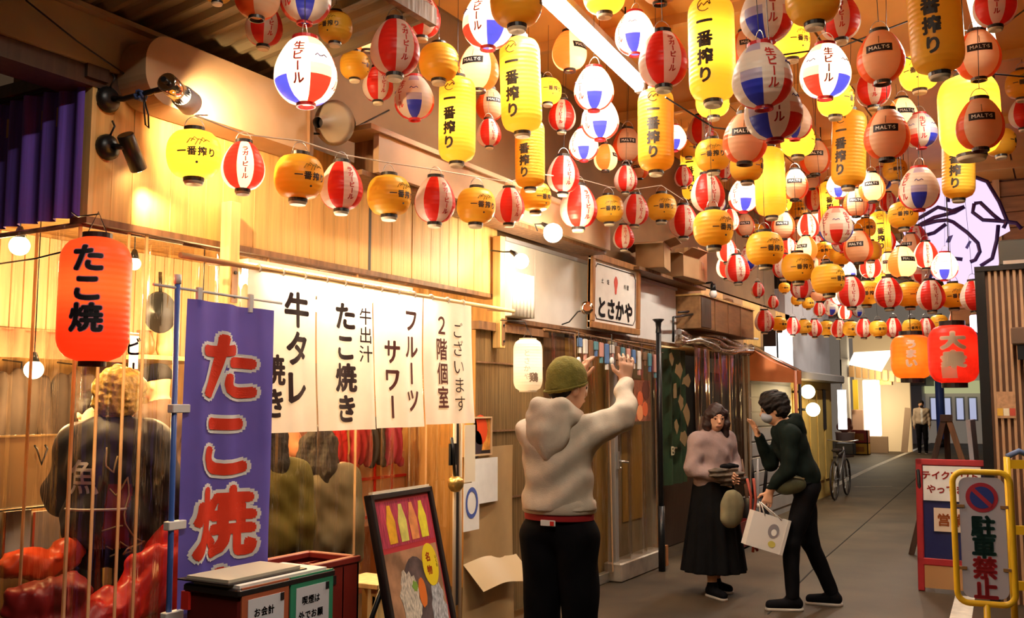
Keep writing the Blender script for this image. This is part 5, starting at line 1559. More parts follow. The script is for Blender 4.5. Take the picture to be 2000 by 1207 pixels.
for z0, z1, m in ((0, .36, mat('crate_yellow', (.8, .45, .03), .4)), (.36, .78, mat('crate_red2', (.4, .03, .02), .4))):
    MB().box((-.27, -.2, z0), (.27, .2, z0 + .03)).build('crate_floor', m, t)
    for lo, hi in (((-.27, -.2, z0), (.27, -.17, z1)), ((-.27, .17, z0), (.27, .2, z1)), ((-.27, -.2, z0), (-.24, .2, z1)), ((.24, -.2, z0), (.27, .2, z1))):
        MB().box(lo, hi).build('side', m, t)
    MB().box((-.15, -.205, z0 + .1), (.15, -.2, z1 - .1)).build('printed_label', mat('crate_label', (.5, .2, .02), .5), t)
p = onz(1652, 892)
t = thing('plastic_bin', 'pale bin with a bag left of the stacked crates', 'bin', p)
MB().lathe([(0, 0), (.24, 0), (.28, .7), (.3, .75), (.26, .75), (0, .7)], 14).build('bin', mat('bin_pink', (.5, .36, .32), .5), t)
s = Sdf(.05); s.ell((0, 0, .9), (.24, .2, .18)); s.ell((.1, 0, 1.05), (.12, .1, .14))
obj('bag', s.mesh('bag', [mat('bag_red', (.32, .1, .06), .5)], .03, lambda P: .03 * noise3(P, 18, 2)), t)
# back wall of the alley end
Ye = 44.0
t = thing('end_building', 'pale building with bluish windows closing the alley', 'building', (0, Ye, 0), world=True)
a, b = ony(1755, 860, Ye), ony(2100, 860, Ye)
MB().box((a.x - 4, Ye, 0), (b.x + 2, Ye + .4, 7)).build('wall', mat('end_wall_glow', (.42, .36, .3), .6, emit=.10, ecol=(.9, .75, .6)), t)  # faint emission in the wall colour stands in for light falling on it
for k in range(5):
    a, b = ony(1815 + k * 25, 775, Ye), ony(1836 + k * 25, 822, Ye)
    w_ = MB().box((a.x, Ye - .06, b.z), (b.x, Ye - .02, a.z)).build('window', GREYP, t)
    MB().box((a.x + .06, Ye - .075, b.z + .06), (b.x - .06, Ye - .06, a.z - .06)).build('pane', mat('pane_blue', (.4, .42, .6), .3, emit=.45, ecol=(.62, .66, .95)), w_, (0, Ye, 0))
a, b = ony(1808, 745, Ye), ony(1935, 768, Ye)
MB().box((a.x, Ye - .5, b.z), (b.x, Ye - .02, a.z)).build('green_band', mat('end_green_glow', (.5, .5, .2), .5, emit=.35, ecol=(.8, .8, .4)), t)  # band glows by itself, with light put into its colour
a, b = ony(1745, 735, Ye - 3), ony(1810, 752, Ye - 3)
MB().box((a.x, Ye - 3.2, b.z), (b.x, Ye - .02, a.z)).build('dark_beam', DARKW, t)
a, b = ony(1770, 755, Ye), ony(1812, 880, Ye)
MB().box((a.x, Ye - 1.2, 0), (b.x, Ye - .02, a.z)).build('grey_pier', mat('pier', (.36, .33, .36), .6), t)
p = ony(1839, 850, Ye - 4)
t = thing('blue_post', 'blue painted post at the end of the alley', 'post', (p.x, Ye - 4, 0))
MB().tube([(0, 0, 0), (0, 0, 4.2)], .16, 12).build('shaft', mat('post_blue', (.06, .1, .35), .4), t)
MB().tube([(0, 0, 0), (0, 0, .3)], .22, 12).build('foot', BLACKM, t)
p = onz(1868, 860)
s = Sdf(.2)
for k in range(6): s.ell((p.x - 1.1 + k * .5, p.y + .6 + .2 * (k % 2), .45 + .12 * ((k * 5) % 3)), (.5, .5, .55))
s.cut((0, 0, 0.01), (0, 0, -1))
o = obj('covered_heap', s.mesh('covered_heap', [mat('black_sheet', (.012, .012, .018), .25, bump=.5, bscale=6)], .06, lambda P: .05 * noise3(P, 7, 3)))
tag(o, 'heap under a shiny black sheet at the end of the alley', 'heap')

# ================================================================== RIGHT SIDE
Yr = 8.9
zr1 = ony(1930, 530, Yr).z
xr0 = ony(1927, 800, Yr).x
t = thing('wall_right_stall', None, None, (xr0, Yr, 0), world=True); tag(t, 'batten clad end of the stall on the right', None, None, 'structure')
MB().box((xr0, Yr + .02, 0), (xr0 + 1.6, Yr + .12, zr1)).build('backing', mat('batten_dark', (.16, .07, .035), .6), t)
MB().box((xr0 - .04, Yr - .03, 0), (xr0 + .035, Yr + .14, zr1 + .02)).build('corner_post', BLACKM, t)
MB().box((xr0 - .04, Yr - .04, zr1), (xr0 + 1.6, Yr + .14, zr1 + .04)).build('top_rail', BLACKM, t)
bt = MB().box((-.012, -.02, 0), (.012, .02, zr1), bev=.004).mesh('batten', mat('batten', (.46, .27, .15), .5, var=.15, scale=4))
for k in range(22):
    o = obj('batten', bt, t); o.location = Vector((xr0 + .07 + k * .046, Yr, 0)) - Vector((xr0, Yr, 0))
MB().box((xr0, Yr + .1, 0), (xr0 + .06, 16, zr1)).build('side_wall', DARKW, t)
def fsheet(name, px0, py0, px1, py1, Y, th, m, label, cat):
    a, b = ony(px0, py0, Y), ony(px1, py1, Y)
    tt = thing(name, label, cat, ((a.x + b.x) / 2, Y, min(a.z, b.z)), world=True)
    return tt, a.x, b.x, b.z, a.z
t, x0, x1, z0, z1 = fsheet('menu_card', 1946, 765, 1985, 812, Yr - .03, .01, None, 'small printed menu card on the battens', 'card')
MB().box((x0, Yr - .035, z0 - .02), (x1, Yr - .026, z1)).build('card', mat('card_brown', (.45, .25, .13), .5, var=.3, scale=30), t)
for k, c in enumerate(((.75, .42, .05), (.8, .7, .5), (.5, .07, .04))):
    MB().box((x0 + (x1 - x0) * k / 3, Yr - .038, z0), (x0 + (x1 - x0) * (k + 1) / 3 - .004, Yr - .035, z0 + .06)).build('printed_block', mat('cardc%d' % k, c, .5), t)
t, x0, x1, z0, z1 = fsheet('wall_box', 1974, 640, 2030, 672, Yr - .12, .1, None, 'brown electric box on the batten wall', 'box')
MB().box((x0, Yr - .16, z0), (x1, Yr - .02, z1), bev=.01).build('case', mat('box_brown', (.12, .07, .045), .5), t)
MB().box((x0 + .04, Yr - .13, z0 - .12), (x1, Yr - .04, z0)).build('outlet', BLACKM, t)
t, x0, x1, z0, z1 = fsheet('air_conditioner', 1953, 487, 2040, 525, Yr + .25, .1, None, 'dark air conditioner box on top of the right stall', 'air conditioner')
MB().box((x0, Yr, zr1 + .04), (x1, Yr + .5, z1 + .04), bev=.012).build('case', mat('ac_dark', (.06, .055, .045), .4), t)
MB().box((x0 + .03, Yr - .006, zr1 + .05), (x1, Yr, zr1 + .08)).build('grille', STEEL, t)
# board wall above
Yu = 13.5
t = thing('wall_boards', None, None, (0, Yu, 2.7), world=True); tag(t, 'brown weatherboard wall high on the right', None, None, 'structure')
a = ony(1880, 400, Yu); b_ = ony(2080, 400, Yu)
MB().box((a.x - .2, Yu + .02, 2.6), (b_.x + .6, Yu + .1, CEIL)).build('backing', BROWNW, t)
for k in range(9):
    MB().box((a.x - .2, Yu - .01, 2.62 + k * .2), (b_.x + .6, Yu + .02, 2.81 + k * .2), bev=.005).build('weatherboard', mat('weatherboard', (.50, .27, .08), .55, var=.2, scale=3, stretch=(1, 1, 6)), t)
p = ony(1945, 330, Yu - .05)
MB().box((p.x - .05, Yu - .06, 2.6), (p.x + .03, Yu - .01, CEIL)).build('batten', PINEL, t)
# glowing figure-like sign: white backlit shape with purple outline strokes
Ys = 12.2
def sx(px, py): return ony(px, py, Ys)
t = thing('neon_sign', 'large glowing white and lilac sign with purple outline strokes', 'sign', sx(1870, 560), world=True)
outl = [(1748, 400), (1775, 365), (1830, 348), (1890, 340), (1930, 355), (1955, 395), (1968, 430), (1972, 448), (1950, 460), (1948, 480), (1950, 510), (1940, 560), (1850, 575), (1840, 545), (1800, 540), (1770, 520), (1795, 490), (1770, 465), (1755, 440)]
poly = [(sx(*q).x, sx(*q).z) for q in outl]
b0 = MB(); n = len(poly)
cx_ = sum(q[0] for q in poly) / n; cz_ = sum(q[1] for q in poly) / n
vs = [(x, Ys, z) for x, z in poly] + [(x, Ys + .12, z) for x, z in poly] + [(cx_, Ys, cz_)]
b0.add(vs, [(i, (i + 1) % n, 2 * n) for i in range(n)] + [(i, n + i, n + (i + 1) % n, (i + 1) % n) for i in range(n)])
b0.build('lit_face', glow('neon_face', (.90, .70, 1.0), .82), t)
NP = mat('neon_purple', (.05, .02, .16), .5)
strokes = [[(1890, 341), (1928, 355), (1952, 395), (1967, 432), (1960, 446)], [(1903, 398), (1915, 396), (1940, 420), (1955, 432)], [(1903, 398), (1900, 415), (1920, 430), (1955, 432), (1985, 436), (1995, 447)],
           [(1852, 368), (1852, 395)], [(1785, 432), (1810, 418), (1832, 405), (1860, 412), (1884, 404)], [(1795, 440), (1825, 425), (1865, 415), (1884, 404)], [(1772, 455), (1800, 440), (1830, 432), (1850, 430), (1862, 434)],
           [(1800, 462), (1825, 455), (1848, 438)], [(1862, 434), (1890, 455), (1910, 475), (1914, 492), (1905, 508), (1895, 512)], [(1950, 440), (1947, 470), (1938, 505), (1915, 520)], [(1845, 515), (1865, 505), (1880, 507)],
           [(1749, 400), (1765, 375), (1780, 362)]]
for s_ in strokes:
    P_ = [sx(*q) - Vector((0, .012, 0)) for q in s_]
    MB().tube(P_, .024, 6).build('outline_stroke', NP, t)
for k, (q0, q1, q2, q3) in enumerate((((1852, 462), (1862, 459), (1856, 474), (1847, 474)), ((1893, 470), (1898, 472), (1890, 487), (1885, 484)))):
    MB().add([sx(*q) - Vector((0, .014, 0)) for q in (q0, q1, q2, q3)], [(3, 2, 1, 0)]).build('blue_patch', mat('neon_blue', (.1, .1, .6), .4), t)
MB().tube([sx(1880, 350) + Vector((0, .1, 0)), Vector((sx(1880, 350).x, Ys + .12, CEIL))], .02, 6).build('hanger', BLACKM, t)
# pink vertical sign
t, x0, x1, z0, z1 = fsheet('pink_sign', 1893, 615, 1930, 722, 10.6, .1, None, 'pink lit vertical sign beside the big red lantern', 'sign')
b0 = MB(); zs_ = z1 - z0
MB().box((x0, 10.6, z0), (x1, 10.75, z0 + zs_ * .45), bev=.012).build('lit_face', glow('pink_glow', (1, .32, .85), 1.5), t)
MB().box((x0, 10.6, z0 + zs_ * .45), (x1, 10.75, z1), bev=.012).build('lit_top', glow('pale_pink_glow', (1, .82, 1), 1.7), t)
letters('どつ', plane(((x0 + x1) / 2 + .03, 10.597, z0 + zs_ * .42), (1, 0, 0), (0, 0, 1), .002), .16, True, .04).build('lettering', mat('sign_ink', (.08, .01, .12), .5), t)
MB().box((x1, 10.6, z0), (x1 + .1, 10.7, z1 + .1)).build('bracket', BLACKM, t)
# large lanterns on the right
BIG = []
def big_lantern(px, py, wpx, hpx, D, m, label, txt, tm, seal=True, ring=.5):
    p = ond(px, py, D); R = wpx / F * D / 2; H = hpx / F * D
    t = thing('paper_lantern', label, 'lantern', p, facing_cam(p))
    prf = prof_tall(R, H, R * ring, 26)
    MB().lathe(prf, 32).build('body', m, t)
    rings(t, R * ring, R * ring, H, BLACKV, .045)
    letters(txt, wrap(prf, 0, H * .06, .003), H * .62 / len(txt), True, .07, 1.05, 1.35 if len(txt) < 3 else 1.3, fine=.03).build('lettering', tm, t)
    if seal:
        MB().grid(lambda u, v: wrap(prf, -.2, -H * .33, .004)((u - .5) * R * .6, (v - .5) * R * .45), 6, 3).build('seal', tm, t)
    MB().tube([(0, 0, H / 2), (0, 0, CEIL - p.z)], .005, 6).build('cord', BLACKM, t)
    BIG.append((p, R / .125, H / 2 + .05, True))
    return t, R, H
t, R, H = big_lantern(1862, 692, 92, 112, 9.4, mat('big_red', (.85, .05, .03), .4, transl=.45, var=.35, scale=7, ribs=130), 'big red lantern with white writing near the right stall', '大衆', mat('warm_white', (.95, .8, .6), .5, transl=.4))
plight(t, (0, 0, .02), 3.5, (1, .5, .25), .06)
t, R, H = big_lantern(1780, 697, 76, 84, 10.6, mat('big_orange', (.92, .25, .03), .4, transl=.45, var=.2, scale=6, ribs=130), 'round orange lantern left of the big red lantern', 'うまい', mat('warm_white'), False, .55)
plight(t, (0, 0, -.03), 3.5, (1, .6, .22), .06)

# red framed blackboard sign
p = onz(1868, 1160)
W_, H_ = 136 / F * 8.3, 1.13
rzb = facing_cam(p, -.12)
t = thing('notice_board', 'red framed blue board with white handwritten notes', 'sign board', p, rzb)
REDF = mat('red_frame', (.42, .025, .03), .4, var=.15, scale=5)
tilt = Matrix.Rotation(math.radians(-7), 4, 'X')
def nb(name, lo, hi, m, bev=0.0): return MB().box(lo, hi, bev=bev).xf(tilt).build(name, m, t)
h2 = W_ / 2
nb('board', (-h2 + .03, -.0, .2), (h2 - .03, .015, H_ - .03), mat('board_blue', (.015, .02, .10), .35))
for lo, hi in (((-h2, -.02, 0), (-h2 + .055, .02, H_)), ((h2 - .055, -.02, 0), (h2, .02, H_)), ((-h2, -.02, H_ - .055), (h2, .02, H_)), ((-h2, -.02, .22), (h2, .02, .28))):
    nb('frame', lo, hi, REDF, .006)
nb('low_panel', (-h2 + .055, -.012, .03), (h2 - .055, .0, .22), mat('low_tan', (.5, .26, .1), .5))
nb('note', (-h2 + .06, -.016, H_ - .36), (h2 - .08, -.006, H_ - .06), PAPER)
RI = mat('red_ink', (.55, .03, .02), .6)
for k, s_ in enumerate(('テイクアウト', 'やってます')):
    letters(s_, plane((-.02, -.018, H_ - .14 - k * .12), (1, 0, 0), (0, 0, 1), .002), .078, False, .03, 1.0).xf(tilt).build('lettering', RI, t)
nb('note', (-h2 + .14, -.016, H_ - .62), (h2 - .08, -.006, H_ - .42), mat('note_cream', (.8, .62, .45), .7))
letters('営業中', plane((.03, -.018, H_ - .52), (1, 0, 0), (0, 0, 1), .002), .11, False, .03).xf(tilt).build('lettering', mat('orange_ink', (.6, .16, .04), .6), t)
for s_ in (-1, 1):
    MB().tube([(s_ * (h2 - .03), .04, H_ - .1), (s_ * (h2 - .02), .42, 0)], .016, 6).build('back_leg', BLACKM, t)
# easel behind
p = onz(1860, 1088)
t = thing('wooden_easel', 'dark wooden folding easel behind the red framed board', 'easel', p, facing_cam(p))
he = ond(1860, 812, (p - CAM).dot(FW)).z
for s_ in (-1, 1):
    MB().box((-.03, -.02, 0), (.03, .02, he), bev=.004).xf(Matrix.Translation((s_ * .40, 0, 0)) @ Matrix.Rotation(-s_ * .255, 4, 'Y')).build('leg', BROWNW if s_ > 0 else DARKW, t)
MB().box((-.03, -.02, 0), (.03, .02, he), bev=.004).xf(Matrix.Translation((0, .35, 0)) @ Matrix.Rotation(.2, 4, 'X')).build('rear_leg', DARKW, t)
MB().box((-.26, -.04, he * .45), (.26, -.0, he * .45 + .04)).build('ledge', DARKW, t)
MB().box((-.06, -.03, he - .06), (.06, .05, he + .01)).build('top_block', DARKW, t)
p = onz(1925, 1110)
single('standing_panel', MB().box((-.02, -.3, 0), (.02, .3, 1.45)).xf(Matrix.Translation(p) @ Matrix.Rotation(-.05, 4, 'Y')), GREYP, 'pale grey panel standing between the easel and the battens', 'panel', p)

# no-parking sign stand
D = 5.35
p = ond(1921, 1050, D)
t = thing('no_parking_sign', 'yellow tube framed no parking sign stand', 'sign', (p.x, p.y, 0), facing_cam(p, 0.05))
YEL = mat('yellow_tube', (.85, .50, .02), .35)
hw, zb_, zt_ = .145, p.z - .36, p.z + .36
def rr(hw, z0, z1, r, y=0, n=6):
    o = []
    for (cx, cz, a0) in ((hw - r, z1 - r, 0), (-hw + r, z1 - r, 90), (-hw + r, z0 + r, 180), (hw - r, z0 + r, 270)):
        for k in range(n + 1):
            a = math.radians(a0 + 90 * k / n); o.append((cx + r * math.cos(a), cz + r * math.sin(a)))
    return o
MB().tube([(x, 0, z) for x, z in rr(hw, zb_, zt_, .06)], .017, 10, closed=True).build('frame', YEL, t)
MB().prism(rr(hw - .03, zb_ + .03, zt_ - .03, .045), lambda x, y, q: (x, q, y), .004, -.004).build('plate', mat('plate_grey', (.5, .48, .55), .45), t)
n = 32; cz = zt_ - .14; R = .082
MB().prism([(R * math.cos(2 * math.pi * k / n), cz + R * math.sin(2 * math.pi * k / n)) for k in range(n)], lambda x, y, q: (x, q, y), -.004, -.006).build('red_disc', mat('disc_red', (.42, .03, .05), .5), t)
MB().prism([(R * .74 * math.cos(2 * math.pi * k / n), cz + R * .74 * math.sin(2 * math.pi * k / n)) for k in range(n)], lambda x, y, q: (x, q, y), -.006, -.0075).build('blue_disc', mat('disc_blue', (.03, .05, .25), .5), t)
MB().box((-R * .8, -.0085, -.011), (R * .8, -.0075, .011)).xf(Matrix.Translation((0, 0, cz)) @ Matrix.Rotation(math.radians(45), 4, 'Y')).build('red_bar', mat('disc_red'), t)
for k, ch in enumerate('駐車禁止'):
    letters(ch, plane((0, -.006, zt_ - .30 - k * .112), (1, 0, 0), (0, 0, 1), .001), .125, True, .045).build('lettering', mat('sign_green', (.012, .05, .045), .5) if k < 2 else mat('sign_red', (.5, .03, .04), .5), t)
for z in (p.z + .17, p.z - .17):
    for s_ in (-1, 1): MB().box((s_ * (hw - .035) - .02, -.012, z - .008), (s_ * (hw - .035) + .02, .008, z + .008)).build('clip', mat('clip_brown', (.3, .15, .05), .5), t)
MB().tube([(0, 0, .06), (0, 0, zb_)], .018, 10).build('pole', YEL, t)
MB().lathe([(0, 0), (.2, 0), (.2, .03), (.06, .07), (0, .07)], 20).build('base', YEL, t)
# yellow barrier at the right edge
p = ond(1990, 1000, 6.6)
t = thing('yellow_barrier', 'yellow folding barrier at the right edge', 'barrier', (p.x, p.y, 0), facing_cam(p, .3))
zt_ = ond(1990, 893, 6.6).z
for x in (-.06, .1, .5):
    MB().tube([(x, 0, 0), (x, 0, zt_)], .022, 10).build('upright', YEL, t)
for z in (zt_ - .05, zt_ * .6, zt_ * .3):
    MB().box((-.06, -.012, z - .03), (.5, .012, z + .03)).build('rail', YEL, t)
MB().tube([(-.06, 0, zt_), (.02, 0, zt_ + .04), (.1, 0, zt_)], .02, 8).build('blue_strap', mat('strap_blue', (.1, .15, .3), .5), t)
# ================================================================== LANTERNS
VY = mat('vinyl_yellow', (.93, .54, .05), .38, transl=.42, ribs=240)
VW = mat('vinyl_white', (.90, .80, .66), .38, transl=.42, ribs=240)
VR = mat('vinyl_red', (.78, .03, .018), .38, transl=.38, ribs=240)
VO = mat('vinyl_cream', (.86, .58, .34), .38, transl=.42, ribs=240)
VOR = mat('vinyl_orange_red', (.85, .13, .025), .38, transl=.42, ribs=240)
VB = mat('vinyl_blue', (.035, .05, .55), .38, transl=.35, ribs=240)
VL = mat('vinyl_lilac', (.50, .44, .58), .38, transl=.42, ribs=240)
VP = mat('vinyl_pink', (.85, .45, .34), .38, transl=.42, ribs=240)
LK = mat('lantern_ink', (.03, .02, .012), .5)
LKR = mat('lantern_red_ink', (.55, .03, .02), .5)
LW = mat('label_white', (.9, .85, .75), .5)
CAP = mat('cap_cream', (.80, .66, .45), .5)
REDR = mat('red_ring', (.55, .02, .02), .4)
PROTO = {}
def proto(kind):
    t = thing('paper_lantern', 'lantern', 'lantern', (0, 0, -50))
    R = .125
    if kind == 'R':
        H = .225; prf = prof_round(R, H, .045)
        MB().lathe(prf, 24).build('body', VY, t); rings(t, .045, .045, H, BLACKV, .017, CAP)
        b = letters('一番搾り', wrap(prf, 0, -.012), .043, False, .035, 1.08, fine=.025)
        b.build('lettering', LK, t)
        MB().tube([wrap(prf, 0, -.062, .001)(0, 0), wrap(prf, 0, -.062, .004)(0, 0)], .006, 8).build('printed_dot', LK, t)
        e = MB()
        for k in range(5):
            f = wrap(prf, 0, .035, .002)
            e.tube([f(-.045 + .018 * k, -.012 + .01 * math.sin(k * 2)), f(-.03 + .018 * k, .012 + .008 * (k % 2)), f(-.01 + .017 * k, .004)], .0022, 4)
        e.build('emblem', mat('emblem_gold', (.35, .22, .02), .5), t)
    elif kind == 'T':
        H = .57; R = .122; prf = prof_tall(R, H, .05)
        MB().lathe(prf, 24).build('body', VY, t); rings(t, .05, .048, H, BLACKV, .018, CAP)
        for i_, ch_ in enumerate('一番搾り'): letters(ch_, wrap(prf, 0, -.035 + (1.5 - i_) * .088 * 1.1), .088, True, .045, 1, fine=.03).build('letter', LK, t)
        e = MB(); f = wrap(prf, 0, .20, .002)
        e.tube([f(.035 * math.cos(q), .035 * math.sin(q)) for q in [x * .5 for x in range(12)]], .003, 4)
        e.tube([f(-.03, -.01), f(-.01, .012), f(.0, -.005), f(.02, .015), f(.032, -.002)], .004, 4)
        e.build('emblem', mat('emblem_brown', (.12, .07, .01), .5), t)
    elif kind == 'O':
        H = .345; prf = prof_tall(R, H, .06)
        MB().lathe(prf, 24).build('body', VY, t); rings(t, .06, .06, H, BLACKV, .012, CAP)
    elif kind in ('S', 'B', 'M'):
        H = .275 if kind != 'B' else .265
        prf = prof_egg(R, H, .048, .042, 18) if kind != 'B' else prof_egg(R * 1.0, H, .05, .036, 18)
        n = 32
        if kind == 'S':
            MB().lathe(prf, n, mfun=lambda i, k: ((k + 2) // 4) % 2).build('body', [VW, VR], t); rings(t, .048, .042, H, BLACKV, .017, CAP)
            letters('ラガービール', wrap(prf, 0, 0), .033, True, .04, 1.0, 1.1, fine=.02).build('lettering', LKR, t)
        elif kind == 'M':
            MB().lathe(prf, n, mfun=lambda i, k: 0 if ((k + 4) % 16) < 9 else 1).build('body', [VO, VOR], t); rings(t, .048, .042, H, BLACKV, .016)
            f = wrap(prf, 0, .012, .0025)
            lb = MB().grid(lambda u, v: f((u - .5) * .135, (v - .5) * .044), 12, 2).build('label_band', BLACK, t)
            letters("MALT'S", wrap(prf, 0, .012, .005), .03, False, .02, 1.05, fine=.02).build('lettering', LW, t)
            f2 = wrap(prf, 0, .06, .002)
            MB().tube([f2(0, -.02), f2(0, .025)], .0018, 4).build('emblem', mat('emblem_brown'), t)
        else:
            def mf(i, k):
                g = ((k + 2) // 4) % 4
                if g % 2 == 0: return 0
                v = i / 18
                if g == 1:
                    return 1 if v < .32 else (2 if v < .48 or v > .8 else 0)
                return 3 if v < .32 else (4 if v < .48 or v > .8 else 0)
            MB().lathe(prf, n, mfun=mf).build('body', [VW, VB, VL, VR, VP], t); rings(t, .05, .036, H, REDR, .012)
            for q in (0, -math.pi / 2): letters('生ビール', wrap(prf, q, .005), .046, True, .03, 1.0, fine=.02).build('lettering', LKR, t)
            e = MB()
            for q in (math.pi / 4 * 1, -math.pi / 4 * 1):
                f = wrap(prf, q * 1.0 + (0 if True else 0), .035, .002)
                e.tube([f(-.025, -.004), f(-.015, .006), f(-.006, -.004), f(.004, -.002), f(.014, .006), f(.025, -.003)], .0025, 4)
            e.build('emblem', mat('emblem_blue', (.06, .05, .25), .5), t)
    MB().tube([(.045 * math.cos(math.pi * k / 8), 0, H / 2 + .01 + .06 * math.sin(math.pi * k / 8)) for k in range(9)], .0022, 5).build('wire_loop', STEEL, t)
    t['H'] = H
    return t
for k_ in 'RTSBMO': PROTO[k_] = proto(k_)
LOOK = {'R': 'round yellow beer lantern', 'T': 'tall yellow beer lantern', 'S': 'red and white striped lantern', 'B': 'white blue and red ball lantern', 'M': 'cream and red black-labelled lantern', 'O': 'broad oval yellow lantern'}

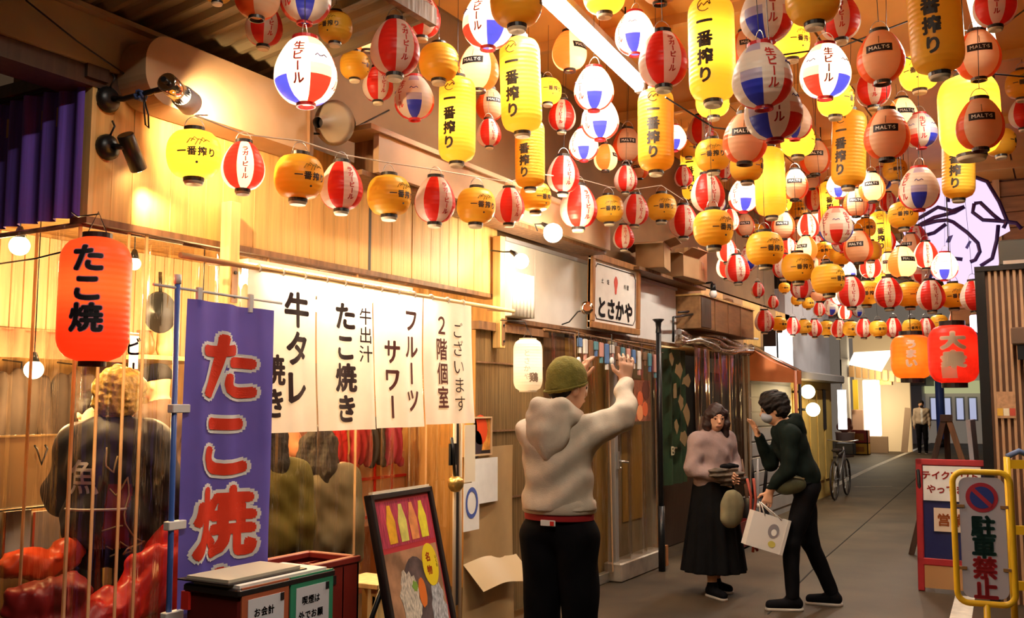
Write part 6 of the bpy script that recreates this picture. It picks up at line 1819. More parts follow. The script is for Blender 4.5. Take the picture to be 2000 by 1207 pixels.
# (px, py, width px, kind, lit, turn) : distance follows from the usual 0.25 m width
OVER = [
 (425, -22, 58, 'R', 0, 0), (503, -12, 88, 'M', 0, .6), (516, 50, 72, 'S', 0, .4), (597, -8, 100, 'B', 0, -.8), (597, 141, 122, 'B', 1, 1.32), (655, 54, 66, 'R', 0, -.5),
 (718, 60, 70, 'M', 1, -.1), (772, 94, 97, 'S', 0, .45), (825, 34, 72, 'S', 0, .5), (693, 128, 58, 'R', 0, 1.2), (738, 165, 60, 'S', 0, .4), (809, 192, 78, 'B', 0, -.8), (857, 122, 78, 'R', 0, 1.6),
 (893, 234, 74, 'T', 1, -.45), (953, 42, 100, 'B', 1, -.45), (1008, 5, 102, 'R', 0, 1.4), (935, 133, 80, 'M', 1, -.35), (1017, 166, 82, 'T', 1, -.45), (1070, 178, 54, 'R', 1, .4), (957, 205, 55, 'M', 0, .3),
 (955, 260, 48, 'S', 0, .4), (1035, 300, 60, 'T', 0, -.4), (1112, 100, 68, 'M', 1, .8), (1160, 174, 78, 'B', 1, -.75), (1172, 233, 74, 'B', 1, -.8), (1098, 226, 54, 'S', 0, -.1), (1140, 283, 58, 'B', 1, -.8),
 (1183, 308, 46, 'M', 1, 1.2), (1100, 341, 64, 'S', 0, .4), (1225, 284, 58, 'M', 0, .05), (1180, -12, 84, 'R', 1, 1.0), (1288, -38, 80, 'M', 0, 1.4), (1240, 66, 78, 'B', 1, -.9), (1295, 117, 96, 'S', 0, .42),
 (1390, 96, 92, 'T', 1, -.3), (1392, 198, 66, 'R', 1, 1.5), (1281, 254, 72, 'T', 0, -.15), (1318, 270, 46, 'B', 1, -.7), (1368, 255, 52, 'S', 0, .5), (1222, 350, 46, 'S', 0, .5), (1392, 303, 68, 'R', 0, 0), (1455, 271, 86, 'M', 0, -.05),
 (1352, 340, 44, 'T', 1, -.2), (1382, 377, 66, 'S', 0, .4), (1458, 325, 64, 'R', 0, 1.3), (1452, 383, 58, 'B', 1, -.6), (1504, 355, 60, 'T', 1, 1.6), (1497, 28, 102, 'B', 0, 1.82), (1545, 82, 72, 'R', 1, .7),
 (1588, -2, 106, 'R', 0, 1.5), (1640, 35, 78, 'S', 0, .1), (1488, 150, 116, 'B', 0, 1.97), (1510, 214, 112, 'B', 0, 1.77), (1552, 237, 66, 'B', 0, -.8), (1558, 275, 66, 'R', 1, 1.6), (1612, 140, 97, 'B', 1, .15),
 (1632, 195, 70, 'R', 1, 1.2), (1658, 290, 66, 'T', 0, -.5), (1720, 112, 90, 'M', 0, -.05), (1705, 172, 66, 'S', 0, .1), (1456, 96, 62, 'M', 0, .2), (1825, 32, 100, 'T', 0, -.15), (1795, 142, 74, 'R', 1, -.1),
 (1910, 108, 84, 'M', 0, .1), (1943, 8, 80, 'S', 0, .1), (1893, 226, 112, 'O', 1, 1.8), (1914, 243, 88, 'M', 0, .1), (1732, 263, 86, 'M', 0, -.05), (1762, 226, 60, 'M', 1, .3), (1798, 256, 62, 'B', 0, .2),
 (1953, 278, 58, 'R', 0, 1.4), (1996, 165, 60, 'R', 0, .2), (1998, 222, 52, 'S', 0, .5), (1592, 308, 58, 'M', 0, 0), (1552, 361, 52, 'M', 0, 0), (1872, 318, 62, 'T', 0, -.2), (1795, 369, 76, 'B', 0, -.78), (1703, 366, 50, 'M', 1, 0),
 (1672, 396, 48, 'M', 0, 0), (1638, 362, 46, 'B', 1, -.8), (1764, 420, 56, 'R', 0, 0), (1720, 456, 38, 'T', 1, 0), (1633, 441, 64, 'B', 0, .8), (1676, 482, 56, 'M', 0, -.2), (1530, 441, 46, 'M', 0, -.1), (1578, 442, 42, 'S', 1, .4),
 (1590, 390, 40, 'S', 0, .1), (1748, 332, 46, 'R', 0, .2), (1393, 446, 78, 'R', 0, .7), (1494, 486, 72, 'R', 0, .5), (1558, 522, 62, 'R', 0, .3), (1617, 545, 64, 'R', 0, .9), (1440, 525, 48, 'S', 0, .3), (1462, 506, 40, 'B', 0, -.5),
 (1762, 512, 54, 'M', 1, .5), (1845, 520, 50, 'B', 1, -.8), (1808, 498, 46, 'S', 1, .2), (1490, 398, 40, 'B', 0, -.8), (1420, 490, 40, 'S', 1, .4), (1690, 445, 40, 'R', 0, .4), (1700, 520, 42, 'S', 1, 0), (1640, 500, 40, 'R', 0, 1.0),
 (1540, 480, 34, 'S', 1, .3), (1595, 480, 34, 'S', 0, .3), (1480, 566, 26, 'S', 0, .3), (1532, 562, 22, 'R', 0, .3), (1556, 586, 22, 'R', 0, .3), (1578, 592, 24, 'R', 0, .6), (1600, 604, 24, 'S', 0, .2), (1622, 600, 30, 'B', 0, -.5),
 (1650, 610, 26, 'S', 1, .4), (1676, 606, 24, 'B', 0, -.5), (1510, 590, 22, 'S', 0, .1), (1415, 330, 36, 'S', 0, .4), (1620, 395, 36, 'T', 1, 0), (1335, 345, 36, 'S', 0, .2), (1560, 410, 34, 'R', 0, .2), (1735, 395, 34, 'S', 0, .2),
 (1425, 430, 38, 'S', 1, 0.80), (1455, 440, 38, 'M', 0, 0.00), (1400, 395, 34, 'B', 0, 0.80), (1525, 395, 42, 'R', 1, 0.00), (1500, 430, 34, 'S', 0, 0.80), (1560, 450, 38, 'M', 0, 0.00), (1600, 425, 34, 'S', 1, -0.50), (1645, 470, 42, 'B', 0, 0.80), (1610, 490, 38, 'R', 0, 0.00), (1575, 485, 42, 'M', 1, -0.50), (1530, 520, 42, 'S', 0, -0.50), (1590, 515, 34, 'M', 0, -0.50), (1655, 530, 34, 'B', 1, 0.00), (1700, 490, 42, 'R', 0, -0.50), (1730, 470, 38, 'S', 0, 0.40), (1735, 515, 38, 'M', 1, 0.00), (1790, 465, 42, 'S', 0, 0.00), (1800, 530, 42, 'B', 0, 0.40), (1720, 535, 38, 'R', 1, -0.50), (1780, 480, 42, 'M', 0, -0.50), (1690, 400, 38, 'S', 0, 0.40), (1655, 360, 38, 'M', 1, -0.50), (1720, 350, 42, 'B', 0, 0.40), (1475, 455, 38, 'R', 0, 0.00), (1420, 520, 42, 'S', 1, 0.40), (1600, 570, 34, 'M', 0, -0.50), (1565, 560, 42, 'S', 0, -0.50), (1640, 575, 38, 'B', 1, -0.50), (1345, 290, 38, 'R', 0, 0.80), (1250, 330, 34, 'M', 0, -0.50), (1480, 330, 42, 'S', 1, -0.50), (1585, 350, 34, 'M', 0, 0.00),
]
DARKROW = [(1662, 570, 53, 'S', 0, .2), (1692, 572, 51, 'R', 0, .2), (1735, 572, 53, 'S', 0, .1), (1776, 575, 53, 'R', 0, .8), (1818, 577, 53, 'S', 0, .4), (1862, 577, 53, 'R', 0, .3), (1903, 578, 53, 'S', 0, .5)]
FARROW = [(1493, 627, 38, 'S', 0, .4), (1522, 633, 30, 'R', 0, .7), (1548, 637, 30, 'S', 0, .3), (1570, 638, 30, 'R', 0, .7), (1591, 641, 30, 'S', 0, 0), (1614, 641, 31, 'R', 0, .5), (1638, 642, 31, 'S', 0, .2), (1662, 642, 32, 'R', 0, .4),
          (1687, 641, 33, 'S', 0, .3), (1715, 642, 34, 'R', 0, .4), (1745, 640, 34, 'S', 0, -.1), (1781, 640, 36, 'R', 0, .3), (1809, 641, 35, 'S', 0, .1), (1834, 630, 33, 'R', 0, .3), (1872, 622, 35, 'S', 0, .1)]
STRING = [(379, 302, 104, 'R', 1, .1), (475, 325, 84, 'S', 1, .1), (584, 346, 96, 'R', 0, .55), (667, 364, 84, 'S', 0, .5), (760, 382, 86, 'R', 0, .75), (850, 391, 80, 'S', 0, .6), (930, 402, 76, 'R', 0, .45), (994, 402, 62, 'S', 0, .6),
          (1046, 385, 62, 'R', 0, .8), (1130, 404, 74, 'S', 0, .55), (1189, 408, 58, 'R', 0, .15), (1240, 410, 54, 'S', 0, .5), (1292, 405, 58, 'R', 0, .2), (1335, 432, 56, 'S', 0, .5), (1218, 463, 42, 'S', 0, .2)]
def roof_z(x, y):
    if x < -2.6 and y < 3.8: return 3.33 + (x + 3.65) * .134
    return CEIL - .1
placed = list(BIG)
def near_fixture(p, sc, half):
    for a, b in TUBES:
        d = Vector((b.x - a.x, b.y - a.y)); q = Vector((p.x - a.x, p.y - a.y))
        k = max(0, min(1, q.dot(d) / d.length_squared))
        lim = .125 * sc + .08 if p.z + half * sc > a.z - .08 else .085
        if (q - d * k).length < lim: return True
    return abs(p.y - Ys - .06) < .125 * sc + .1 and -1.9 < p.x < .6
ZONES = [(900, 'over the timber shop'), (1330, 'by the ceiling tube'), (1620, 'over mid alley'), (9999, 'over the right side')]
def place(lst, zone, xfix=None):
    res = []
    for (px, py, wp, kd, lit, turn) in lst:
        r = ray(px, py)
        D = F * (.36 if kd == 'O' else .25) / wp
        if xfix is not None: D = xfix / r.x
        half = PROTO[kd]['H'] / 2 + .03
        for _ in range(60):
            p = CAM + r * D; sc = D * wp / F / .25
            if p.x - .125 * sc < -3.33 or p.z + half * sc > roof_z(p.x, p.y): D *= .985
            else: break
        if xfix is None:
            D0 = D
            for it in range(80):
                D = D0 * (1 + (.006 * ((it + 1) // 2)) * (-1 if it % 2 else 1))
                p = CAM + r * D; sc = D * wp / F / .25
                if p.x - .125 * sc < -3.33 or p.z + half * sc > roof_z(p.x, p.y): continue
                hit = near_fixture(p, sc, half)
                for (q, qs, qh, qc) in placed:
                    dx = math.hypot(p.x - q.x, p.y - q.y)
                    if dx < .125 * (sc + qs) + .012 and abs(p.z - q.z) < half * sc + qh: hit = True; break
                    if q.z > p.z and dx < .125 * qs + .012: hit = True; break
                    if q.z < p.z and qc and dx < .125 * sc + .012: hit = True; break
                if not hit: break
            else: D = D0; print('crowded', px, py)
        p = CAM + r * D; sc = D * wp / F / .25
        placed.append((p, sc, half * sc, xfix is None))
        res.append((p, sc, kd, lit, turn, px, py))
    return res
ALL = []
ALL += [(q, 'string') for q in place(STRING, 'string', -3.22)]
ALL += [(q, 'over') for q in place(sorted(OVER, key=lambda q: -q[2]), 'over')]
ALL += [(q, 'dark') for q in place(DARKROW, 'dark')]
ALL += [(q, 'far') for q in place(FARROW, 'far')]
groups = {}
for q, zn in ALL:
    px = q[5]
    z = {'string': 'in the plank-front string', 'dark': 'in the unlit low row', 'far': 'in the small far row'}.get(zn)
    if z is None: z = next(nm for lim, nm in ZONES if px < lim)
    groups.setdefault((z, q[2]), []).append((q, zn))
cord = MB().tube([(0, 0, 0), (0, 0, 1)], .002, 4, caps=False).mesh('hanging_cord', BLACKM)
for (z, kd), items in groups.items():
    items.sort(key=lambda it: it[0][5])
    for i, (q, zn) in enumerate(items):
        p, sc, _, lit, turn, px, py = q
        o = copy_tree(PROTO[kd])
        o.location = p; o.scale = (sc, sc, sc)
        o.rotation_euler = (random.uniform(-.04, .04), random.uniform(-.04, .04), facing_cam(p, turn))
        if len(items) == 1: lab = '%s, the only such one %s' % (LOOK[kd], z)
        else: lab = '%s, %s such from the left %s' % (LOOK[kd], ORD[i], z)
        tag(o, lab, 'lantern', 'beer lanterns ' + z)
        if zn in ('over', 'dark', 'far'):
            c = obj('hanging_cord', cord, o)
            h = PROTO[kd]['H'] / 2 + .065
            c.location = (0, 0, h); c.scale = (1, 1, max(.02, ((CEIL - .005 if roof_z(p.x, p.y) > 4 else roof_z(p.x, p.y) + .03) - p.z) / sc - h))
        if lit:
            s_ = {'O': 1.6, 'R': 1.0, 'T': 1.8, 'S': 1.0, 'B': 1.3, 'M': 1.1}[kd]
            plight(o, (0, 0, 0), 2.9 * s_ * sc * sc, (1, .78, .48), .03)  # point light added inside the shell to make the lantern glow
for t in PROTO.values():
    for ch in list(t.children): bpy.data.objects.remove(ch)
    bpy.data.objects.remove(t)
# string wires
S = sorted([q for q, zn in ALL if zn == 'string'], key=lambda q: q[5])
pts = [onx(405, 225, -3.24)] + [q[0] + Vector((0, 0, .19 * q[1])) for q in S if q[6] < 455]
single('string_wire', MB().tube(pts, .004, 5), mat('pale_wire', (.6, .48, .34), .4), 'pale wire carrying the lantern string along the timber front', 'wire', pts[6])
for k, (a, b) in enumerate((((1440, 120), (1830, 20)), ((1650, 70), (2000, 150)), ((1300, 190), (1480, 260)), ((1880, 60), (2000, 20)), ((560, 260), (760, 215)))):
    pa, pb = ond(*a, 6.2), ond(*b, 6.6)
    if k == 4: pa, pb = onx(*a, -3.5), onx(*b, -3.5)
    m_ = (pa + pb) / 2 - Vector((0, 0, .08))
    single('ceiling_cable', MB().tube([pa, m_, pb], .006, 5), BLACKM, ('black cable above the white ball lanterns', 'black cable at the upper right behind the lanterns', 'black cable below the striped lantern at the tube end', 'black cable in the upper right corner', 'dark rod behind the lanterns above the horn')[k], 'cable', m_)
# ================================================================== PEOPLE
V3 = lambda *a: np.array(a, float)
def rotz(a): c, s = math.cos(a), math.sin(a); return np.array([[c, -s, 0], [s, c, 0], [0, 0, 1.]])
def rotx(a): c, s = math.cos(a), math.sin(a); return np.array([[1, 0, 0], [0, c, -s], [0, s, c.__float__()]])
def roty(a): c, s = math.cos(a), math.sin(a); return np.array([[c, 0, s], [0, 1, 0], [-s, 0, c]])
STAND = dict(pel=V3(0, 0, .97), waist=V3(0, .0, 1.10), chest=V3(0, .0, 1.29), nb=V3(0, -.01, 1.45), hd=V3(0, .03, 1.60),
             shR=V3(.175, 0, 1.40), elR=V3(.22, -.02, 1.13), wrR=V3(.23, .06, .90), shL=V3(-.175, 0, 1.40), elL=V3(-.22, -.02, 1.13), wrL=V3(-.23, .06, .90),
             hiR=V3(.09, 0, .92), knR=V3(.10, .02, .50), anR=V3(.10, 0, .09), toR=V3(.11, .15, .03), hiL=V3(-.09, 0, .92), knL=V3(-.10, .02, .50), anL=V3(-.10, 0, .09), toL=V3(-.11, .15, .03))
def unit(v): return v / max(1e-9, np.linalg.norm(v))
def add_hand(s, w_, d, nrm, side, curl=.35, sc=1.0):
    d = unit(d); nrm = unit(nrm - d * nrm.dot(d)); lat = np.cross(d, nrm) * side
    pc = w_ + d * .05 * sc
    for q in (-.022, 0, .022):
        s.cap(w_ + lat * q * .6, w_ + d * .085 * sc + lat * q * 1.1, .017, .015, .015)
    for i, (q, L) in enumerate(((-.034, .062), (-.012, .078), (.011, .074), (.033, .068))):
        b = w_ + d * .088 * sc + lat * q
        d1 = unit(d + nrm * curl * .6 + lat * q * 2.2); d2 = unit(d + nrm * curl * 1.8 + lat * q * 2)
        m_ = b + d1 * L * .52 * sc; e = m_ + d2 * L * .5 * sc
        s.cap(b, m_, .0098, .009, .006); s.cap(m_, e, .009, .0075, .004)
    b = w_ + d * .03 * sc + lat * .026
    m_ = b + unit(lat + d * .7 + nrm * .3) * .042; e = m_ + unit(d + lat * .35 + nrm * .4) * .034
    s.cap(b, m_, .013, .011, .008); s.cap(m_, e, .011, .009, .004)
def person(label, loc, rz, J=None, sc=1.0, head=(0, 0, 0), hair=None, top=None, legs=None, shoes=None, vox=.008, skirt=None, hood=None, hands=None, extra=None, cat='person', top_cut=.93, group=None, eyes=True, puff=0.0, cuff=.02, tr_cut=None, wrinkle=.006, legr=1.0):
    j = dict(STAND); j.update(J or {})
    t = thing('person', label, cat, loc, rz)
    t.scale = (sc, sc, sc)
    Rh = rotz(head[0]) @ rotx(head[1]) @ roty(head[2])
    hc = j['hd']
    hp = lambda x, y, z: hc + Rh @ V3(x, y, z)
    b = Sdf(.03)
    b.ell(hc + Rh @ V3(0, 0, .02), (.076, .096, .10), Rh); b.ell(hp(0, .018, -.05), (.058, .072, .065), Rh)
    b.cap(hp(0, .09, .012), hp(0, .108, -.018), .010, .014, .012)
    for s_ in (-1, 1):
        b.ell(hp(s_ * .078, -.01, -.01), (.010, .018, .030), Rh, .008)
        b.ell(hp(s_ * .03, .084, .028), (.022, .012, .008), Rh, .012)
    b.cap(hp(-.02, .09, -.055), hp(.02, .09, -.055), .008, .008, .008)
    b.cap(hp(0, -.02, -.06), j['nb'], .054, .058)
    b.cap(j['nb'], j['chest'], .07, .10); b.ell(j['chest'], (.155, .10, .16)); b.ell(j['waist'], (.13, .095, .14)); b.ell(j['pel'], (.15, .105, .12))
    for S_ in 'RL':
        b.cap(j['nb'], j['sh' + S_], .055, .055, .04)
        b.chain([j['sh' + S_], j['el' + S_], j['wr' + S_]], [.052, .040, .027], .02)
        b.chain([j['hi' + S_], j['kn' + S_], j['an' + S_]], [.085, .056, .040], .03)
        b.cap(j['an' + S_] - V3(0, .03, .03), j['to' + S_], .036, .028)
    hd_ = hands or {}
    for S_, sd in (('R', 1), ('L', -1)):
        d, nn, cu = hd_.get(S_, (j['wr' + S_] - j['el' + S_], V3(-sd, .2, 0), .35))
        add_hand(b, j['wr' + S_], np.asarray(d, float), np.asarray(nn, float), sd, cu)
    obj('body', b.mesh('body', [SKIN], vox), t)
    if eyes:
        for s_ in (-1, 1):
            e = MB().lathe([(.0005, -.011), (.008, -.008), (.011, 0), (.008, .008), (.0005, .011)], 10).xf(Matrix.Translation(Vector(hp(s_ * .031, .083, .012))))
            e.build('eye', mat('eye_dark', (.03, .02, .02), .2), t)
        MB().tube([Vector(hp(-.022, .094, -.054)), Vector(hp(0, .100, -.055)), Vector(hp(.022, .094, -.054))], .004, 6).build('lips', mat('lips', (.42, .13, .10), .5), t)
        for s_ in (-1, 1):
            MB().tube([Vector(hp(s_ * .015, .094, .034)), Vector(hp(s_ * .032, .092, .040)), Vector(hp(s_ * .05, .080, .034))], .0035, 5).build('eyebrow', HAIRB, t)
    if hair:
        h = Sdf(.02); kind, hm_ = hair
        amp = .008
        if kind == 'short':
            h.ell(hp(0, -.012, .045), (.088, .105, .095), Rh); h.ell(hp(0, -.05, .0), (.078, .062, .085), Rh)
            h.cut(hp(0, .062, .0), Rh @ V3(0, 1, -.55)); amp = .012
        elif kind == 'bushy':
            h.ell(hp(0, -.01, .055), (.115, .125, .105), Rh); h.ell(hp(0, -.045, .0), (.105, .085, .09), Rh); amp = .016
            h.cut(hp(0, .07, .0), Rh @ V3(0, 1, -.45))
        elif kind == 'bob':
            h.ell(hp(0, -.012, .045), (.092, .108, .095), Rh)
            for s_ in (-1, 1): h.chain([hp(s_ * .075, .0, .05), hp(s_ * .088, .01, -.05), hp(s_ * .085, .02, -.15)], [.035, .042, .032])
            h.chain([hp(0, -.07, .04), hp(0, -.08, -.06), hp(0, -.07, -.14)], [.05, .06, .05]); h.chain([hp(-.05, -.06, 0), hp(-.055, -.065, -.14)], [.05, .05]); h.chain([hp(.05, -.06, 0), hp(.055, -.065, -.14)], [.05, .05])
            h.sub(hp(0, .11, -.03), (.062, .06, .09))
        elif kind == 'long':
            h.ell(hp(0, -.012, .045), (.092, .108, .095), Rh)
            for x in (-.07, 0, .07): h.chain([hp(x, -.05, .02), hp(x * 1.1, -.08, -.15), hp(x * 1.0, -.09, -.32)], [.055, .06, .04])
            for s_ in (-1, 1): h.chain([hp(s_ * .075, .0, .03), hp(s_ * .09, .0, -.14), hp(s_ * .08, -.01, -.28)], [.03, .038, .025])
            h.sub(hp(0, .11, -.02), (.06, .06, .09))
        elif kind == 'beanie':
            h.ell(hp(0, -.012, .05), (.090, .108, .105), Rh); h.ell(hp(0, -.03, .0), (.085, .085, .06), Rh); h.cut(hp(0, 0, -.005), Rh @ V3(0, .35, -1)); amp = .004
        elif kind == 'cap':
            h.ell(hp(0, -.008, .055), (.090, .108, .088), Rh); h.cap(hp(0, .08, .035), hp(0, .16, .02), .05, .045); h.cut(hp(0, 0, .022), Rh @ V3(0, 0, -1)); amp = .0
        sd_ = random.randint(0, 99)
        obj({'beanie': 'beanie', 'cap': 'cap'}.get(kind, 'hair'), h.mesh('hair', [hm_], vox * .8, (lambda P: amp * .8 * noise3(P, 42, sd_) + amp * .5 * noise3(P, 105, sd_ + 1)) if amp else None), t)
        if kind == 'beanie':
            g = Sdf(.02); g.ell(hp(0, -.045, -.01), (.074, .055, .06), Rh)
            obj('hair', g.mesh('hair', [HAIRB], vox, lambda P: .006 * noise3(P, 90, 3)), t)
            bnd = MB()
            vs = [];
            for k in range(28):
                a = 2 * math.pi * k / 28; vs.append(Vector(hp(.093 * math.cos(a), -.012 + .108 * math.sin(a), .005 + .036 * math.sin(a))))
            bnd.tube(vs, .0045, 8, closed=True).build('beanie_cuff', hm_, t)
    if top:
        s = Sdf(.065); g = .016 + puff
        up_ = j['chest'] * .45 + j['nb'] * .55
        s.ell(up_, (.165 + puff, .10 + puff * .5, .085))
        s.ell(j['chest'], (.168 + puff, .115 + puff, .17)); s.ell(j['waist'], (.163 + puff, .118 + puff, .16)); s.ell(j['waist'] * .4 + j['pel'] * .6, (.165 + puff, .122 + puff, .12))
        s.cap(j['nb'] - V3(0, 0, .02), j['chest'], .075, .11)
        for S_ in 'RL':
            s.cap(j['nb'] - V3(0, 0, .03), j['sh' + S_], .06 + puff * .5, .062 + puff * .6)
            e = j['wr' + S_] + unit(j['el' + S_] - j['wr' + S_]) * cuff
            s.chain([j['sh' + S_], j['el' + S_], e], [.064 + puff * .6, .054 + puff * .6, .040 + puff * .3], .03)
        s.cut(V3(0, 0, top_cut), V3(0, 0, -1))
        s.sub(j['nb'] + V3(0, .02, .05), (.06, .065, .06))
        sd_ = random.randint(0, 99)
        wr = wrinkle
        me = s.mesh('top', top[1] if isinstance(top[1], list) else [top[1]], vox, lambda P: wr * (np.sin(P[2] * 42 + 5 * np.sin(P[0] * 9 + sd_) + 4 * P[1]) * .6 + noise3(P, 24, sd_)), top[2] if len(top) > 2 else None)
        obj(top[0], me, t)
    if hood:
        s = Sdf(.04); nb = j['nb']
        s.chain([nb + V3(-.12, .02, -.01), nb + V3(-.09, -.07, .02), nb + V3(0, -.10, .03), nb + V3(.09, -.07, .02), nb + V3(.12, .02, -.01)], [.024, .036, .042, .036, .024])
        s.ell(nb + V3(0, -.115, -.05), (.11, .032, .115)); s.cap(nb + V3(0, -.12, -.05), nb + V3(0, -.12, -.17), .05, .02); s.chain([nb + V3(-.11, .0, .03), nb + V3(-.06, -.09, .075), nb + V3(.06, -.09, .075), nb + V3(.11, 0, .03)], [.02, .028, .028, .02])
        obj('hood', s.mesh('hood', [hood], vox, lambda P: .005 * noise3(P, 30, 4)), t)
    if legs:
        s = Sdf(.03)
        s.ell(j['pel'], (.163, .118, .125)); 
        for S_ in 'RL':
            e = j['an' + S_] + V3(0, 0, .02)
            s.chain([j['hi' + S_], j['kn' + S_], e], [.098 * legr, .074 * legr, .058 * legr])
        s.cut(V3(0, 0, tr_cut or 1.04), V3(0, 0, 1))
        sd_ = random.randint(0, 99)
        obj('trousers', s.mesh('trousers', [legs], vox, lambda P: .006 * noise3(P, 26, sd_)), t)
    if skirt:
        s = Sdf(.04); m_, z0 = skirt
        cxy = (j['anR'] + j['anL']) / 2
        s.cap(j['pel'] + V3(0, 0, .06), V3(cxy[0], cxy[1], z0 - .05), .185, .30); s.cut(V3(0, 0, z0), V3(0, 0, -1)); s.cut(V3(0, 0, 1.06), V3(0, 0, 1))
        obj('skirt', s.mesh('skirt', [m_], vox * 1.3, lambda P: .016 * np.sin(14 * np.arctan2(P[1] - cxy[1], P[0] - cxy[0])) * np.clip(1.1 - P[2], 0, 1)), t)
    if shoes:
        for S_ in 'RL':
            s = Sdf(.03); a, o = j['an' + S_], j['to' + S_]
            f = unit((o - a) * V3(1, 1, 0))
            s.cap(a - V3(0, 0, .035) - f * .035, o + f * .01 + V3(0, 0, .012), .047, .038); s.cap(a, a + V3(0, 0, .015), .047, .05); s.cut(V3(0, 0, min(a[2], o[2]) - .03), V3(0, 0, -1))
            sh_ = obj('shoe', s.mesh('shoe', [shoes], vox), t)
            q = Sdf(.02); zz = min(a[2], o[2]) - .022
            q.cap(V3(a[0], a[1], zz) - f * .038, V3(o[0], o[1], zz) + f * .012, .048, .041); q.cut(V3(0, 0, zz + .014), V3(0, 0, 1)); q.cut(V3(0, 0, zz - .012), V3(0, 0, -1))
            obj('sole', q.mesh('sole', [mat('sole_white', (.42, .37, .32), .6)], vox), sh_)
    if extra: extra(t, j, hp)
    return t
def off(j, **kw):
    return {k: V3(*v) for k, v in kw.items()}

OATH = mat('oat_fleece', (.66, .55, .42), .85, var=.08, scale=20, bump=.12, bscale=180)
BLKT = mat('black_cotton', (.005, .0045, .006), .85, var=.3, scale=8, spec=.1)
OLIVE = mat('olive_knit', (.24, .20, .035), .85, var=.15, scale=40, bump=.3, bscale=120)

# --- man in the oat hoodie and olive beanie
p = ond(1092, 1000, 4.75)
def bx1(t, j, hp):
    MB().lathe([(.172, 1.005), (.174, 1.06), (.168, 1.075), (.160, 1.075), (.160, 1.005)], 28).xf(Matrix.Diagonal((1, .76, 1, 1))).build('red_shirt_hem', mat('shirt_red', (.35, .012, .012), .8), t)
    MB().lathe([(.176, 1.035), (.184, 1.045), (.184, 1.085), (.176, 1.10)], 28).xf(Matrix.Diagonal((1, .78, 1, 1))).build('hem_band', OATH, t)
    MB().box((-.03, -.143, .985), (.045, -.135, 1.012), bev=.002).build('waist_label', PAPER, t)
    MB().box((.02, -.145, .988), (.04, -.143, 1.008)).build('label_mark', REDP, t)
person('man in an oat hoodie and olive beanie raising both hands', (p.x, p.y, 0), math.radians(2), off(None, nb=(0, -.01, 1.47), hd=(0.03, .04, 1.625), chest=(0, -.01, 1.30), waist=(0, -.01, 1.14),
       shR=(.165, .02, 1.42), elR=(.26, .20, 1.49), wrR=(.18, .42, 1.66), shL=(-.16, .03, 1.41), elL=(-.13, .29, 1.44), wrL=(-.10, .50, 1.66)),
       1.035, (-.5, -.1, 0), ('beanie', OLIVE), ('hoodie', OATH), BLKT, BLKT, .0075, hood=OATH, hands={'R': ((.0, .25, .9), (-.6, .7, .1), .4), 'L': ((.1, .2, .9), (.6, .7, .1), .5)}, extra=bx1, top_cut=1.05, puff=.012, wrinkle=.009, legr=1.1)

# --- woman with a bob in a lilac grey sweater and long black skirt
p = onz(1398, 1160)
LILAC = mat('lilac_knit', (.30, .21, .20), .85, var=.12, scale=14, bump=.15, bscale=100)
def bx2(t, j, hp):
    s = Sdf(.03)
    for k in range(6): s.ell((-.12 + .05 * k, .20 + .02 * (k % 2), 1.05 + .035 * (k % 3)), (.09, .07, .05))
    obj('folded_clothes', s.mesh('folded_clothes', [mat('bundle', (.10, .075, .055), .8, var=.6, scale=9, stretch=(1, 1, 6))], .009, lambda P: .010 * np.sin(P[2] * 130 + 7 * P[0]) + .008 * noise3(P, 50, 2)), t)
    s = Sdf(.02); s.ell((.0, .22, 1.17), (.11, .04, .03)); obj('black_cloth', s.mesh('black_cloth', [BLKT], .009, lambda P: .006 * noise3(P, 60, 2)), t)
p_w = p
person('woman with a dark bob in a lilac sweater and long black skirt', p, math.radians(-122), off(None, hd=(.0, .055, 1.60), elR=(.25, .0, 1.14), wrR=(.08, .21, 1.06), elL=(-.25, .0, 1.14), wrL=(-.08, .22, 1.08), anR=(.12, .10, .09), toR=(.14, .26, .03), anL=(-.10, -.12, .09), toL=(-.12, .03, .03), knL=(-.10, -.04, .5), knR=(.11, .07, .5)),
       .925, (-.4, -.15, 0), ('bob', mat('bob_hair', (.022, .007, .005), .55, var=.4, scale=30, bump=.3)), ('sweater', LILAC), None, BLKT, .008, skirt=(mat('black_skirt', (.005, .0045, .005), .85, var=.3, scale=6, spec=.1), .21), hands={'R': ((-.8, .5, 0), (0, 1, -.2), .5), 'L': ((.8, .5, 0), (0, 1, -.2), .5)}, extra=bx2, puff=.03, wrinkle=.006, top_cut=.98)
RD = Vector((math.cos(math.radians(-122)), math.sin(math.radians(-122)), 0)); FDv = Vector((-math.sin(math.radians(-122)), math.cos(math.radians(-122)), 0))
def wl(x, y, z): return p_w + (RD * x + FDv * y) * .925 + Vector((0, 0, z * .925))
t = thing('shoulder_bag', 'olive canvas bag with red straps hanging at the woman', 'bag', wl(-.05, .30, .70), math.radians(-122))
s = Sdf(.03); s.ell((.10, .02, .12), (.12, .05, .13)); s.ell((.12, .02, .02), (.11, .045, .08))
obj('bag_body', s.mesh('bag_body', [mat('bag_olive', (.20, .17, .09), .8, var=.2, scale=8)], .01, lambda P: .006 * noise3(P, 40, 2)), t)
rs_ = mat('strap_red', (.42, .07, .04), .6)
MB().tube([(-.02, .07, .34), (-.05, .08, .2), (-.03, .085, .02), (-.07, .085, -.12), (-.05, .085, -.26)], .012, 6).build('strap', rs_, t)
MB().tube([(-.09, .07, .34), (-.10, .08, .16), (-.06, .085, .0), (-.02, .085, -.14), (-.10, .085, -.25)], .012, 6).build('strap', rs_, t)
MB().lathe([(0, 0), (.028, 0), (.028, .03), (0, .03)], 14, T=(-.13, .07, .1)).build('white_ring', PAPER, t)

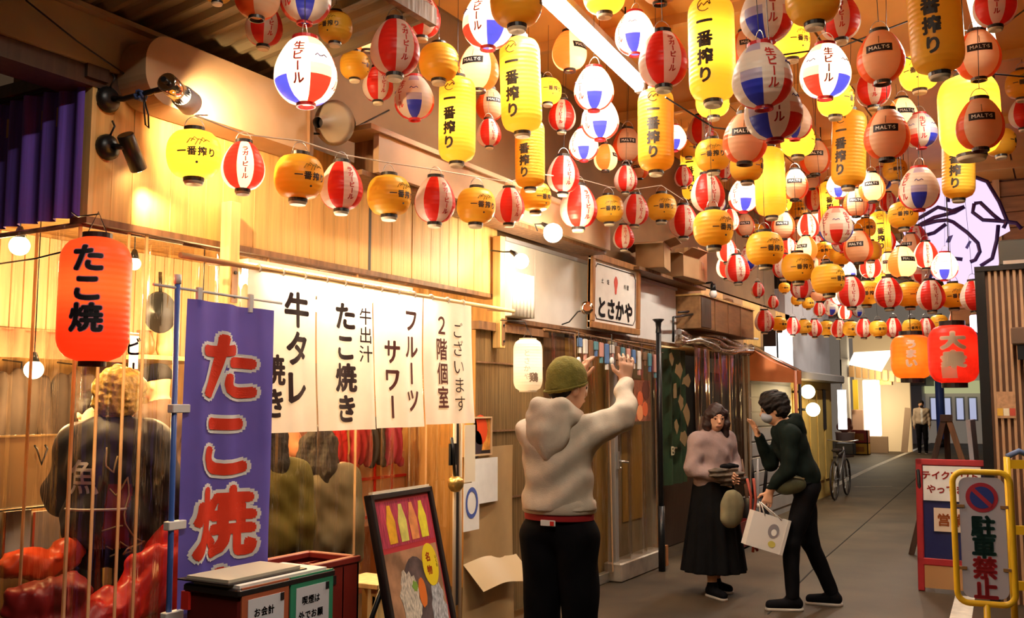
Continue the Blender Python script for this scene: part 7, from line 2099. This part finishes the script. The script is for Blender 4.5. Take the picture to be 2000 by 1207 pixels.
# --- man in black hoodie with mask and white bag
p = onz(1570, 1188)
RZM = math.radians(112)
BLKH = mat('black_hoodie', (.006, .010, .008), .85, var=.3, scale=12, spec=.1)
def bx3(t, j, hp):
    m_ = Sdf(.02); m_.ell(hp(0, .045, -.045), (.066, .07, .055)); m_.cut(hp(0, .0, -.01), V3(0, -.25, 1)); m_.cut(hp(0, .015, 0), V3(0, -1, -.1))
    obj('face_mask', m_.mesh('face_mask', [mat('mask_blue', (.36, .38, .45), .8)], .006), t)
    for s_ in (-1, 1): MB().tube([Vector(hp(s_ * .062, .05, -.02)), Vector(hp(s_ * .078, .01, .0)), Vector(hp(s_ * .08, -.015, .01))], .003, 5).build('mask_loop', PAPER, t)
person('masked man in a black hoodie leaning towards the woman', p, RZM, off(None, pel=(0, -.04, .96), waist=(0, .0, 1.09), chest=(0, .06, 1.27), nb=(0, .11, 1.42), hd=(0, .19, 1.555), shR=(.165, .09, 1.37), shL=(-.165, .09, 1.37),
       elL=(-.21, .12, 1.10), wrL=(-.19, .26, .93), elR=(.22, .20, 1.12), wrR=(.14, .30, 1.34), hiR=(.09, -.04, .92), hiL=(-.09, -.04, .92), knL=(-.10, .10, .51), anL=(-.10, .10, .09), toL=(-.11, .26, .03), knR=(.11, -.08, .50), anR=(.14, -.24, .09), toR=(.17, -.09, .03)),
       1.0, (-.1, -.22, 0), ('bushy', HAIRB), ('hoodie', BLKH), BLKT, BLKT, .008, hood=BLKH, hands={'R': ((-.1, .35, .9), (-.3, .9, .1), .3), 'L': ((0, .25, -.9), (.9, 0, .1), 1.1)}, extra=bx3, top_cut=.94, puff=.012, legr=.92)
Rm = Vector((math.cos(RZM), math.sin(RZM), 0)); Fm = Vector((-math.sin(RZM), math.cos(RZM), 0))
def ml(x, y, z): return p + Rm * x + Fm * y + Vector((0, 0, z))
hb = ml(-.19, .32, .84)
t = thing('paper_bag', 'white paper bag with a small animal print in the hand of the masked man', 'bag', hb, facing_cam(hb, .35))
MBT = Matrix.Translation((-.02, 0, -.36)) @ Matrix.Rotation(math.radians(17), 4, 'Y')
MB().box((-.15, -.05, .0), (.15, .05, .27)).xf(MBT).build('bag_body', mat('bag_white', (.74, .68, .62), .6), t)
MB().box((.13, -.055, .0), (.155, .055, .275)).xf(MBT).build('side_fold', mat('bag_fold', (.6, .55, .5), .6), t)
for y in (-.05, .05):
    MB().tube([MBT @ Vector((-.06, y, .26)), Vector((-.02, y * .3, .0)), MBT @ Vector((.08, y, .26))], .006, 6).build('handle', PAPER, t)
n = 18
b_ = MB().prism([(.045 * math.cos(2 * math.pi * k / n) + .04, .16 + .055 * math.sin(2 * math.pi * k / n)) for k in range(n)], lambda x, y, q: (x, q, y), -.05, -.052); b_.xf(MBT).build('printed_face', mat('print_grey', (.25, .23, .25), .6), t)
MB().prism([(.022 * math.cos(2 * math.pi * k / n) + .045, .15 + .026 * math.sin(2 * math.pi * k / n)) for k in range(n)], lambda x, y, q: (x, q, y), -.052, -.053).xf(MBT).build('printed_spot', PAPER, t)
MB().prism([(.03 * math.cos(2 * math.pi * k / n) + .05, .06 + .025 * math.sin(2 * math.pi * k / n)) for k in range(n)], lambda x, y, q: (x, q, y), -.05, -.052).xf(MBT).build('printed_spot', mat('print_yellow', (.6, .5, .1), .6), t)
wb_ = ml(-.16, .10, .98)
t = thing('waist_bag', 'olive waist bag slung on the side of the masked man', 'bag', wb_, RZM)
s = Sdf(.03); s.ell((-.02, .0, .0), (.05, .12, .075)); s.ell((-.03, .05, -.02), (.04, .08, .06))
obj('bag_body', s.mesh('bag_body', [mat('bag_green', (.055, .055, .025), .6, var=.3, scale=8)], .009), t)
MB().tube([(-.05, .10, .045), (-.07, .0, .06), (-.05, -.10, .045)], .005, 6).build('zip', mat('zip_tan', (.35, .28, .15), .5), t)
MB().tube([(-.02, -.10, .0), (.0, -.15, .01), (.05, -.19, .02)], .014, 6).build('strap', BLKT, t)

# --- far walker
p = onz(1803, 886)
BEIGE = mat('beige_coat', (.52, .40, .30), .8, var=.15, scale=4)
WHT = mat('white_shirt', (.8, .76, .72), .8)
def bx4(t, j, hp):
    s = Sdf(.02); s.ell(hp(0, .06, -.06), (.05, .05, .045)); obj('face_mask', s.mesh('face_mask', [mat('mask_black', (.015, .015, .018), .8)], .014), t)
person('distant man in a beige jacket walking towards the camera', p, facing_cam(p) + math.pi, None, 1.0, (0, 0, 0), ('short', HAIRB), ('jacket', [BEIGE, WHT], lambda C: ((np.abs(C[:, 0]) < .035) & (C[:, 1] > 0)).astype(int)), BLKT, BLKT, .016, extra=bx4, puff=.02, top_cut=.82)

# --- people inside the stall
p = onx(222, 900, -4.24)
BLND = mat('blond_hair', (.60, .38, .08), .5, var=.4, scale=40, bump=.4)
JKT = [mat('black_jacket', (.018, .016, .022), .55, var=.3, scale=6), mat('jacket_maroon', (.16, .012, .014), .55)]
zsh = p.z
def bx5(t, j, hp):
    # white brush mark on the back of the jacket and gold outlines, laid on the cloth
    from mathutils.bvhtree import BVHTree
    me = next(c.data for c in t.children if c.name.startswith('jacket'))
    bv = BVHTree.FromPolygons([v.co for v in me.vertices], [tuple(q.vertices) for q in me.polygons])
    def lay(x, z, lift=.004):
        h = bv.ray_cast(Vector((x, -1, z)), Vector((0, 1, 0)))[0]
        return Vector((x, (h.y if h is not None else -.15) - lift, z))
    W = mat('print_white', (.65, .6, .6), .6)
    letters('魚', lambda x, y: lay(-.05 + x, 1.25 + y), .16, True, .012, fine=.02).build('back_print', W, t)
    MB().tube([lay(x / 20, 1.11 + .001 * x) for x in range(-3, 4)], .006, 5).build('back_print', W, t)
    G = mat('print_gold', (.42, .30, .14), .6)
    for pts in ([(.05, 1.38), (.06, 1.30), (.09, 1.27), (.10, 1.36)], [(.07, 1.2), (.10, 1.17), (.14, 1.25), (.145, 1.05), (.17, .98), (.19, .93)], [(.06, 1.02), (.12, 1.04), (.14, 1.04)], [(.06, .95), (.09, .91), (.12, .97), (.15, .92), (.18, .96)]):
        P_ = []
        for (x0, z0), (x1, z1) in zip(pts, pts[1:]):
            P_ += [lay(x0 + (x1 - x0) * k / 5, z0 + (z1 - z0) * k / 5, .002) for k in range(5)]
        MB().tube(P_, .004, 5).build('back_print', G, t)
def jm(C):
    return ((C[:, 0] > .06) & (C[:, 0] < .15) & (C[:, 2] > .93) & (C[:, 2] < 1.22) & (C[:, 1] < -.02)).astype(int)
person('blond customer in a black jacket with a maroon print seen from behind', (p.x, p.y, zsh - 1.47), math.radians(22), off(None, hd=(0, .03, 1.585), elR=(.26, .04, 1.15), wrR=(.16, .25, 1.05), elL=(-.27, .04, 1.15), wrL=(-.16, .25, 1.05),
       knR=(.14, .40, .93), anR=(.14, .42, .60), toR=(.14, .56, .56), knL=(-.14, .40, .93), anL=(-.14, .42, .60), toL=(-.14, .56, .56)), 1.12, (.2, -.1, 0), ('bushy', BLND), ('jacket', JKT, jm), BLKT, BLKT, .009, extra=bx5, puff=.05, top_cut=.86, wrinkle=.008)
single('round_stool', MB().lathe([(0, .60), (.17, .60), (.18, .56), (.16, .53), (.03, .52), (.03, .04), (.16, .02), (.16, 0), (0, 0)], 20, T=(p.x, p.y, 0)), BROWNW, 'round stool under the blond customer', 'stool', (p.x, p.y, 0))
DKC = mat('dark_coat', (.035, .025, .022), .8, var=.3, scale=6)
p = onx(165, 870, -5.25)
person('dark haired customer seated left of the blond customer', (p.x, p.y, p.z - 1.40), math.radians(-60), None, 1.0, (-.5, 0, 0), ('short', HAIRB), ('coat', DKC), BLKT, BLKT, .012, puff=.03)
p = onx(312, 790, -5.2)
person('person in a black cap behind the blue pole', (p.x, p.y, p.z - 1.47), math.radians(100), None, 1.0, (.1, -.2, 0), ('cap', BLKT), ('coat', mat('brown_coat', (.10, .055, .035), .8, var=.3, scale=6)), BLKT, BLKT, .012)
p = onx(566, 900, -4.9)
person('cook with bare forearms leaning over the grill under the noren', (p.x, p.y, p.z - 1.12), math.radians(-60), off(None, elR=(.26, .12, 1.2), wrR=(.10, .32, 1.08), elL=(-.26, .12, 1.2), wrL=(-.05, .33, 1.05)), 1.0, (0, -.3, 0), ('short', HAIRB), ('shirt', mat('rust_shirt', (.45, .17, .08), .8)), BLKT, BLKT, .012, cuff=.26)
p = onx(520, 940, -4.18)
person('customer in an olive coat behind the blue banner', (p.x, p.y, p.z - 1.36), math.radians(40), None, 1.0, (0, -.15, 0), ('long', HAIRB), ('coat', mat('olive_coat', (.13, .11, .02), .8, var=.2, scale=5)), BLKT, BLKT, .011, puff=.05, top_cut=.62)
p = onx(622, 960, -4.15)
person('long haired customer in a grey green jacket below the noren', (p.x, p.y, p.z - 1.32), math.radians(25), None, 1.0, (0, -.15, 0), ('long', mat('brown_hair', (.02, .011, .006), .7, var=.4, scale=30, bump=.4)), ('jacket', mat('grey_green', (.22, .18, .10), .8, var=.15, scale=5)), BLKT, BLKT, .011, puff=.05, top_cut=.70)

for o in bpy.data.objects:
    for k in ('_world', 'H'):
        if k in o: del o[k]
